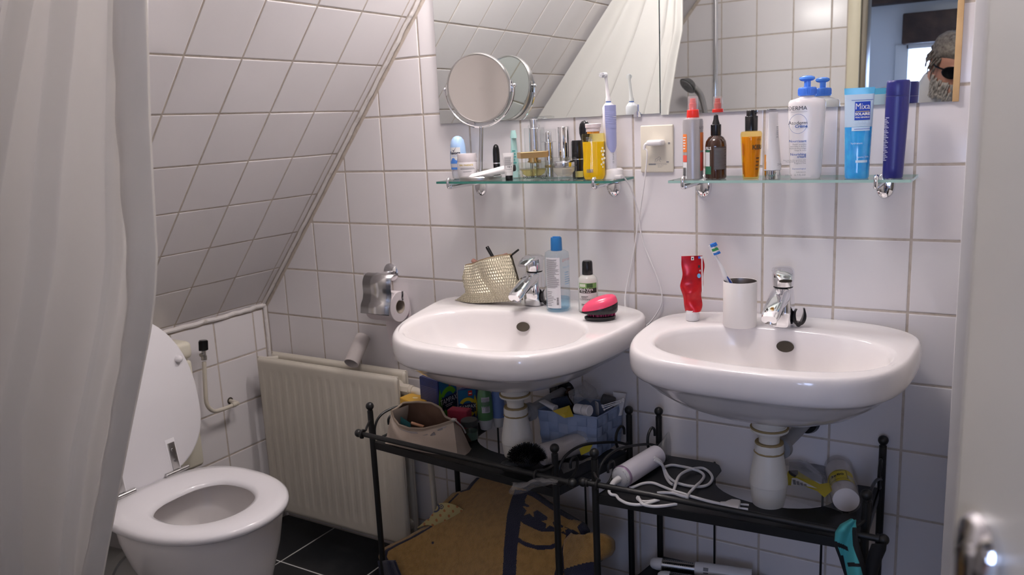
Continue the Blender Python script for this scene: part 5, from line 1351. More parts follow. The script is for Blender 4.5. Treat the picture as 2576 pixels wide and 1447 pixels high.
# ================================================================ on the right washbasin
dzr = lambda y: RZ0_ + (-.183 - RZ0_) * min(1, max(0, (-y - .10) / .34))
yt = -.118; zb2 = dzr(yt) + .0005
p0 = at(1742, 800, 'y', yt); k = mpp(p0)
e = thing('toothpaste_tube', 'red toothpaste tube standing on its white cap on the right washbasin', 'tube', (p0.x, yt, zb2)); a = towards_cam(p0); Zt = lambda v: at(1745, v, 'y', yt).z - zb2
bm = BM(); lathe(bm, [(.0135, 0), (.0142, .001), (.0148, .016), (.0155, .024), (.0150, Zt(782))], 32)
for q in range(32): t = 2 * PI * q / 32; cyl(bm, (.0143 * math.cos(t), .0143 * math.sin(t), .002), (.0149 * math.cos(t), .0149 * math.sin(t), .016), .0006, n=4)
finish('cap', bm, M_white, e)
H = Zt(644); z0_ = Zt(782)
def tp_ring(t):
    ux = Vector((-math.sin(a + .12), math.cos(a + .12), 0)); uy = Vector((math.cos(a + .12), math.sin(a + .12), 0))
    w = (.0175 + .0065 * min(1, t * 2.2) + .0012 * math.sin(t * 17)) * 1.0; d_ = max(.0011, .0150 * (1 - t ** .8) + .0012 + .0014 * math.sin(t * 21) * (1 - t))
    sh_ = .0018 * math.sin(t * 9 + 1)
    return [ux * (w * math.cos(2 * PI * q / 40) + sh_) + uy * (d_ * math.sin(2 * PI * q / 40) + .002 * math.sin(t * 14 + q * .3) * (1 - t)) + Vector((0, 0, z0_ + (H - z0_) * t)) for q in range(40)]
bm = BM(); loft(bm, [tp_ring(q / 40) for q in range(41)]); finish('tube_body', bm, mat('red_foil', (.55, .012, .018), .22, .25, noise=(60, (.36, .006, .015), .4, .7)), e)
bm = BM(); fm = lambda x_, y_: face_map(a + .12, 0, taper=lambda z: max(.0016, .0150 * (1 - max(0, (z - z0_) / (H - z0_)) ** .8) + .0034))(x_, y_)
rects(bm, fm, [(-.003, .003, H - .009, H - .001, 0), (.0125, .017, H - .006, H - .001, 2), (.017, .022, H - .006, H - .001, 0), (.019, .0215, H * .45, H - .006, 0)]); rects(bm, lambda x_, y_: fm(x_, y_) + Vector((.0002, -.0006, 0)), [(-.0015, .0015, H - .007, H - .004, 1)])
bm.faces.new([bm.verts.new(fm(.0135 + .004 * math.cos(2 * PI * q / 16), H * .70 + .005 * math.sin(2 * PI * q / 16))) for q in range(16)]).material_index = 3
text(bm, 'e', .008, lambda x_, y_: fm(x_ + .016, y_ + H * .765), 0); rects(bm, fm, [(.012, .016, H * .82, H * .86, 1)])
finish('label', bm, [M_inkw, M_ink, mat('cobalt_print', (.03, .12, .55), .4), mat('sky_blue_print', (.15, .42, .72), .4)], e, smooth=0)
# cup and toothbrush
yc = -.128; zb2 = dzr(yc) + .0005
x, h, r, a = stand(1862, 706, 84, yc, zb2)
e = thing('tumbler', 'white cylindrical toothbrush cup on the right washbasin', 'cup', (x, yc, zb2)); H = h; cupx, cupr, cuph, cupz = x, r, h, zb2
bm = BM(); lathe(bm, [(r * .96, 0.0), (r * .985, .0015), (r * .99, H - .001), (r * .975, H), (r * .955, H - .001)], 48, caps=(True, False)); finish('cup_wall', bm, mat('white_satin_cup', (.82, .79, .765), .3), e)
bm = BM(); lathe(bm, [(r * .957, H - .0008), (r * .945, H - .004), (r * .945, .006), (.001, .005)], 48, caps=(False, True)); finish('steel_liner', bm, mat('dull_steel_liner', (.36, .33, .31), .38, 1.0), e)
tb = thing('toothbrush', 'white and blue toothbrush leaning left out of the white cup', 'toothbrush', (x, yc, zb2 + .01))
Tp = lambda u, v, y: at(u, v, 'y', y)
pth = [Vector((x + .018, yc - .004, zb2 + .012)), Tp(1838, 716, yc - .012), Tp(1826, 700, yc - .014), Tp(1817, 677, yc - .016), Tp(1806, 655, yc - .018), Tp(1797, 640, yc - .02), Tp(1790, 628, yc - .021), Tp(1786, 618, yc - .022)]
bm = BM(); sweep(bm, smooth_path(pth, 6), lambda t: .0052 - .0022 * min(1, max(0, (t - .35) / .2)) + .0010 * max(0, (t - .85) / .15), 12); finish('handle', bm, M_white, tb, world=True)
bm = BM(); q0, q1 = Tp(1841, 720, yc - .017), Tp(1829, 696, yc - .019); sweep(bm, [q0 + Vector((.006, 0, -.03)), q0 + Vector((.0025, -.001, 0)), q1.lerp(q0, .3) + Vector((.0015, -.001, 0)), q1], lambda t: .0042 * (1 - .75 * t), 10); finish('blue_grip', bm, mat('navy_grip', (.02, .05, .25), .4), tb, world=True)
hd0, hd1 = Tp(1797, 642, yc - .02), Tp(1787, 616, yc - .022); hx = (hd1 - hd0); bd = Vector((.80, -.35, .38)); bd = (bd - hx.normalized() * bd.dot(hx.normalized())).normalized(); sd = hx.normalized().cross(bd)
def tufts(nm, t0, t1, m, L):
    bm = BM()
    n_ = max(2, int((t1 - t0) * 12))
    for i in range(n_):
        for j in (-1, 0, 1):
            o_ = hd0 + hx * (t0 + (t1 - t0) * (i + .5) / n_) + sd * (j * .0032) + bd * .0025; cyl(bm, o_, o_ + bd * L * (1 + .06 * math.sin(i * 2 + j)), .0015, n=6)
    finish(nm, bm, m, tb, world=True)
M_bb = mat('blue_bristles', (.02, .18, .62), .6); tufts('blue_bristles', .0, .22, M_bb, .0115); tufts('white_bristles', .22, .36, M_white, .0095); tufts('green_bristles', .36, .62, mat('green_bristles', (.04, .34, .10), .6), .010); tufts('white_bristles', .62, .76, M_white, .0095); tufts('blue_bristles', .76, 1.08, M_bb, .0115)
from mathutils.geometry import tessellate_polygon
# ================================================================ black metal racks under the basins
ZR = -.542       # top shelf surface
ZM = -.815       # middle shelf surface
ZB_ = -.99
def rack(FL, FR, BR, BL, cut, label):
    c_ = [Vector((*p, 0)) for p in (FL, FR, BR, BL)]
    mid = (c_[0] + c_[2]) / 2
    e = thing('metal_rack', label, 'rack', (mid.x, mid.y, ZF))
    zt = (-.443, -.443, -.432, -.432)
    for p, z in zip(c_, zt):
        bm = BM(); cyl(bm, (p.x, p.y, ZF + .001), (p.x, p.y, z - .013), .0078, n=18); cyl(bm, (p.x, p.y, z - .013), (p.x, p.y, z - .008), .0062, n=14)
        o = finish('post', bm, M_black, e, world=True)
        bm = BM(); ball(bm, (p.x, p.y, z), .0108, 22); finish('ball_finial', bm, M_black, o, world=True)
    FLv, FRv, BRv, BLv = c_
    def plate(z, cutout, nm, th=.0035, lip=.020):
        ux = (FRv - FLv); 
        ins = lambda p: p + (mid - p).normalized() * .004
        a, b, c2, d = [ins(p) for p in c_]
        out = [a, b, c2]
        if cutout:
            # rounded U opening from the wall side
            x0, x1, yb = cutout
            pts = [(x1 + .012, None), (x1, .02), (x1 - .012, .0), ]
            def back(x):
                t = (x - d.x) / (c2.x - d.x); return d.y + (c2.y - d.y) * t
            rr_c = .05
            cutp = [Vector((x1 + .03, back(x1 + .03), 0)), Vector((x1 + .022, back(x1) - .004, 0)), Vector((x1 + .012, back(x1) - .012, 0)), Vector((x1, back(x1) - .035, 0))]
            cm, hw = (x0 + x1) / 2, (x1 - x0) / 2
            yc = yb + hw * .72
            for q in range(0, 17):
                t = -PI * q / 16
                cutp.append(Vector((cm + hw * math.cos(t), yc + hw * .72 * math.sin(t), 0)))
            cutp += [Vector((x0, back(x0) - .035, 0)), Vector((x0 - .012, back(x0) - .012, 0)), Vector((x0 - .022, back(x0) - .004, 0)), Vector((x0 - .03, back(x0 - .03), 0))]
            out += cutp
        out.append(d)
        bm = BM()
        top = [bm.verts.new((p.x, p.y, z)) for p in out]; bot = [bm.verts.new((p.x, p.y, z - th)) for p in out]
        for tri in tessellate_polygon([out]):
            bm.faces.new([top[k] for k in tri]); bm.faces.new([bot[k] for k in tri][::-1])
        for q in range(len(out)): bm.faces.new((top[q], bot[q], bot[(q + 1) % len(out)], top[(q + 1) % len(out)]))
        for p, q in ((a, b), (b, c2), (d, a)):
            dd = (q - p).normalized(); nn = Vector((dd.y, -dd.x, 0)) * .002
            loft(bm, [[p + nn * -1 + Vector((0, 0, z)), p + nn + Vector((0, 0, z)), p + nn + Vector((0, 0, z - lip)), p - nn + Vector((0, 0, z - lip))], [q + nn * -1 + Vector((0, 0, z)), q + nn + Vector((0, 0, z)), q + nn + Vector((0, 0, z - lip)), q - nn + Vector((0, 0, z - lip))]])
        o = finish(nm, bm, M_black, e, world=True, smooth=20)
        return o
    sh = plate(ZR, cut, 'top_shelf')
    # punched holes of the pegboard-like shelf: small light specks
    plate(ZM if 'right black' in label else -.925, None, 'middle_shelf')
    plate(ZB_, None, 'bottom_shelf')
    # towel rail in front with ball ends
    A, B = cut_rail = RAILS[label]
    d_ = (B - A).normalized()
    bm = BM(); cyl(bm, A + d_ * .008, B - d_ * .008, .0063, n=16); o = finish('towel_rail', bm, M_black, e, world=True)
    for q, s_ in ((A, 1), (B, -1)):
        bm = BM(); ball(bm, q, .0105, 20); cyl(bm, q + d_ * s_ * .007, q + d_ * s_ * .012, .0088, n=18); finish('rail_ball', bm, M_black, o, world=True)
    for p in (FLv, FRv):
        t = max(0.015, min((B - A).length - .015, (Vector((p.x, p.y, A.z)) - A).dot(d_) + (.022 if p is FRv else -.022) * -1)); q = A + d_ * t
        bm = BM(); sweep(bm, smooth_path([Vector((p.x, p.y - .004, q.z + .012)), p.lerp(q, .5) * Vector((1, 1, 0)) .x * Vector((0, 0, 0)) + Vector(((p.x + q.x) / 2, (p.y + q.y) / 2, q.z + .006)), q + Vector((0, .010, .006)), q + Vector((0, 0, .010)), q + Vector((0, -.009, .004)), q + Vector((0, -.008, -.006)), q + Vector((0, 0, -.009))], 6), .0032, 8); finish('rail_hook', bm, M_black, e, world=True)
    # wrought side ornaments
    for f_, b_ in ((FLv, BLv), (FRv, BRv)):
        dv = (b_ - f_); L = dv.length; dv = dv.normalized()
        S = lambda d0, z: f_ + dv * d0 + Vector((0, 0, z))
        bm = BM()
        sweep(bm, smooth_path([S(.008, -.530), S(.010, -.505), S(.022, -.483), S(.045, -.470), S(.09, -.466), S(.15, -.478), S(L - .05, -.500), S(L - .008, -.520)], 6), .0034, 8)
        sweep(bm, smooth_path([S(.052, -.508), S(.052, -.494), S(.060, -.486), S(.072, -.488), S(.076, -.502), S(.070, -.520), S(.055, -.532), S(.03, -.537)], 6), .0034, 8)
        sweep(bm, smooth_path([S(L - .020, -.488), S(L - .022, -.472), S(L - .034, -.464), S(L - .050, -.476), S(L - .053, -.500), S(L - .040, -.524), S(L - .02, -.530), S(L - .008, -.512)], 6), .0034, 8)
        finish('scroll', bm, M_black, e, world=True)
    for t in (.27, .76):
        p = BLv.lerp(BRv, t) + Vector((0, .0, 0)); bm = BM(); cyl(bm, (p.x, p.y + .006, ZB_ - .004), (p.x, p.y + .006, ZR - .002), .0026, n=10); finish('thin_rod', bm, M_black, e, world=True)
    return e
RAILS = {}
l1, l2 = 'left black metal rack below the left washbasin, full of toiletries', 'right black metal rack below the right washbasin, with a hair dryer'
RAILS[l1] = (at(902, 1090, 'y', -.352), at(1440, 1216, 'y', -.385))
RAILS[l2] = (at(1467, 1213, 'y', -.362), at(2222, 1358, 'y', -.335))
def pz(u, v, z): q = at(u, v, 'z', z); return (q.x, q.y)
r1 = [pz(930, 1022, -.443), pz(1395, 1128, -.443), pz(1582, 1032, -.432), (-.545, -.045)]
r2 = [pz(1495, 1140, -.443), pz(2180, 1245, -.443), pz(2222, 1108, -.432), pz(1657, 1035, -.432)]
fixb = lambda p: (p[0], min(p[1], -.020))
r1[2] = fixb(r1[2]); r2[2] = fixb(r2[2]); r2[3] = fixb(r2[3])
cz = lambda u, v: at(u, v, 'z', ZR)
rack(*r1, (-.405, -.115, -.215), l1)
rack(*r2, (.24, .50, -.215), l2)

# ---------------------------------------------------------------- on the left rack
ZS1 = ZR + .0005
# blue tampon boxes
M_navybox = mat('navy_carton', (.022, .03, .12), .35, noise=(30, (.03, .05, .20), .4, .7))
def carton(corners, z1, name, label, cat, mats, prints, base=None):
    base = ZS1 if base is None else base
    cen = sum(corners, Vector((0, 0, 0))) / 4
    e = thing(name, label, cat, (cen.x, cen.y, base))
    bm = BM(); loft(bm, [[Vector((p.x, p.y, base)) for p in corners], [Vector((p.x, p.y, z1)) for p in corners]])
    bmesh.ops.bevel(bm, geom=bm.edges[:], offset=.0015, segments=2, affect='EDGES')
    finish('carton', bm, mats[0], e, world=True, smooth=30)
    prints(e, corners, z1)
    return e
n0 = at(1101, 960, 'y', -.125); zt1 = n0.z
L0 = at(1054, 947, 'z', zt1); R0 = at(1148, 958, 'y', -.045)
cs = [Vector((n0.x, n0.y, 0)), Vector((R0.x, R0.y, 0)), Vector((L0.x + R0.x - n0.x, L0.y + R0.y - n0.y, 0)), Vector((L0.x, L0.y, 0))]
if max(c.y for c in cs) > -.004:
    s_ = max(c.y for c in cs) + .004
    cs = [c - Vector((0, s_, 0)) for c in cs]
def face_fn(p, q, z0, out=.0006):
    d_ = (q - p).normalized(); n_ = Vector((d_.y, -d_.x, 0)); W_ = (q - p).length
    return (lambda x_, y_: p + d_ * x_ + n_ * out + Vector((0, 0, z0 + y_))), W_
def leaf(bm, fm, cx_, y0, y1, w, m):
    pts = [(cx_ + w * math.sin(PI * q / 12), y0 + (y1 - y0) * q / 12) for q in range(13)] + [(cx_ - w * math.sin(PI * q / 12), y0 + (y1 - y0) * q / 12) for q in range(11, 0, -1)]
    bm.faces.new([bm.verts.new(fm(a_, b_)) for a_, b_ in pts]).material_index = m
def arc_band(bm, fm, cx_, cy_, r0_, r1_, t0, t1, m, n=14, sy=1.0):
    for q in range(n):
        a_, b_ = t0 + (t1 - t0) * q / n, t0 + (t1 - t0) * (q + 1) / n
        bm.faces.new([bm.verts.new(fm(cx_ + rr0 * math.cos(t), cy_ + sy * rr0 * math.sin(t))) for rr0, t in ((r0_, a_), (r1_, a_), (r1_, b_), (r0_, b_))]).material_index = m
P_tam = [M_inkw, mat('lime_print', (.16, .48, .02), .4), mat('mustard_print', (.58, .44, .02), .4), mat('sea_blue_print', (.02, .14, .30), .4), mat('red_print', (.55, .03, .02), .4), mat('deep_navy_print', (.012, .016, .06), .4)]
def tam_prints(main, word):
    def f(e, c, z1):
        H_ = z1 - ZS1
        bm = BM(); fm, W_ = face_fn(c[0], c[1], ZS1); fm2, _ = face_fn(c[0], c[1], ZS1, .0012); fm3, _ = face_fn(c[0], c[1], ZS1, .0018)
        rects(bm, fm, [(W_ * .03, W_ * .97, H_ * .60, H_ * .98, 3)])
        arc_band(bm, fm2, W_ * .5, H_ * .52, W_ * .28, W_ * .46, .15 * PI, .85 * PI, main); arc_band(bm, fm2, W_ * .5, H_ * .40, W_ * .22, W_ * .40, 1.15 * PI, 1.85 * PI, main)
        rects(bm, fm2, [(W_ * .05, W_ * .95, H_ * .34, H_ * .58, 5), (W_ * .56, W_ * .78, H_ * .80, H_ * .94, 4)])
        text(bm, word, W_ * .27, lambda x_, y_: fm3(x_ + W_ * .50, y_ + H_ * .455), 0, sx=.86, bold=.0003)
        rects(bm, fm3, [(W_ * .30, W_ * .72, H_ * .41, H_ * .425, 0), (W_ * .34, W_ * .66, H_ * .375, H_ * .388, 0), (W_ * .60, W_ * .74, H_ * .85, H_ * .88, 0)])
        leaf(bm, fm2, W_ * (.06 if main == 1 else .92), H_ * .16, H_ * .82, W_ * .10, main)
        finish('front_print', bm, P_tam, e, world=True, smooth=0)
        bm = BM(); fl, Wl = face_fn(c[3], c[0], ZS1)
        rects(bm, fl, [(Wl * .06, Wl * .9, H_ * .80 - H_ * .035 * q, H_ * .80 - H_ * .035 * q + H_ * .017) for q in range(20)], 0)
        finish('side_print', bm, mat('lavender_text', (.11, .11, .20), .6), e, world=True, smooth=0)
    return f
carton(cs, zt1, 'tampon_box', 'taller dark blue tampon box with green leaf behind the beige bag', 'box', [M_navybox], tam_prints(1, 'TAMPAX'))
bm = BM(); fm = lambda p_, q_: Vector((p_, q_, zt1 + .0008)); cc_ = sum(cs, Vector()) / 4
n1 = at(1197, 975, 'y', -.055); zt2 = n1.z; l1_ = at(1149, 962, 'y', -.095)
cs2 = [Vector((l1_.x, l1_.y, 0)), Vector((n1.x, n1.y, 0)), Vector((n1.x - .012, -.006, 0)), Vector((l1_.x - .008, -.030, 0))]
# the far edge stays clear of the wall
carton(cs2, zt2, 'tampon_box', 'smaller dark blue tampon box with yellow stripe left of the green deodorant', 'box', [M_navybox], tam_prints(2, 'TAMPAX'))
bm.free()
# yellow carton
zc_ = at(1085, 1003, 'y', -.095).z
Lc, Bc, Rc2 = at(1005, 1000, 'z', zc_), at(1043, 985, 'z', zc_), at(1085, 1003, 'z', zc_)
cs3 = [Vector((Lc.x + Rc2.x - Bc.x, Lc.y + Rc2.y - Bc.y, 0)), Vector((Rc2.x, Rc2.y, 0)), Vector((Bc.x, Bc.y, 0)), Vector((Lc.x, Lc.y, 0))]
def yp(e, c, z1):
    bm = BM(); o_ = sum(c, Vector()) / 4
    bm.faces.new([bm.verts.new((o_.x + .009 * math.cos(2 * PI * q / 18), o_.y + .006 * math.sin(2 * PI * q / 18), z1 + .0006)) for q in range(18)])
    fm, W_ = face_fn(c[3], c[0], ZS1); H_ = z1 - ZS1
    text(bm, '8', .02, lambda x_, y_: fm(x_ + W_ * .30, y_ + H_ - .026)); finish('print', bm, mat('pale_yellow_print', (.78, .66, .36), .5), e, world=True, smooth=0)
carton(cs3, zc_, 'carton', 'orange yellow cardboard box behind the beige bag', 'box', [mat('orange_yellow_card', (.62, .36, .045), .45)], yp)
# pink packet below the boxes
q0 = at(1150, 1040, 'y', -.135)
cs4 = [Vector((q0.x - .03, q0.y - .005, 0)), Vector((q0.x + .028, q0.y + .004, 0)), Vector((q0.x + .024, q0.y + .035, 0)), Vector((q0.x - .034, q0.y + .026, 0))]
carton(cs4, at(1150, 1028, 'y', -.12).z, 'soap_box', 'small pink red box low in front of the tampon boxes', 'box', [mat('pink_card', (.42, .05, .09), .4)], lambda e, c, z: None)
def rollon(u, vt, vb, w, y, mcap, label, lab=True):
    p = at(u, vt, 'y', y); k = mpp(p); r = w * k / 2; h = p.z - ZS1
    e = thing('roll_on_deodorant', label, 'deodorant', (p.x, y, ZS1)); a = towards_cam(p)
    bm = BM(); lathe(bm, [(r * .55, 0), (r * .72, .002), (r * .80, h * .10), (r * .92, h * .22), (r * .94, h * .24)], 28); finish('clear_base', bm, mat('milky_base', (.62, .62, .62), .25), e)
    pr = lambda z: r * (1.0 - .05 * max(0, z / h - .3)) if z < h * .7 else r
    bm = BM(); lathe(bm, [(r * .97, h * .24), (r, h * .28), (r, h * .45), (r * .97, h * .62), (r * .88, h * .80), (r * .72, h * .92), (r * .45, h * .985), (.0008, h)], 30); finish('dome_cap', bm, mcap, e)
    if lab:
        bm = BM(); rf2 = lambda z: r * (1 if z < h * .45 else 1 - .03 * (z / h - .45) / .17 if z < h * .62 else .97 - .09 * (z / h - .62) / .18)
        rects(bm, on_cyl(r, a + .1, rf=rf2), [(-.0115, .0115, h * .42, h * .76, 0)], n=8); f2 = on_cyl(r, a + .1, rf=rf2, lift=.0009)
        rects(bm, f2, lines(-.010, .010, h * .60, h * .75, 6, .2, .4, 4), 1, n=5); rects(bm, f2, barcode(-.002, .010, h * .44, h * .57), 1); text(bm, 'e', .006, lambda x_, y_: f2(x_ - .007, y_ + h * .5), 1)
        finish('label', bm, [mat('grey_white_label', (.55, .53, .60), .4), M_inkgrey], e, smooth=180)
rollon(1217, 968, 1077, 40, -.085, mat('green_plastic', (.10, .24, .10), .3), 'green roll-on deodorant with white label under the left basin')
rollon(1250, 966, 1068, 34, -.055, mat('sky_blue_plastic', (.17, .27, .58), .3), 'sky blue roll-on deodorant right of the green one', False)
# jar with green contents
p0 = at(1185, 1100, 'z', ZS1); yj = -.165; k = mpp(p0); zj = at(1185, 1056, 'y', yj).z
e = thing('jar', 'glass jar with dark lid and green contents right of the beige bag', 'jar', (at(1183, 1100, 'y', yj).x, yj, ZS1)); h = zj - ZS1; r = 21 * k
bm = BM(); lathe(bm, [(r * .9, 0), (r, .003), (r, h * .66), (r * .92, h * .72)], 30); finish('glass', bm, M_clear, e)
bm = BM(); lathe(bm, [(r * .9, .003), (r * .93, h * .05), (r * .93, h * .42)], 28); finish('green_contents', bm, mat('green_cream', (.10, .17, .12), .4), e)
bm = BM(); lathe(bm, [(r * 1.02, h * .72), (r * 1.02, h * .97), (r * .96, h), (.001, h)], 30); finish('lid', bm, mat('dark_grey_lid', (.05, .05, .045), .4), e)

# beige cosmetic bag, unzipped
e = thing('cosmetic_bag', 'beige worn cosmetic bag standing unzipped on the left rack', 'bag', tuple(at(1080, 1140, 'z', ZS1)))
M_beige = mat('beige_leatherette', (.43, .355, .29), .55, noise=(10, (.36, .295, .24), .4, .75), bump=(60, .15, .002))
M_lining = mat('brown_lining', (.15, .085, .055), .8, noise=(22, (.10, .055, .035), .4, .7))
yf0, yf1, yb0_, yb1_ = -.285, -.262, -.185, -.205
bot = [(968, 1122), (1000, 1132), (1050, 1142), (1100, 1150), (1152, 1154)]
zipf = [(985, 1034), (990, 1052), (1003, 1069), (1030, 1078), (1065, 1079), (1105, 1070), (1140, 1058)]
zipb = [(985, 1034), (1000, 1026), (1014, 1014), (1050, 1011), (1085, 1014), (1108, 1026), (1120, 1048), (1140, 1058)]
def PP(q, y): v_ = at(q.x, q.y, 'y', y); v_.z = max(v_.z, ZS1); return v_
def frontp(s, t):
    b, z_ = lerp_path(bot, s), lerp_path(zipf, s); q = b.lerp(z_, t)
    y = yf0 + (yf1 - yf0) * t - .018 * math.sin(PI * s) * math.sin(PI * min(1, t * 1.1 + .05)) + .004 * math.sin(9 * s + 4 * t) * math.sin(PI * t)
    return PP(q, y)
bm = BM(); grid(bm, frontp, 40, 24)
def gusset(s, t):
    a_ = frontp(1, t); tipq = lerp_path([(1187, 1134), (1176, 1110), (1160, 1076), (1140, 1058)], t); b_ = PP(tipq, -.215 - .03 * t)
    return a_.lerp(b_, s) + Vector((.008 * math.sin(PI * s) * (1 - t), 0, 0))
grid(bm, gusset, 12, 24)
def gussetl(s, t):
    a_ = frontp(0, t); b_ = Vector((a_.x + .012, yb0_ - .02, a_.z)); return a_.lerp(b_, s)
grid(bm, gussetl, 8, 24)
finish('bag_body', bm, M_beige, e, world=True, smooth=60, normals=False)
bm = BM()
def backp(s, t):
    z_ = lerp_path(zipb, s); tp_ = PP(z_, yb1_ if .02 < s < .98 else yf1); b_ = Vector((tp_.x, yb0_, ZS1 + .002)); p = b_.lerp(tp_, t); p.y += .006 * math.sin(8 * s) * math.sin(PI * t); return p
grid(bm, backp, 40, 16); finish('back_flap', bm, M_lining, e, world=True, smooth=60, normals=False)
bm = BM()
def rim_s(pts, y0, y1):
    n_ = 30; out = []
    for q in range(n_ + 1):
        s_ = q / n_; out.append(PP(lerp_path(pts, s_), y0 + (y1 - y0) * min(1, 4 * s_, 4 * (1 - s_))))
    return smooth_path(out, 2)
sweep(bm, rim_s(zipf, yf1, yf1), .0028, 8); sweep(bm, [p + Vector((0, -.001, -.004)) for p in rim_s(zipf, yf1, yf1)], .0018, 8); sweep(bm, rim_s(zipb, yf1, yb1_), .0028, 8)
finish('zip_band', bm, mat('tan_zip_tape', (.33, .26, .20), .7), e, world=True)
bm = BM(); q = at(1142, 1056, 'y', -.262); box(bm, q.x - .006, q.x + .006, q.y - .004, q.y + .004, q.z - .004, q.z + .003, .001); sweep(bm, smooth_path([q + Vector((.004, 0, 0)), q + Vector((.014, -.004, -.004)), q + Vector((.022, .004, -.018)), q + Vector((.026, .01, -.035))], 5), .002, 8); finish('zip_pull', bm, M_steel, e, world=True)
bm = BM()
def on_front(u, v, lift=.0012):
    # nearest front panel point for a photograph pixel
    best = None
    for i in range(41):
        for j in range(25):
            p = frontp(i / 40, j / 24); d_ = (p - Vector((CX, CY, CZ))); uu = 1288 + FPX * d_.dot(_r) / d_.dot(_f); vv = 723.5 - FPX * d_.dot(_u) / d_.dot(_f)
            e_ = (uu - u) ** 2 + (vv - v) ** 2
            if best is None or e_ < best[0]: best = (e_, p)
    return best[1].y - lift
for pts in ([(1082, 1095), (1092, 1086), (1097, 1098), (1086, 1101)], [(1100, 1083), (1111, 1077), (1114, 1080), (1109, 1092), (1104, 1091)]):
    y_ = on_front(*pts[0]); bm.faces.new([bm.verts.new(at(u, v, 'y', y_ - .001)) for u, v in pts])
finish('silver_wear', bm, M_chrome, e, world=True, smooth=0, normals=False)
bm = BM()
for pts in ([(1005, 1079), (1022, 1084), (1048, 1087), (1056, 1096), (1047, 1094), (1030, 1090), (1012, 1092)], [(1058, 1097), (1075, 1092), (1084, 1102), (1072, 1101), (1060, 1108)], [(1093, 1084), (1112, 1075), (1124, 1072), (1112, 1092), (1090, 1102), (1080, 1098)]):
    y_ = on_front(*pts[1]); bm.faces.new([bm.verts.new(at(u, v, 'y', y_ - .0006)) for u, v in pts])
finish('grey_wear', bm, mat('worn_grey', (.36, .33, .33), .6), e, world=True, smooth=0, normals=False)
e = thing('sachet', 'small teal packet inside the open beige bag', 'packet', tuple(at(1018, 1064, 'y', -.235)))
bm = BM(); pts = [(1008, 1048), (1032, 1064), (1034, 1076), (1007, 1066)]; loft(bm, [[at(u, v, 'y', yy) for u, v in pts] for yy in (-.237, -.233)]); finish('packet', bm, mat('teal_packet', (.04, .16, .17), .5), e, world=True, smooth=0)
e = thing('lip_pencil', 'peach coloured stick inside the open beige bag', 'pencil', tuple(at(1048, 1066, 'y', -.225)))
bm = BM(); cyl(bm, at(1035, 1064, 'y', -.230), at(1066, 1074, 'y', -.222), .004, n=12); finish('stick', bm, mat('peach', (.55, .28, .16), .5), e, world=True)

# round hairbrush
hb0 = at(1320, 1122, 'y', -.185)
e = thing('hairbrush', 'black bristled hairbrush lying in front of the left trap', 'hairbrush', tuple(hb0))
bm = BM(); hB = at(1272, 1192, 'y', -.30); hB.z = ZS1 + .013
cpad = Vector((at(1325, 1130, 'y', -.262).x, -.262, ZS1 + .024))
sweep(bm, smooth_path([hB, hB.lerp(cpad, .35), hB.lerp(cpad, .6), cpad], 8), lambda t: .0125 - .004 * t, 14); ball(bm, hB, .0125, 16); ball(bm, cpad, .032, 24, .55); finish('handle', bm, mat('dark_grey_rubber', (.022, .024, .026), .55), e, world=True)
bm = BM(); rr_ = random.Random(5)
for q in range(520):
    t = 2.39996 * q; zz_ = 1 - (q + .5) / 520 * .95; rr0 = math.sqrt(1 - zz_ * zz_); d_ = Vector((rr0 * math.cos(t), rr0 * math.sin(t), zz_ * .8 + .1)).normalized()
    o_ = cpad + Vector((d_.x * .030, d_.y * .030, d_.z * .017)); cyl(bm, o_, o_ + d_ * (.017 + .004 * rr_.random()), .0009, n=4)
o = finish('bristles', bm, M_blackpl, e, world=True)
# cotton pads in plastic tube
def film(name, parent, pts_fn, nu, nv, amp, seed, m=None):
    rr = random.Random(seed); ph = [rr.uniform(0, 6.28) for _ in range(8)]
    def f(s, t):
        p = pts_fn(s, t); w = math.sin(9 * s + 5 * t + ph[0]) + .7 * math.sin(17 * s - 11 * t + ph[1]) + .5 * math.sin(5 * s + 23 * t + ph[2]) + .4 * math.sin(31 * s + 13 * t + ph[3])
        return p + Vector((.3 * amp * math.sin(12 * t + ph[4] + 6 * s), amp * w * .5, amp * w * .35))
    bm = BM(); grid(bm, f, nu, nv); return finish(name, bm, m or M_bag, parent, world=True, smooth=180, normals=False)
cA = Vector((at(1364, 1164, 'y', -.235).x, -.235, ZS1 + .0275)); cB = Vector((at(1462, 1098, 'y', -.125).x, -.125, ZS1 + .0285))
def pads(A, B, name, label, r, band, seed):
    e = thing(name, label, 'cotton pads', tuple((A + B) / 2 - Vector((0, 0, r))))
    d_ = (B - A); L = d_.length; M4 = Matrix.Translation(A) @ d_.to_track_quat('Z', 'Y').to_matrix().to_4x4(); bm = BM(); rr = random.Random(seed); pr = [(r * .35, -.004), (r * .8, -.001)]; n_ = 26
    for q in range(n_):
        z0, z1 = L * q / n_, L * (q + 1) / n_; pr += [(r * .97, z0), (r * (.985 + .015 * rr.random()), (z0 + z1) / 2)]
    pr += [(r * .95, L), (r * .4, L + .003)]
    lathe(bm, pr, 30, M=M4); finish('cotton_pads', bm, mat('cotton', (.74, .70, .69), .95), e, world=True, smooth=60)
    return e, M4, L
e, M4, L = pads(cA, cB, 'cotton_pad_roll', 'roll of cotton pads in clear film on the right of the left rack', .0262, None, 3)
film('film_sleeve', e, lambda s, t: M4 @ Vector(((.0275 + .012 * max(0, t - .85) / .15) * math.cos(2 * PI * s), (.0275 + .012 * max(0, t - .85) / .15) * math.sin(2 * PI * s), -.006 + L * 1.0 * t)), 40, 30, .0022, 4)
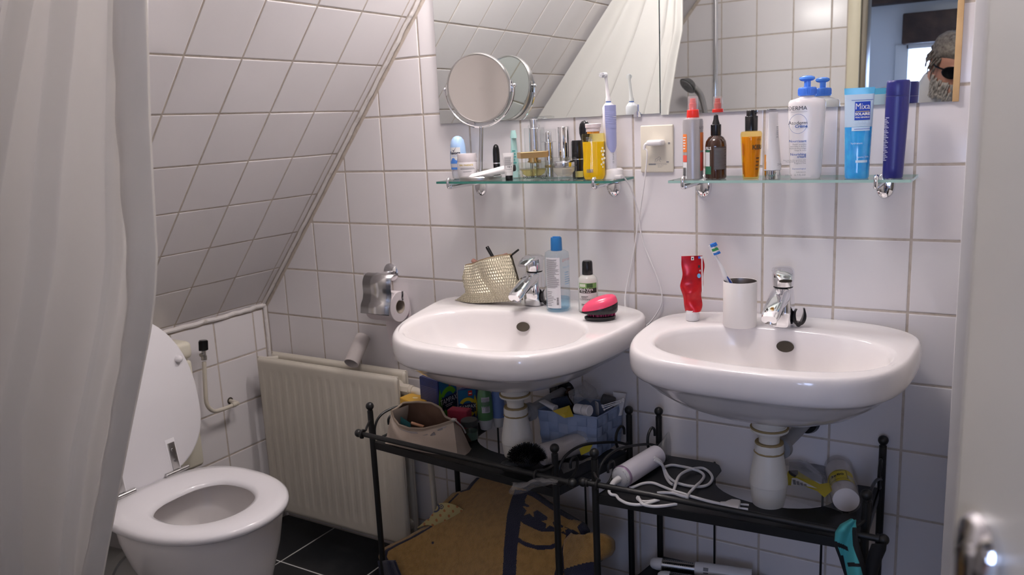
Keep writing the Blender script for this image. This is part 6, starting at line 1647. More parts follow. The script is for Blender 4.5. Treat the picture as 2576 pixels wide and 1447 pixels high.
film('film_tail', e, lambda s, t: M4 @ Vector((.034 * math.cos(2 * PI * s) * (1 - .25 * t), .03 * math.sin(2 * PI * s) * (1 - .55 * t), L * 1.0 + .055 * t)), 40, 14, .004, 9)
bm = BM(); ym = towards_cam(cB)
pts = [(1457, 1130), (1488, 1112), (1491, 1119), (1483, 1136), (1462, 1146)]
y_ = -.205; bm.faces.new([bm.verts.new(at(u, v, 'y', y_)) for u, v in pts]); finish('yellow_label', bm, mat('yellow_print', (.50, .42, .03), .5), e, world=True, smooth=0)
film('film_flap', e, lambda s, t: at(1405 + 95 * s, 1200 - 52 * s - 30 * t + 30 * t * s, 'y', -.255 + .04 * t), 24, 10, .003, 21)
e = thing('plastic_bag', 'crumpled clear plastic hanging over the left rack rail', 'plastic bag', tuple(at(1340, 1225, 'y', -.385)))
film('film', e, lambda s, t: at(1285 + 115 * s + 5 * math.sin(7 * t), 1213 - 10 * s + (32 - 20 * s) * t + 4 * math.sin(8 * s), 'y', -.392 - .012 * math.sin(PI * t)), 40, 14, .0025, 14)

# woven basket
ZBs = ZS1
b0 = at(1505, 1150, 'z', ZBs); b0 = Vector((b0.x, min(b0.y, -.125), ZBs))
tp0 = at(1502, 1053, 'y', b0.y - .004); zt_ = tp0.z
tpl, tpr = at(1354, 1033, 'z', zt_), at(1570, 1013, 'z', zt_)
tpr = Vector((tpr.x, min(tpr.y, -.012), zt_)); tpl = Vector((tpl.x, min(tpl.y, -.03), zt_))
tpb = tpl + tpr - tp0
if tpb.y > -.01: tpb.y = -.01
topc = [tp0, tpr, tpb, tpl]; cen = sum(topc, Vector()) / 4
botc = [Vector((cen.x + (p.x - cen.x) * .93, cen.y + (p.y - cen.y) * .93, ZBs)) for p in topc]
e = thing('basket', 'light blue woven basket full of odds and ends on the left rack', 'basket', (cen.x, cen.y, ZBs))
M_bskA = mat('light_blue_weave', (.33, .41, .60), .55); M_bskB = mat('light_blue_weave_darker', (.28, .36, .55), .55)  # two weave tones, the second slightly darker, for alternate cells
bm = BM()
for i in range(4):
    a_, b_, c_, d_ = botc[i], botc[(i + 1) % 4], topc[(i + 1) % 4], topc[i]; n_ = (b_ - a_).cross(d_ - a_).normalized()
    if n_.dot((a_ + b_) / 2 - cen) < 0: n_ = -n_
    W_ = (b_ - a_).length; nx = max(3, round(W_ / .025)); nz = 4
    for x_ in range(nx):
        for z_ in range(nz):
            over = (x_ + z_) % 2 == 0
            s0, s1, t0, t1 = x_ / nx + .012 / nx, (x_ + 1) / nx - .012 / nx, z_ / nz + .015 / nz, (z_ + 1) / nz - .015 / nz
            F = lambda s, t: a_.lerp(b_, s).lerp(d_.lerp(c_, s), t)
            ns = 6
            cols = [[F(s0 + (s1 - s0) * (q / ns if over else .5) if over else s0 + (s1 - s0) * q / ns, t0 if True else t0) for q in range(ns + 1)] for _ in (0,)]
            grid(bm, lambda s, t: F(s0 + (s1 - s0) * s, t0 + (t1 - t0) * t) + n_ * (.0008 + .0022 * math.sin(PI * (s if over else t))), 4, 4, mat=0 if over else 1)
    loft(bm, [[a_, b_, c_, d_], [p - n_ * .0015 for p in (a_, b_, c_, d_)]], mat=1)
loft(bm, [[p + Vector((0, 0, .001)) for p in botc], [p + Vector((0, 0, .002)) for p in botc]], mat=1)
finish('woven_sides', bm, [M_bskA, M_bskB], e, world=True, smooth=30)
bm = BM(); sweep(bm, [p + Vector((0, 0, .0005)) for p in topc], .0028, 8, closed=True); finish('rim', bm, M_bskA, e, world=True)
zin = zt_ - .012
def cube_at(name, label, cat, u, v, y, sx_, sy_, sz_, rot, m, bev=.001):
    p = at(u, v, 'y', y); e = thing(name, label, cat, tuple(p)); e.rotation_euler = rot
    bm = BM(); box(bm, -sx_, sx_, -sy_, sy_, -sz_, sz_, bev); finish('body', bm, m, e); return e
yi = (tp0.y + tpl.y) / 2
e = thing('cream_tube', 'white tube end poking from the left corner of the blue basket', 'tube', tuple(at(1382, 1022, 'y', yi + .02)))
A_, B_ = at(1363, 1008, 'y', yi + .022), at(1398, 1028, 'y', yi + .01); d_ = B_ - A_; TM = Matrix.Translation(A_) @ d_.to_track_quat('Z', 'Y').to_matrix().to_4x4()
bm = BM(); loft(bm, [[TM @ Vector(((.012 - .003 * t) * math.cos(2 * PI * q / 22), (.0012 + .008 * t) * math.sin(2 * PI * q / 22), d_.length * t)) for q in range(22)] for t in (0, .1, .4, .8, 1)]); finish('tube_body', bm, M_white, e, world=True)
e = thing('sachet', 'yellow folded sachet at the front of the blue basket', 'packet', tuple(at(1415, 1033, 'y', yi - .012)))
bm = BM(); pts = [(1390, 1034), (1432, 1020), (1443, 1048), (1420, 1052)]; loft(bm, [[at(u, v, 'y', yi - .012 + dd + (.014 if v < 1030 else 0)) for u, v in pts] for dd in (-.0015, .0015)]); finish('packet', bm, mat('mustard_yellow', (.52, .38, .03), .5), e, world=True, smooth=0)
A_, B_ = at(1449, 1028, 'y', yi + .0), at(1484, 1034, 'y', yi - .010)
e = thing('pill_jar', 'small white screw-top jar lying in the blue basket', 'jar', tuple(A_)); bm = BM(); cyl(bm, A_, A_.lerp(B_, .55), .0125, n=26, bev=.001); finish('jar_body', bm, M_white, e, world=True)
bm = BM(); cyl(bm, A_.lerp(B_, .6), B_, .0135, n=26, bev=.0012); finish('lid', bm, M_white, e, world=True)
cube_at('plastic_box', 'clear plastic box tilted at the back of the blue basket', 'box', 1455, 992, yi + .03, .021, .013, .013, (.3, -.5, .4), M_bag)
cube_at('plastic_wrapper', 'crumpled clear wrapper behind the white jar in the basket', 'wrapper', 1478, 985, yi + .045, .022, .014, .015, (.5, .3, -.4), M_bag)
cube_at('makeup_case', 'dark blue flat case leaning in the left part of the basket', 'case', 1412, 1012, yi + .025, .022, .003, .016, (.5, -.25, .2), mat('dark_slate', (.035, .045, .07), .3))
cube_at('white_packet', 'pale packet standing near the right corner of the basket', 'packet', 1502, 1028, (tp0.y + tpr.y) / 2 - .02, .006, .002, .018, (.1, .1, -.6), mat('pale_grey_card', (.45, .43, .42), .6))
e = thing('cream_tube', 'white tube standing at the far right corner of the basket', 'tube', tuple(at(1555, 1005, 'y', tpr.y - .012))); q = at(1555, 1010, 'y', tpr.y - .014)
bm = BM(); loft(bm, [[q + Vector(((.010 + .008 * t) * math.cos(2 * PI * j / 22) + .004 * t, (.009 - .0078 * t) * math.sin(2 * PI * j / 22), -.035 + .058 * t)) for j in range(22)] for t in (0, .15, .4, .7, .9, 1)]); finish('tube_body', bm, M_white, e, world=True)
for n_, (u0, v0, u1, v1) in enumerate(((1515, 1021, 1568, 1005), (1517, 1025, 1566, 1010), (1520, 1031, 1560, 1013))):
    e = thing('cotton_bud', ['upper thin white stick', 'middle thin white stick', 'lower thin white stick'][n_] + ' lying across the right end of the basket', 'cotton bud', tuple(at(u0, v0, 'y', -.06 - .01 * n_)), group='white sticks in the basket')
    A_, B_ = at(u0, v0, 'y', tp0.y + .05 - .008 * n_), at(u1, v1, 'y', tp0.y + .075 - .008 * n_); bm = BM(); cyl(bm, A_, B_, .0013, n=8); finish('stem', bm, M_white, e, world=True)
    bm = BM(); ball(bm, B_, .0028, 10); ball(bm, A_, .0028, 10); finish('cotton_tip', bm, M_paper, e, world=True)
cube_at('grey_pouch', 'dark grey pouch bulging at the right of the basket', 'pouch', 1530, 1008, tpr.y - .03, .018, .010, .012, (.2, .3, .4), mat('dark_grey_cloth', (.09, .085, .085), .8), .005)
e = thing('paddle_brush', 'black brush head with pale pins behind the basket', 'hairbrush', tuple(at(1395, 985, 'y', -.028))); q = at(1393, 1000, 'y', -.030)
bm = BM(); q.z = max(q.z, ZS1 + .01); box(bm, q.x - .014, q.x + .014, -.030, -.018, ZS1, at(1395, 965, 'y', -.03).z, .005); finish('paddle', bm, M_blackpl, e, world=True)
bm = BM()
for j in range(9): z_ = at(1380, 966, 'y', -.03).z - .0065 * j; cyl(bm, (q.x - .012, -.030, z_), (q.x - .015, -.036, z_), .0011, n=6)
finish('pins', bm, M_white, e, world=True)
e = thing('small_bottle', 'little brown bottle against the wall behind the basket', 'bottle', tuple(at(1428, 985, 'y', -.03))); q = at(1430, 990, 'y', -.03)
bm = BM(); lathe(bm, [(.011, ZS1), (.012, ZS1 + .002), (.012, q.z + .002), (.006, q.z + .008), (.0055, q.z + .016)], 22, c=(q.x, -.026)); finish('bottle_body', bm, mat('brown_bottle', (.05, .022, .012), .2), e, world=True)

# ---------------------------------------------------------------- mats on the middle shelf of the left rack
M_ochre = mat('ochre_terry', (.36, .205, .058), 1.0, noise=(70, (.27, .15, .04), .4, .7), bump=(420, .9, .003), sheen=.3)
M_navyt = mat('navy_terry', (.012, .013, .035), 1.0, bump=(420, .9, .003), sheen=.2)
def inpoly(x_, y_, P_):
    c_ = False; j = len(P_) - 1
    for i in range(len(P_)):
        if (P_[i][1] > y_) != (P_[j][1] > y_) and x_ < (P_[j][0] - P_[i][0]) * (y_ - P_[i][1]) / (P_[j][1] - P_[i][1]) + P_[i][0]: c_ = not c_
        j = i
    return c_
def star(cx_, cy_, r_, rot=0.0):
    return [(cx_ + (r_ if q % 2 == 0 else r_ * .42) * math.sin(rot + PI * q / 5), cy_ - (r_ if q % 2 == 0 else r_ * .42) * math.cos(rot + PI * q / 5) * .92) for q in range(10)]
left_o = [(1206, 1202), (1220, 1188), (1236, 1176), (1246, 1140), (1268, 1118), (1300, 1098), (1330, 1070), (1358, 1020), (1374, 985), (1388, 960), (1402, 957), (1418, 966), (1432, 985), (1447, 1008), (1490, 1040), (1530, 1090)]
right_o = [(1206, 1240), (1220, 1294), (1243, 1350), (1262, 1372), (1285, 1405), (1305, 1440), (1322, 1470), (1338, 1480), (1352, 1472), (1380, 1452), (1405, 1436), (1447, 1420), (1530, 1400)]
def interp(tab, v):
    if v <= tab[0][0]: return tab[0][1]
    for (a_, x0_), (b_, x1_) in zip(tab[:-1], tab[1:]):
        if a_ <= v <= b_: return x0_ + (x1_ - x0_) * (v - a_) / (b_ - a_)
    return tab[-1][1]
v_stripe = [(1298, 1236), (1332, 1240), (1316, 1290), (1308, 1350), (1303, 1400), (1301, 1447), (1301, 1540), (1262, 1540), (1268, 1447), (1271, 1380), (1278, 1300), (1288, 1262)]
up_band = [(1326, 1236), (1345, 1243), (1385, 1270), (1440, 1302), (1482, 1322), (1482, 1352), (1466, 1354), (1455, 1330), (1430, 1318), (1383, 1290), (1345, 1256), (1328, 1250)]
strip_och = [(1329, 1249), (1342, 1254), (1385, 1284), (1430, 1310), (1463, 1318), (1452, 1334), (1440, 1336), (1400, 1318), (1360, 1288), (1322, 1264)]
band2 = [(1318, 1268), (1350, 1285), (1395, 1316), (1448, 1338), (1462, 1346), (1430, 1350), (1408, 1342), (1360, 1340), (1320, 1322), (1309, 1312), (1312, 1290)]
smile = [(1303, 1352), (1320, 1364), (1350, 1374), (1385, 1374), (1415, 1362), (1412, 1372), (1390, 1384), (1355, 1385), (1322, 1376), (1304, 1364)]
v2 = [(1428, 1346), (1450, 1345), (1430, 1380), (1418, 1420), (1410, 1460), (1405, 1540), (1380, 1540), (1396, 1447), (1412, 1390)]
edge_l = None
stars = [star(1336, 1288, 22, .2), star(1384, 1318, 20, -.15), star(1420, 1335, 12, .1)]
def mat_paint(u, v):
    m = 0
    if inpoly(u, v, v_stripe) or inpoly(u, v, smile) or inpoly(u, v, v2): m = 1
    if inpoly(u, v, up_band): m = 1
    if inpoly(u, v, band2): m = 1
    if m and any(inpoly(u, v, s_) for s_ in stars): m = 0
    if inpoly(u, v, strip_och): m = 0
    lo = interp(left_o, v)
    if 12 < u - lo < 17 + (v - 1206) * .01 and v > 1245 and v < 1415: m = 1
    if u - lo < 8 and v < 1242: m = 1
    if (u - 1092) ** 2 + (v - 1367) ** 2 < 12: m = 1
    return m
def mat_uv(s, t):
    v = 1206 + (1535 - 1206) * t; lo, hi = interp(left_o, v), interp(right_o, v); return lo + (hi - lo) * s, v
def mat_y(u, v):
    t = (v - 1206) / (1447 - 1206)
    return -.085 - .225 * min(t, 1.0) ** .85 - .02 * max(0, t - 1) + .012 * math.sin((u - 1000) / 60.0) * min(1, t) + .010 * math.sin(v / 37.0)
def mat_pt(s, t):
    u, v = mat_uv(s, t); e_ = min(s, 1 - s); y = mat_y(u, v) + .016 * max(0, 1 - e_ / .035) ** 2
    p = at(u, v, 'y', y); return p
e = thing('bath_mat', 'ochre terry bath mat with navy bands and stars draped on the left rack', 'bath mat', (-.33, -.2, ZM))
bm = BM(); grid(bm, mat_pt, 300, 200, matfn=lambda s, t: mat_paint(*mat_uv(s, t)))
o = finish('terry_cloth', bm, [M_ochre, M_navyt], e, world=True, smooth=180, normals=False); sm = o.modifiers.new('t', 'SOLIDIFY'); sm.thickness = .006; sm.offset = -1
# second mat below, its lobe showing at the right and navy border at the bottom left
e = thing('bath_mat', 'second ochre bath mat with navy hem peeking out right of the starred one', 'bath mat', (-.2, -.2, ZM))
lo2 = [(1345, 1440), (1362, 1420), (1400, 1410), (1447, 1395), (1530, 1380)]
hi2 = [(1345, 1500), (1352, 1528), (1362, 1541), (1380, 1542), (1392, 1536), (1402, 1518), (1412, 1502), (1447, 1500), (1530, 1498)]
def m2(s, t):
    v = 1345 + 185 * t; lo, hi = interp(lo2, v), interp(hi2, v); u = lo + (hi - lo) * s; e_ = min(s, 1 - s); return at(u, v, 'y', -.245 - .05 * t - .015 * math.sin(s * 3) + .02 * max(0, 1 - e_ / .08) ** 2)
bm = BM(); grid(bm, m2, 60, 60, matfn=lambda s, t: 1 if (1345 + 185 * t) > 1404 + 40 * (1 - s) * .9 else 0)
o = finish('terry_cloth', bm, [M_ochre, M_navyt], e, world=True, smooth=180, normals=False); sm = o.modifiers.new('t', 'SOLIDIFY'); sm.thickness = .006; sm.offset = -1
e = thing('towel', 'dark navy towel corner under the ochre bath mat at the left front rack post', 'towel', (-.5, -.28, ZM))
bm = BM()
def m3(s, t):
    v = 1412 + 110 * t; u = 950 + 14 * t + (40 + 30 * t) * s; return at(u, v, 'y', -.288 + .004 * math.sin(s * 9) - .03 * s)
grid(bm, m3, 50, 16); o = finish('navy_cloth', bm, M_navyt, e, world=True, smooth=180, normals=False); sm = o.modifiers.new('t', 'SOLIDIFY'); sm.thickness = .006; sm.offset = 1
# patterned cloth behind
e = thing('patterned_cloth', 'pale yellow cloth with dark rings behind the ochre mat', 'cloth', tuple(at(1100, 1290, 'y', -.19)))
rings_ = [(1096, 1278, 13), (1075, 1300, 9), (1112, 1276, 6)]
def pc(s, t):
    u = 1104 - 48 * t + (1 - .1 * t) * 62 * s + 6 * math.sin(t * 4); v = 1268 + 62 * t + 14 * s * (1 - t) - 8 * math.sin(PI * s); return u, v
def pcm(s, t):
    u, v = pc(s, t)
    for a_, b_, r_ in rings_:
        d_ = math.hypot(u - a_, (v - b_))
        if d_ < r_: return 1 if (d_ / r_) > .66 or (d_ / r_) < .35 else 0
    return 2 if math.sin(u * .31) * math.sin(v * .27) > .62 else 0
bm = BM(); grid(bm, lambda s, t: at(*pc(s, t), 'y', -.175 - .03 * t - .012 * math.sin(PI * s)), 60, 60, matfn=pcm)
o = finish('printed_cloth', bm, [mat('pale_yellow_cloth', (.42, .35, .16), .9), mat('dark_blue_print', (.04, .05, .10), .8), mat('rust_cloth_print', (.36, .14, .05), .8)], e, world=True, smooth=180, normals=False); sm = o.modifiers.new('t', 'SOLIDIFY'); sm.thickness = .003

# ---------------------------------------------------------------- on the right rack
rA = Vector(pz(1561, 1206, ZR + .022) + (ZR + .0255,)); rB = Vector(pz(1652, 1145, ZR + .027) + (ZR + .0265,))
d_ = (rB - rA).normalized(); L = (rB - rA).length; DMx = Matrix.Translation(rA) @ d_.to_track_quat('Z', 'Y').to_matrix().to_4x4(); r = .0245
dry = thing('hair_styler', 'white hot air styler with clear nozzle lying on the right rack', 'hair dryer', tuple((rA + rB) / 2 - Vector((0, 0, .025))))
bm = BM(); lathe(bm, [(r, .010), (r, .012), (r * 1.0, L * .9), (r * .98, L), (r * .8, L + .004), (r * .5, L + .005)], 40, M=DMx); finish('handle_body', bm, mat('white_pearl_plastic', (.80, .76, .82), .25), dry, world=True)
bm = BM(); lathe(bm, [(r * .99, .004), (r * 1.015, .005), (r * 1.015, .011), (r * .99, .012)], 40, M=DMx); finish('lilac_ring', bm, mat('lilac_metal', (.50, .36, .52), .3, .5), dry, world=True)
bm = BM(); lathe(bm, [(r * .98, .005), (r * .93, -.001), (r * .78, -.005), (r * .5, -.0075), (.001, -.008)], 36, M=DMx); finish('air_grille', bm, mat('light_grey_mesh', (.52, .52, .54), .4), dry, world=True)
bm = BM()
for i in range(-9, 10):
    for j in range(-9, 10):
        x_, y_ = (i + .5 * (j % 2)) * .0023, j * .0020; q = math.hypot(x_, y_)
        if q < r * .86 and q > .009:
            z_ = -.0081 + .0045 * (q / (r * .8)) ** 2.2; lathe(bm, [(.0007, z_ + .0005), (.0007, z_ - .0005)], 6, c=(x_, y_), M=DMx)
finish('grille_holes', bm, mat('hole_grey', (.10, .10, .11), .6), dry, world=True, smooth=0)
bm = BM(); g = DMx @ Vector((0, 0, -.008)); gd = -d_; sweep(bm, smooth_path([g, g + gd * .010, g + gd * .018 + Vector((-.002, -.002, -.004)), g + gd * .022 + Vector((-.004, -.002, -.014))], 6), lambda t: .0078 - .0022 * t, 14); finish('cord_guard', bm, M_white, dry, world=True)
bm = BM(); rs = []
nz_up = (DMx.to_3x3().inverted() @ Vector((0, 0, 1))); nz_up.z = 0; nz_up.normalize(); nz_s = Vector((-nz_up.y, nz_up.x, 0))
for z_, w_, t_ in ((L + .002, .014, .014), (L + .012, .017, .017), (L + .022, .018, .016), (L + .032, .026, .013), (L + .045, .036, .009), (L + .056, .041, .006)):
    rs.append([DMx @ (nz_up * (w_ * math.cos(2 * PI * q / 36)) + nz_s * (t_ * math.sin(2 * PI * q / 36)) + Vector((0, 0, z_))) for q in range(36)])
loft(bm, rs, cap1=False); finish('clear_nozzle', bm, clear('smoky_clear_plastic', (.80, .80, .80), .06, haze=.16, hazecol=(.7, .7, .7), ior=2.0), dry, world=True)
lift_n = min(v.z for v in [p for rr0 in rs for p in rr0])
ZC_ = ZR + .0038
cc = lambda X, Y, dz=0.0: Vector(pz(1460 + X / 5.566, 1060 + Y / 5.566, ZC_ + dz) + (ZC_ + dz,))
bm = BM(); r_c = .0033
btn = at(1460 + 1035 / 5.566, 1060 + 505 / 5.566, 'z', ZR + .046)
sweep(bm, smooth_path([btn, cc(1120, 565, .03), cc(1165, 650, .012), cc(1230, 770, .004), cc(1310, 840), cc(1400, 880), cc(1560, 912), cc(1700, 915), cc(1800, 880), cc(1848, 800), cc(1810, 720), cc(1720, 660), cc(1620, 660, .004), cc(1500, 690, .007), cc(1400, 750, .006), cc(1350, 830, .007), cc(1330, 900, .007), cc(1310, 960), cc(1290, 1000)], 7), r_c, 10)
sweep(bm, smooth_path([btn + Vector((.002, -.004, -.004)), cc(1140, 610, .025), cc(1170, 680, .010), cc(1200, 780), cc(1250, 860), cc(1300, 890, .0)], 7), r_c, 10)
sweep(bm, smooth_path([cc(1180, 640), cc(1280, 615), cc(1420, 635), cc(1560, 665, .007), cc(1680, 710), cc(1730, 765), cc(1700, 830), cc(1610, 915, .007), cc(1540, 990), cc(1500, 1050, .007), cc(1490, 1085)], 7), r_c, 10)
tailp = g + gd * .022 + Vector((-.004, -.002, -.014))
sweep(bm, smooth_path([tailp, cc(400, 980, .004), cc(430, 1025), cc(500, 1040), cc(540, 1090), cc(640, 1145), cc(760, 1168), cc(880, 1165), cc(980, 1140), cc(1100, 1100)], 7), r_c, 10)
sweep(bm, smooth_path([cc(690, 935), cc(760, 915), cc(850, 880), cc(950, 862), cc(1040, 872), cc(1150, 915), cc(1300, 975), cc(1440, 1015), cc(1560, 1055), cc(1700, 1095), cc(1840, 1130), cc(1960, 1158)], 7), r_c, 10)
sweep(bm, smooth_path([cc(1075, 1005), cc(1180, 1000), cc(1300, 1010), cc(1420, 1045), cc(1520, 1065)], 7), r_c, 10)
sweep(bm, smooth_path([cc(1060, 1105), cc(950, 1125), cc(850, 1120), cc(800, 1085), cc(810, 1060), cc(830, 1100, .004), cc(880, 1165, .005), cc(1000, 1192), cc(1150, 1188), cc(1350, 1160)], 7), r_c, 10)
finish('cord', bm, M_white, dry, world=True)
bm = BM(); k0, k1 = cc(1960, 1158, .006), cc(2240, 1190, .006); kd = (k1 - k0).normalized(); KM = Matrix.Translation(k0) @ kd.to_track_quat('Z', 'Y').to_matrix().to_4x4()
loft(bm, [[KM @ p for p in ring(0, 0, z_, w_, h_, 26, 2.8)] for z_, w_, h_ in ((0, .0050, .0045), (.010, .0065, .0055), (.016, .014, .0075), (.022, .0190, .0090), (.032, .0205, .0090), (.038, .0200, .0086), (.040, .017, .007))])
for s_ in (-.0095, .0095): cyl(bm, KM @ Vector((s_, 0, .040)), KM @ Vector((s_, 0, .057)), .0024, n=10)
finish('plug', bm, M_white, dry, world=True)
# cotton pads pack with yellow label
q0, q1 = Vector(pz(2128, 1276, ZR + .012) + (ZR + .0275,)), Vector(pz(2112, 1168, ZR + .036) + (ZR + .029,))
q1.y = min(q1.y, -.035); 
e, M4, L = pads(q0, q1, 'cotton_pad_pack', 'yellow labelled pack of cotton pads in crumpled film on the right rack', .0265, None, 8)
bm = BM(); up_ = (M4.to_3x3().inverted() @ Vector((-.25, -.55, .8))); a_up = math.atan2(up_.y, up_.x)
def yl(x_, y_, lift=.0008): 
    a_ = a_up + x_ / .0272; return M4 @ Vector(((.0272 + lift) * math.cos(a_), (.0272 + lift) * math.sin(a_), y_))
sgn = -1 if (yl(.01, .04) - yl(-.01, .04)).dot(_r) < 0 else 1
fy = lambda x_, y_: yl(sgn * x_, y_)
fy2 = lambda x_, y_: yl(sgn * x_, y_, .0016)
rects(bm, fy, [(-.042, .036, L * .24, L * .60, 0)], n=22)
rects(bm, fy2, [(-.020, .020, L * .29, L * .298, 1), (-.020, .020, L * .56, L * .568, 1), (-.020, -.0192, L * .29, L * .568, 1), (.0192, .020, L * .29, L * .568, 1)], n=6); text(bm, '3x80', .014, lambda x_, y_: fy2(x_, y_ + L * .40), 1, bold=.0002)
finish('yellow_label', bm, [mat('yellow_print', (.62, .50, .015), .4), M_ink], e, world=True, smooth=180)
film('film_sleeve', e, lambda s, t: M4 @ Vector((.0285 * math.cos(2 * PI * s), .0285 * math.sin(2 * PI * s), -.006 + (L + .02) * t)), 40, 30, .0022, 14)
zf_ = ZR + .004
def bagp(s, t):
    u = 1948 + (2108 - 1948) * s + 10 * math.sin(6 * t); v = 1248 + 38 * s - (92 + 18 * math.sin(PI * s)) * t; h_ = .042 * math.sin(PI * min(1, t)) * math.sin(PI * (.15 + .8 * s)); q = at(u, v + h_ * 250, 'z', zf_); q.z += h_; q.y = min(q.y, -.012); return q
film('film_bag', e, bagp, 46, 30, .0035, 31)
bm = BM()
pts_y = [(1982, 1186), (2005, 1184), (2030, 1200), (2062, 1218), (2092, 1214), (2096, 1232), (2074, 1252), (2056, 1236), (2020, 1222), (1974, 1221)]
def pk_pt(u, v, dz=.0):
    h_ = .040; q = at(u, v, 'z', ZR + h_ * .9 + dz); return q
lo_ = [bm.verts.new(pk_pt(u, v)) for u, v in pts_y]; bm.faces.new(lo_)
bmesh.ops.triangulate(bm, faces=bm.faces[:])
def qf(pts, m, dz): f_ = bm.faces.new([bm.verts.new(pk_pt(u, v, dz)) for u, v in pts]); f_.material_index = m
qf([(1984, 1184), (2007, 1183), (2008, 1192), (2000, 1201), (1991, 1197), (1984, 1190)], 1, .0010)
qf([(1992, 1203), (2004, 1203), (2056, 1229), (2020, 1222), (1990, 1221)], 2, .0010)
for j in range(4): qf([(1994 + 9 * j, 1207 + 3.6 * j), (2001 + 9 * j, 1207.5 + 3.6 * j), (2003 + 9 * j, 1220 + 1.0 * j), (1996 + 9 * j, 1219 + 1.0 * j)], 3, .0018)
finish('bag_print', bm, [mat('yellow_bag_print', (.58, .47, .02), .4), M_ink, M_inkw, M_inkgrey], e, world=True, smooth=0, normals=False)
def dk(s, t):
    u = 1985 + 95 * s; v = 1218 - 55 * t * (1 - .2 * s) - 8 * math.sin(PI * s); return at(u, v, 'z', ZR + .030 - .012 * t)
film('grey_film', e, dk, 20, 12, .002, 41, clear('grey_film', (.55, .56, .60), .15, haze=.25, hazecol=(.25, .26, .30), ior=1.5))
# turquoise garment and black strap on the rail end
M_turq = mat('turquoise_fabric', (.06, .36, .38), .75, bump=(220, .2, .001)); M_blk_cl = mat('black_fabric', (.010, .010, .012), .8)
e = thing('swimwear', 'turquoise and black swimwear hanging on the right rack rail', 'swimwear', tuple(at(2140, 1310, 'y', -.36)))
gl = [(1308, 2142), (1322, 2116), (1340, 2104), (1372, 2101), (1410, 2112), (1447, 2124), (1500, 2138)]; gr = [(1308, 2150), (1322, 2154), (1340, 2157), (1372, 2160), (1410, 2170), (1447, 2178), (1500, 2186)]
def gar(s, t):
    v = 1308 + 192 * t; lo, hi = interp(gl, v), interp(gr, v); u = lo + (hi - lo) * s
    y = -.352 - .012 * math.sin(PI * s) - .010 * math.sin(2 * PI * s + 5 * t) * (1 if t > .1 else t * 10)
    if t < .14: y += .02 * (1 - t / .14)
    return at(u, v, 'y', y)
def gm(s, t):
    v = 1308 + 192 * t
    if s > .80 and v > 1330: return 1
    if abs(v - (1366 + 26 * s)) < 6 and s < .55: return 1
    if abs(v - (1418 + 4 * s)) < 5 and s > .35: return 1
    if s < .10 + .10 * (t > .45) and v > 1372: return 1
    return 0
bm = BM(); grid(bm, gar, 40, 90, matfn=gm); o = finish('fabric', bm, [M_turq, M_blk_cl], e, world=True, smooth=180, normals=False); sm = o.modifiers.new('t', 'SOLIDIFY'); sm.thickness = .0025
e = thing('black_strap_bag', 'black cloth hanging from the ball end of the right rail', 'cloth', tuple(at(2200, 1375, 'y', -.33)))
gl2 = [(1360, 2196), (1385, 2186), (1410, 2178), (1447, 2176), (1500, 2180)]; gr2 = [(1360, 2232), (1385, 2229), (1410, 2218), (1447, 2208), (1500, 2206)]
bm = BM()
def bk_(s, t):
    v = 1368 + 130 * t; lo, hi = interp(gl2, v), interp(gr2, v); a_ = 2 * PI * s; u = (lo + hi) / 2 + (hi - lo) / 2 * math.cos(a_); return at(u, v, 'y', -.340 + .014 * math.sin(a_))
grid(bm, bk_, 30, 30); finish('cloth', bm, M_blk_cl, e, world=True, smooth=180, normals=False)
# curling brushes on the middle shelf
def curler(A, B, label, cut_=None):
    d_ = (B - A).normalized(); L = (B - A).length; M4 = Matrix.Translation(A) @ d_.to_track_quat('Z', 'Y').to_matrix().to_4x4(); e = thing('curling_brush', label, 'curling iron', tuple(A))
    bm = BM(); lathe(bm, [(.002, 0), (.008, .001), (.0125, .006), (.0148, .016), (.015, .028), (.014, .029)], 30, M=M4); finish('end_cap', bm, M_white, e, world=True)
    bm = BM(); lathe(bm, [(.0135, .028), (.0135, L * .72)], 32, M=M4); finish('barrel', bm, mat('brushed_barrel', (.40, .40, .40), .3, 1.0), e, world=True)
    bm = BM()
    for j in range(8):
        for i in range(16):
            a_ = 2 * PI * j / 8; z_ = .034 + (L * .72 - .04) * i / 15; box(bm, -.0012, .0012, -.0004, .0004, -.0016, .0016, M=M4 @ Matrix.Rotation(a_, 4, 'Z') @ Matrix.Translation((0, .0136, z_)))
    finish('slots', bm, M_blackpl, e, world=True, smooth=0)
    bm = BM(); lathe(bm, [(.0145, L * .72), (.0165, L * .725), (.0175, L * .8), (.0175, L * 1.15), (.0165, L * 1.6)], 32, M=M4); finish('handle', bm, M_white, e, world=True)
    bm = BM(); a_ = a0_ = None
    up2 = M4.to_3x3().inverted() @ Vector((.3, -.8, .6)); aa_ = math.atan2(up2.y, up2.x)
    f_ = lambda x_, y_: M4 @ Vector((.0179 * math.cos(aa_ + x_ / .0175), .0179 * math.sin(aa_ + x_ / .0175), L * .9 + y_)); rects(bm, f_, [(-.004, .004, -.006, .006)], n=4); rects(bm, f_, [(.007, .010, -.006, .006)], n=2); finish('switch', bm, M_inkgrey, e, world=True, smooth=0)
ZM2 = ZM + .017
A_ = at(1636, 1416, 'z', ZM2); B_ = at(1790, 1437, 'z', ZM2)
curler(A_, A_ + (B_ - A_) * 1.02, 'upper white curling brush with slotted metal barrel on the right rack')
A2 = at(1654, 1450, 'z', ZM2 - .002); A2.y = min(A2.y, A_.y - .036)
curler(A2, A2 + (B_ - A_) * 1.0, 'lower white curling brush lying in front of the slotted one')
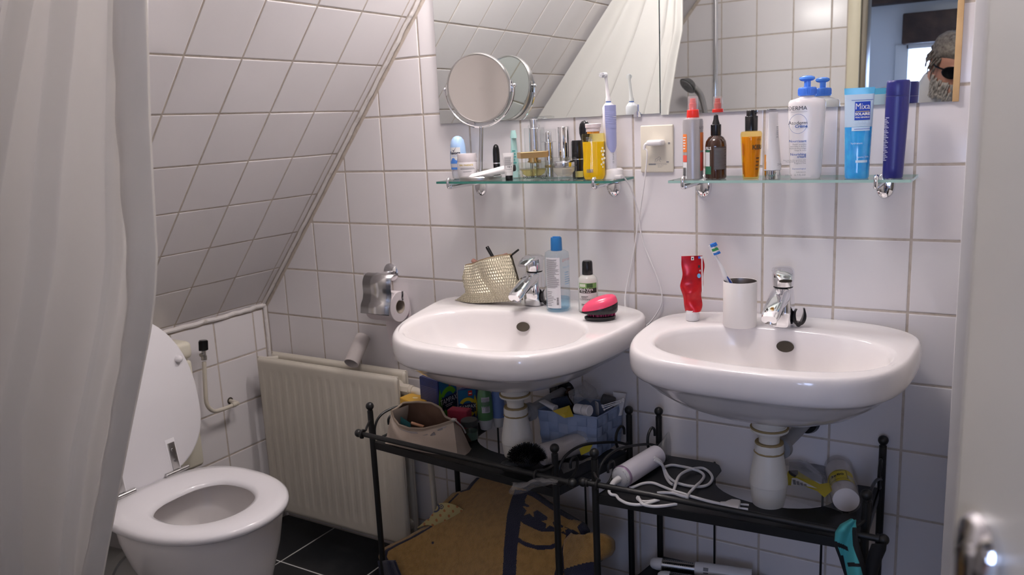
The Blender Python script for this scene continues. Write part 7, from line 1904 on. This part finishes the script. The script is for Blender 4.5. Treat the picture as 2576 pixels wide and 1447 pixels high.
# ================================================================ the photographer, seen in the mirror
per = thing('person', 'grey haired person in white t-shirt and dark sunglasses looking down, seen in the mirror', 'person', (.50, -2.32, ZF))
M_skin = mat('skin', (.50, .25, .18), .5, sss=.15)
M_shirt = mat('white_shirt', (.62, .60, .60), .85, bump=(160, .25, .002)); M_jean = mat('dark_trousers', (.03, .035, .06), .9); M_hair = mat('grey_hair', (.22, .19, .16), .55, noise=(90, (.07, .055, .045), .35, .7)); M_shade = mat('dark_lens', (.006, .006, .008), .08)
HC = Vector((.540, -2.04, .425))
HF = Vector((.34, .78, -.52)).normalized()           # where the face looks
HS = HF.cross(Vector((0, 0, 1))).normalized()        # the person's right
HU = HS.cross(HF).normalized()
HM = Matrix(((HS.x, HF.x, HU.x, HC.x), (HS.y, HF.y, HU.y, HC.y), (HS.z, HF.z, HU.z, HC.z), (0, 0, 0, 1)))  # x right, y front, z crown
def limb(bm, pts, rads, n=16): 
    P_ = smooth_path(pts, 6); m_ = len(P_) - 1
    def rad(t):
        x_ = t * (len(rads) - 1); i = min(int(x_), len(rads) - 2); return rads[i] + (rads[i + 1] - rads[i]) * (x_ - i)
    sweep(bm, P_, rad, n)
    ball(bm, P_[0], rads[0] * .98, 14); ball(bm, P_[-1], rads[-1] * .98, 14)
pel, che, nek = Vector((.46, -2.34, -.10)), Vector((.44, -2.20, .22)), Vector((.475, -2.115, .345))
shL, shR = Vector((.285, -2.14, .285)), Vector((.625, -2.18, .265))
def torso_rings(k=1.0, z0=0, z1=1):
    out = []
    for t, w, d_ in ((0, .150, .105), (.18, .165, .115), (.42, .150, .110), (.65, .175, .118), (.85, .195, .105), (1.0, .150, .075), (1.12, .075, .060)):
        c_ = pel.lerp(che, t / .85) if t <= .85 else che.lerp(nek, (t - .85) / .27); ax_ = (che - pel).normalized(); f_ = Vector((.1, 1, 0)); s_ = Vector((1, -.1, 0)).normalized(); f_ = ax_.cross(s_).normalized() * -1
        if z0 <= t <= z1: out.append([c_ + s_ * (w * k * math.cos(2 * PI * q / 28)) + f_ * (d_ * k * math.sin(2 * PI * q / 28)) for q in range(28)])
    return out
def voxel(name, bm, m, parent, size, smooth_it=4):
    bmesh.ops.recalc_face_normals(bm, faces=bm.faces[:]); me = bpy.data.meshes.new(name); bm.to_mesh(me); bm.free(); o = bpy.data.objects.new(name, me); COL.objects.link(o)
    r_ = o.modifiers.new('r', 'REMESH'); r_.mode = 'VOXEL'; r_.voxel_size = size; s_ = o.modifiers.new('s', 'SMOOTH'); s_.iterations = smooth_it; s_.factor = .5
    dg = bpy.context.evaluated_depsgraph_get(); dg.update(); me2 = bpy.data.meshes.new_from_object(o.evaluated_get(dg)); bpy.data.objects.remove(o); bpy.data.meshes.remove(me)
    me2.materials.clear(); me2.materials.append(m)
    for p in me2.polygons: p.use_smooth = True
    o = bpy.data.objects.new(name, me2); COL.objects.link(o); o.parent = parent; o.matrix_parent_inverse = Matrix.Translation(-Vector(parent.location)); return o
elL, elR = Vector((.20, -2.10, .03)), Vector((.73, -2.22, .02)); wrL, wrR = Vector((.36, -1.99, -.10)), Vector((.70, -2.04, -.12))
bm = BM()
loft(bm, torso_rings(.94))
limb(bm, [che.lerp(nek, .6), nek, nek.lerp(HC, .45), HC - HU * .04], [.062, .058, .055, .06])
# head: skull, jaw, nose, brow, ears
hr = []
for z_, rx, ryf, ryb in ((-.128, .022, .050, -.010), (-.115, .040, .072, .005), (-.095, .052, .084, .03), (-.07, .060, .087, .055), (-.04, .067, .086, .078), (-.01, .071, .086, .090), (.02, .075, .088, .098), (.05, .076, .088, .101), (.08, .070, .078, .093), (.105, .052, .056, .068), (.12, .022, .024, .03)):
    hr.append([HM @ Vector((rx * math.cos(2 * PI * q / 32), (ryf if math.sin(2 * PI * q / 32) > 0 else ryb) * math.sin(2 * PI * q / 32), z_)) for q in range(32)])
loft(bm, hr)
for pts, rd in (([(0, .083, .018), (0, .096, -.012), (0, .108, -.036)], [.008, .011, .014]), ([(-.03, .082, .026), (0, .086, .028), (.03, .082, .026)], [.010, .011, .010]), ([(-.022, .083, -.068), (0, .090, -.068), (.022, .083, -.068)], [.006, .008, .006]), ([(-.020, .081, -.080), (0, .088, -.081), (.020, .081, -.080)], [.006, .008, .006])):
    limb(bm, [HM @ Vector(p) for p in pts], rd, 10)
for s_ in (-1, 1):
    limb(bm, [HM @ Vector((s_ * .073, -.005, -.035)), HM @ Vector((s_ * .080, -.012, -.01)), HM @ Vector((s_ * .080, -.008, .018))], [.009, .012, .010], 10)
for sh_, el_, wr_, sx2 in ((shL, elL, wrL, 1), (shR, elR, wrR, -1)):
    limb(bm, [che.lerp(sh_, .6), sh_, sh_.lerp(el_, .5), el_, el_.lerp(wr_, .5), wr_], [.062, .056, .047, .040, .036, .026])
    hd_ = (wr_ - el_).normalized(); side_ = hd_.cross(Vector((0, 0, 1))).normalized(); up_ = side_.cross(hd_)
    pm2 = wr_ + hd_ * .05
    limb(bm, [wr_, wr_ + hd_ * .03 , wr_ + hd_ * .075], [.026, .030, .030], 12)
    limb(bm, [wr_ + hd_ * .03 + side_ * .014, wr_ + hd_ * .075 + side_ * .018], [.02, .017], 10); limb(bm, [wr_ + hd_ * .03 - side_ * .014, wr_ + hd_ * .075 - side_ * .018], [.02, .017], 10)
    for j, (off, ln) in enumerate(((-.030, .068), (-.010, .078), (.010, .072), (.029, .056))):
        b_ = wr_ + hd_ * .082 + side_ * off; limb(bm, [b_, b_ + hd_ * ln * .5 - up_ * .006, b_ + hd_ * ln * .82 - up_ * .022, b_ + hd_ * ln * .9 - up_ * .036], [.0095, .009, .0085, .0075], 10)
    tb0 = wr_ + hd_ * .03 - side_ * .026 * sx2; limb(bm, [tb0, tb0 + hd_ * .025 - side_ * .022 * sx2, tb0 + hd_ * .055 - side_ * .026 * sx2 - up_ * .012], [.013, .011, .0085], 10)
for s_ in (-1, 1):
    hip = pel + Vector((s_ * .09, 0, -.02)); kn = Vector((.46 + s_ * .11, -2.28, -.53)); an = Vector((.46 + s_ * .12, -2.36, ZF + .075))
    limb(bm, [hip, hip.lerp(kn, .5), kn, kn.lerp(an, .4), an], [.092, .08, .058, .056, .038]); limb(bm, [an + Vector((0, -.03, -.03)), an + Vector((s_ * .01, .06, -.04)), an + Vector((s_ * .03, .16, -.05))], [.04, .04, .025])
voxel('body', bm, M_skin, per, .0062)
# clothing
bm = BM(); loft(bm, torso_rings(1.04, 0, 1.05))
for sh_, el_ in ((shL, elL), (shR, elR)): limb(bm, [che.lerp(sh_, .5), sh_ + Vector((0, 0, .004)), sh_.lerp(el_, .55)], [.076, .068, .066])
limb(bm, [che.lerp(nek, .2), che.lerp(nek, .7), nek + Vector((0, .004, .006))], [.115, .082, .066])
voxel('t_shirt', bm, M_shirt, per, .008, 3)
bm = BM(); loft(bm, [[p * 1.0 for p in r_] for r_ in torso_rings(1.07, 0, .2)])
for s_ in (-1, 1):
    hip = pel + Vector((s_ * .09, 0, -.02)); kn = Vector((.46 + s_ * .11, -2.28, -.53)); an = Vector((.46 + s_ * .12, -2.36, ZF + .085)); limb(bm, [hip, hip.lerp(kn, .5), kn, kn.lerp(an, .4), an], [.104, .092, .072, .068, .058])
voxel('trousers', bm, M_jean, per, .010, 3)
# hair: cap plus locks; beard
bm = BM(); rh = random.Random(11)
hr = []
for z_, rx, ryf, ryb in ((.012, .083, -.0, .112), (.035, .085, .045, .114), (.06, .084, .085, .112), (.085, .078, .088, .104), (.108, .060, .068, .078), (.124, .034, .036, .042), (.130, .008, .008, .008)):
    hr.append([HM @ Vector((rx * math.cos(2 * PI * q / 32) * (1 + .02 * math.sin(5 * q)), (ryf if math.sin(2 * PI * q / 32) > 0 else ryb) * math.sin(2 * PI * q / 32), z_ + .003 * math.sin(7 * q))) for q in range(32)])
loft(bm, hr)
for q in range(170):
    a_ = rh.uniform(-PI * 1.18, PI * .18); z0 = rh.uniform(.02, .12); rr0 = math.sqrt(max(.05, 1 - (z0 / .135) ** 2)); st = Vector((.082 * rr0 * math.cos(a_), .108 * rr0 * math.sin(a_) * (1 if math.sin(a_) < 0 else .8), z0)); ln = rh.uniform(.035, .075)
    out_ = Vector((math.cos(a_), math.sin(a_), 0)); en = st + out_ * .012 + Vector((0, -.012, -ln)); md = st.lerp(en, .5) + out_ * .010
    sweep(bm, smooth_path([HM @ st, HM @ md, HM @ en], 4), lambda t: .0052 * (1 - .75 * t), 6)
finish('hair', bm, M_hair, per, world=True, smooth=180)
bm = BM()
for q in range(420):
    a_ = rh.uniform(-.30, PI + .30); z0 = rh.uniform(-.118, -.040); st = Vector((.066 * math.cos(a_), .084 * math.sin(a_) + .004, z0)); en = st + Vector((.007 * math.cos(a_), .006, -rh.uniform(.014, .026))); sweep(bm, [HM @ st, HM @ st.lerp(en, .5), HM @ en], lambda t: .0042 * (1 - .6 * t), 6)
finish('beard', bm, mat('pale_grey_beard', (.42, .38, .34), .7), per, world=True, smooth=180)
bm = BM()
for s_ in (-1, 1):
    rs = []
    for k_, yy in ((1.0, .096), (.96, .100), (.5, .103)): rs.append([HM @ Vector((s_ * (.036 + .033 * k_ * math.cos(2 * PI * q / 24)), yy - .012 * ((.034 + .030 * k_ * math.cos(2 * PI * q / 24)) / .064) ** 2 * 1.6, 0.010 + .027 * k_ * math.sin(2 * PI * q / 24))) for q in range(24)])
    loft(bm, rs); sweep(bm, [HM @ Vector((s_ * .062, .082, .020)), HM @ Vector((s_ * .083, .05, .018)), HM @ Vector((s_ * .086, -.015, .010))], .0035, 8)
sweep(bm, [HM @ Vector((-.01, .098, .020)), HM @ Vector((0, .102, .022)), HM @ Vector((.01, .098, .020))], .003, 8)
finish('sunglasses', bm, M_shade, per, world=True)
bpy.context.view_layer.update()
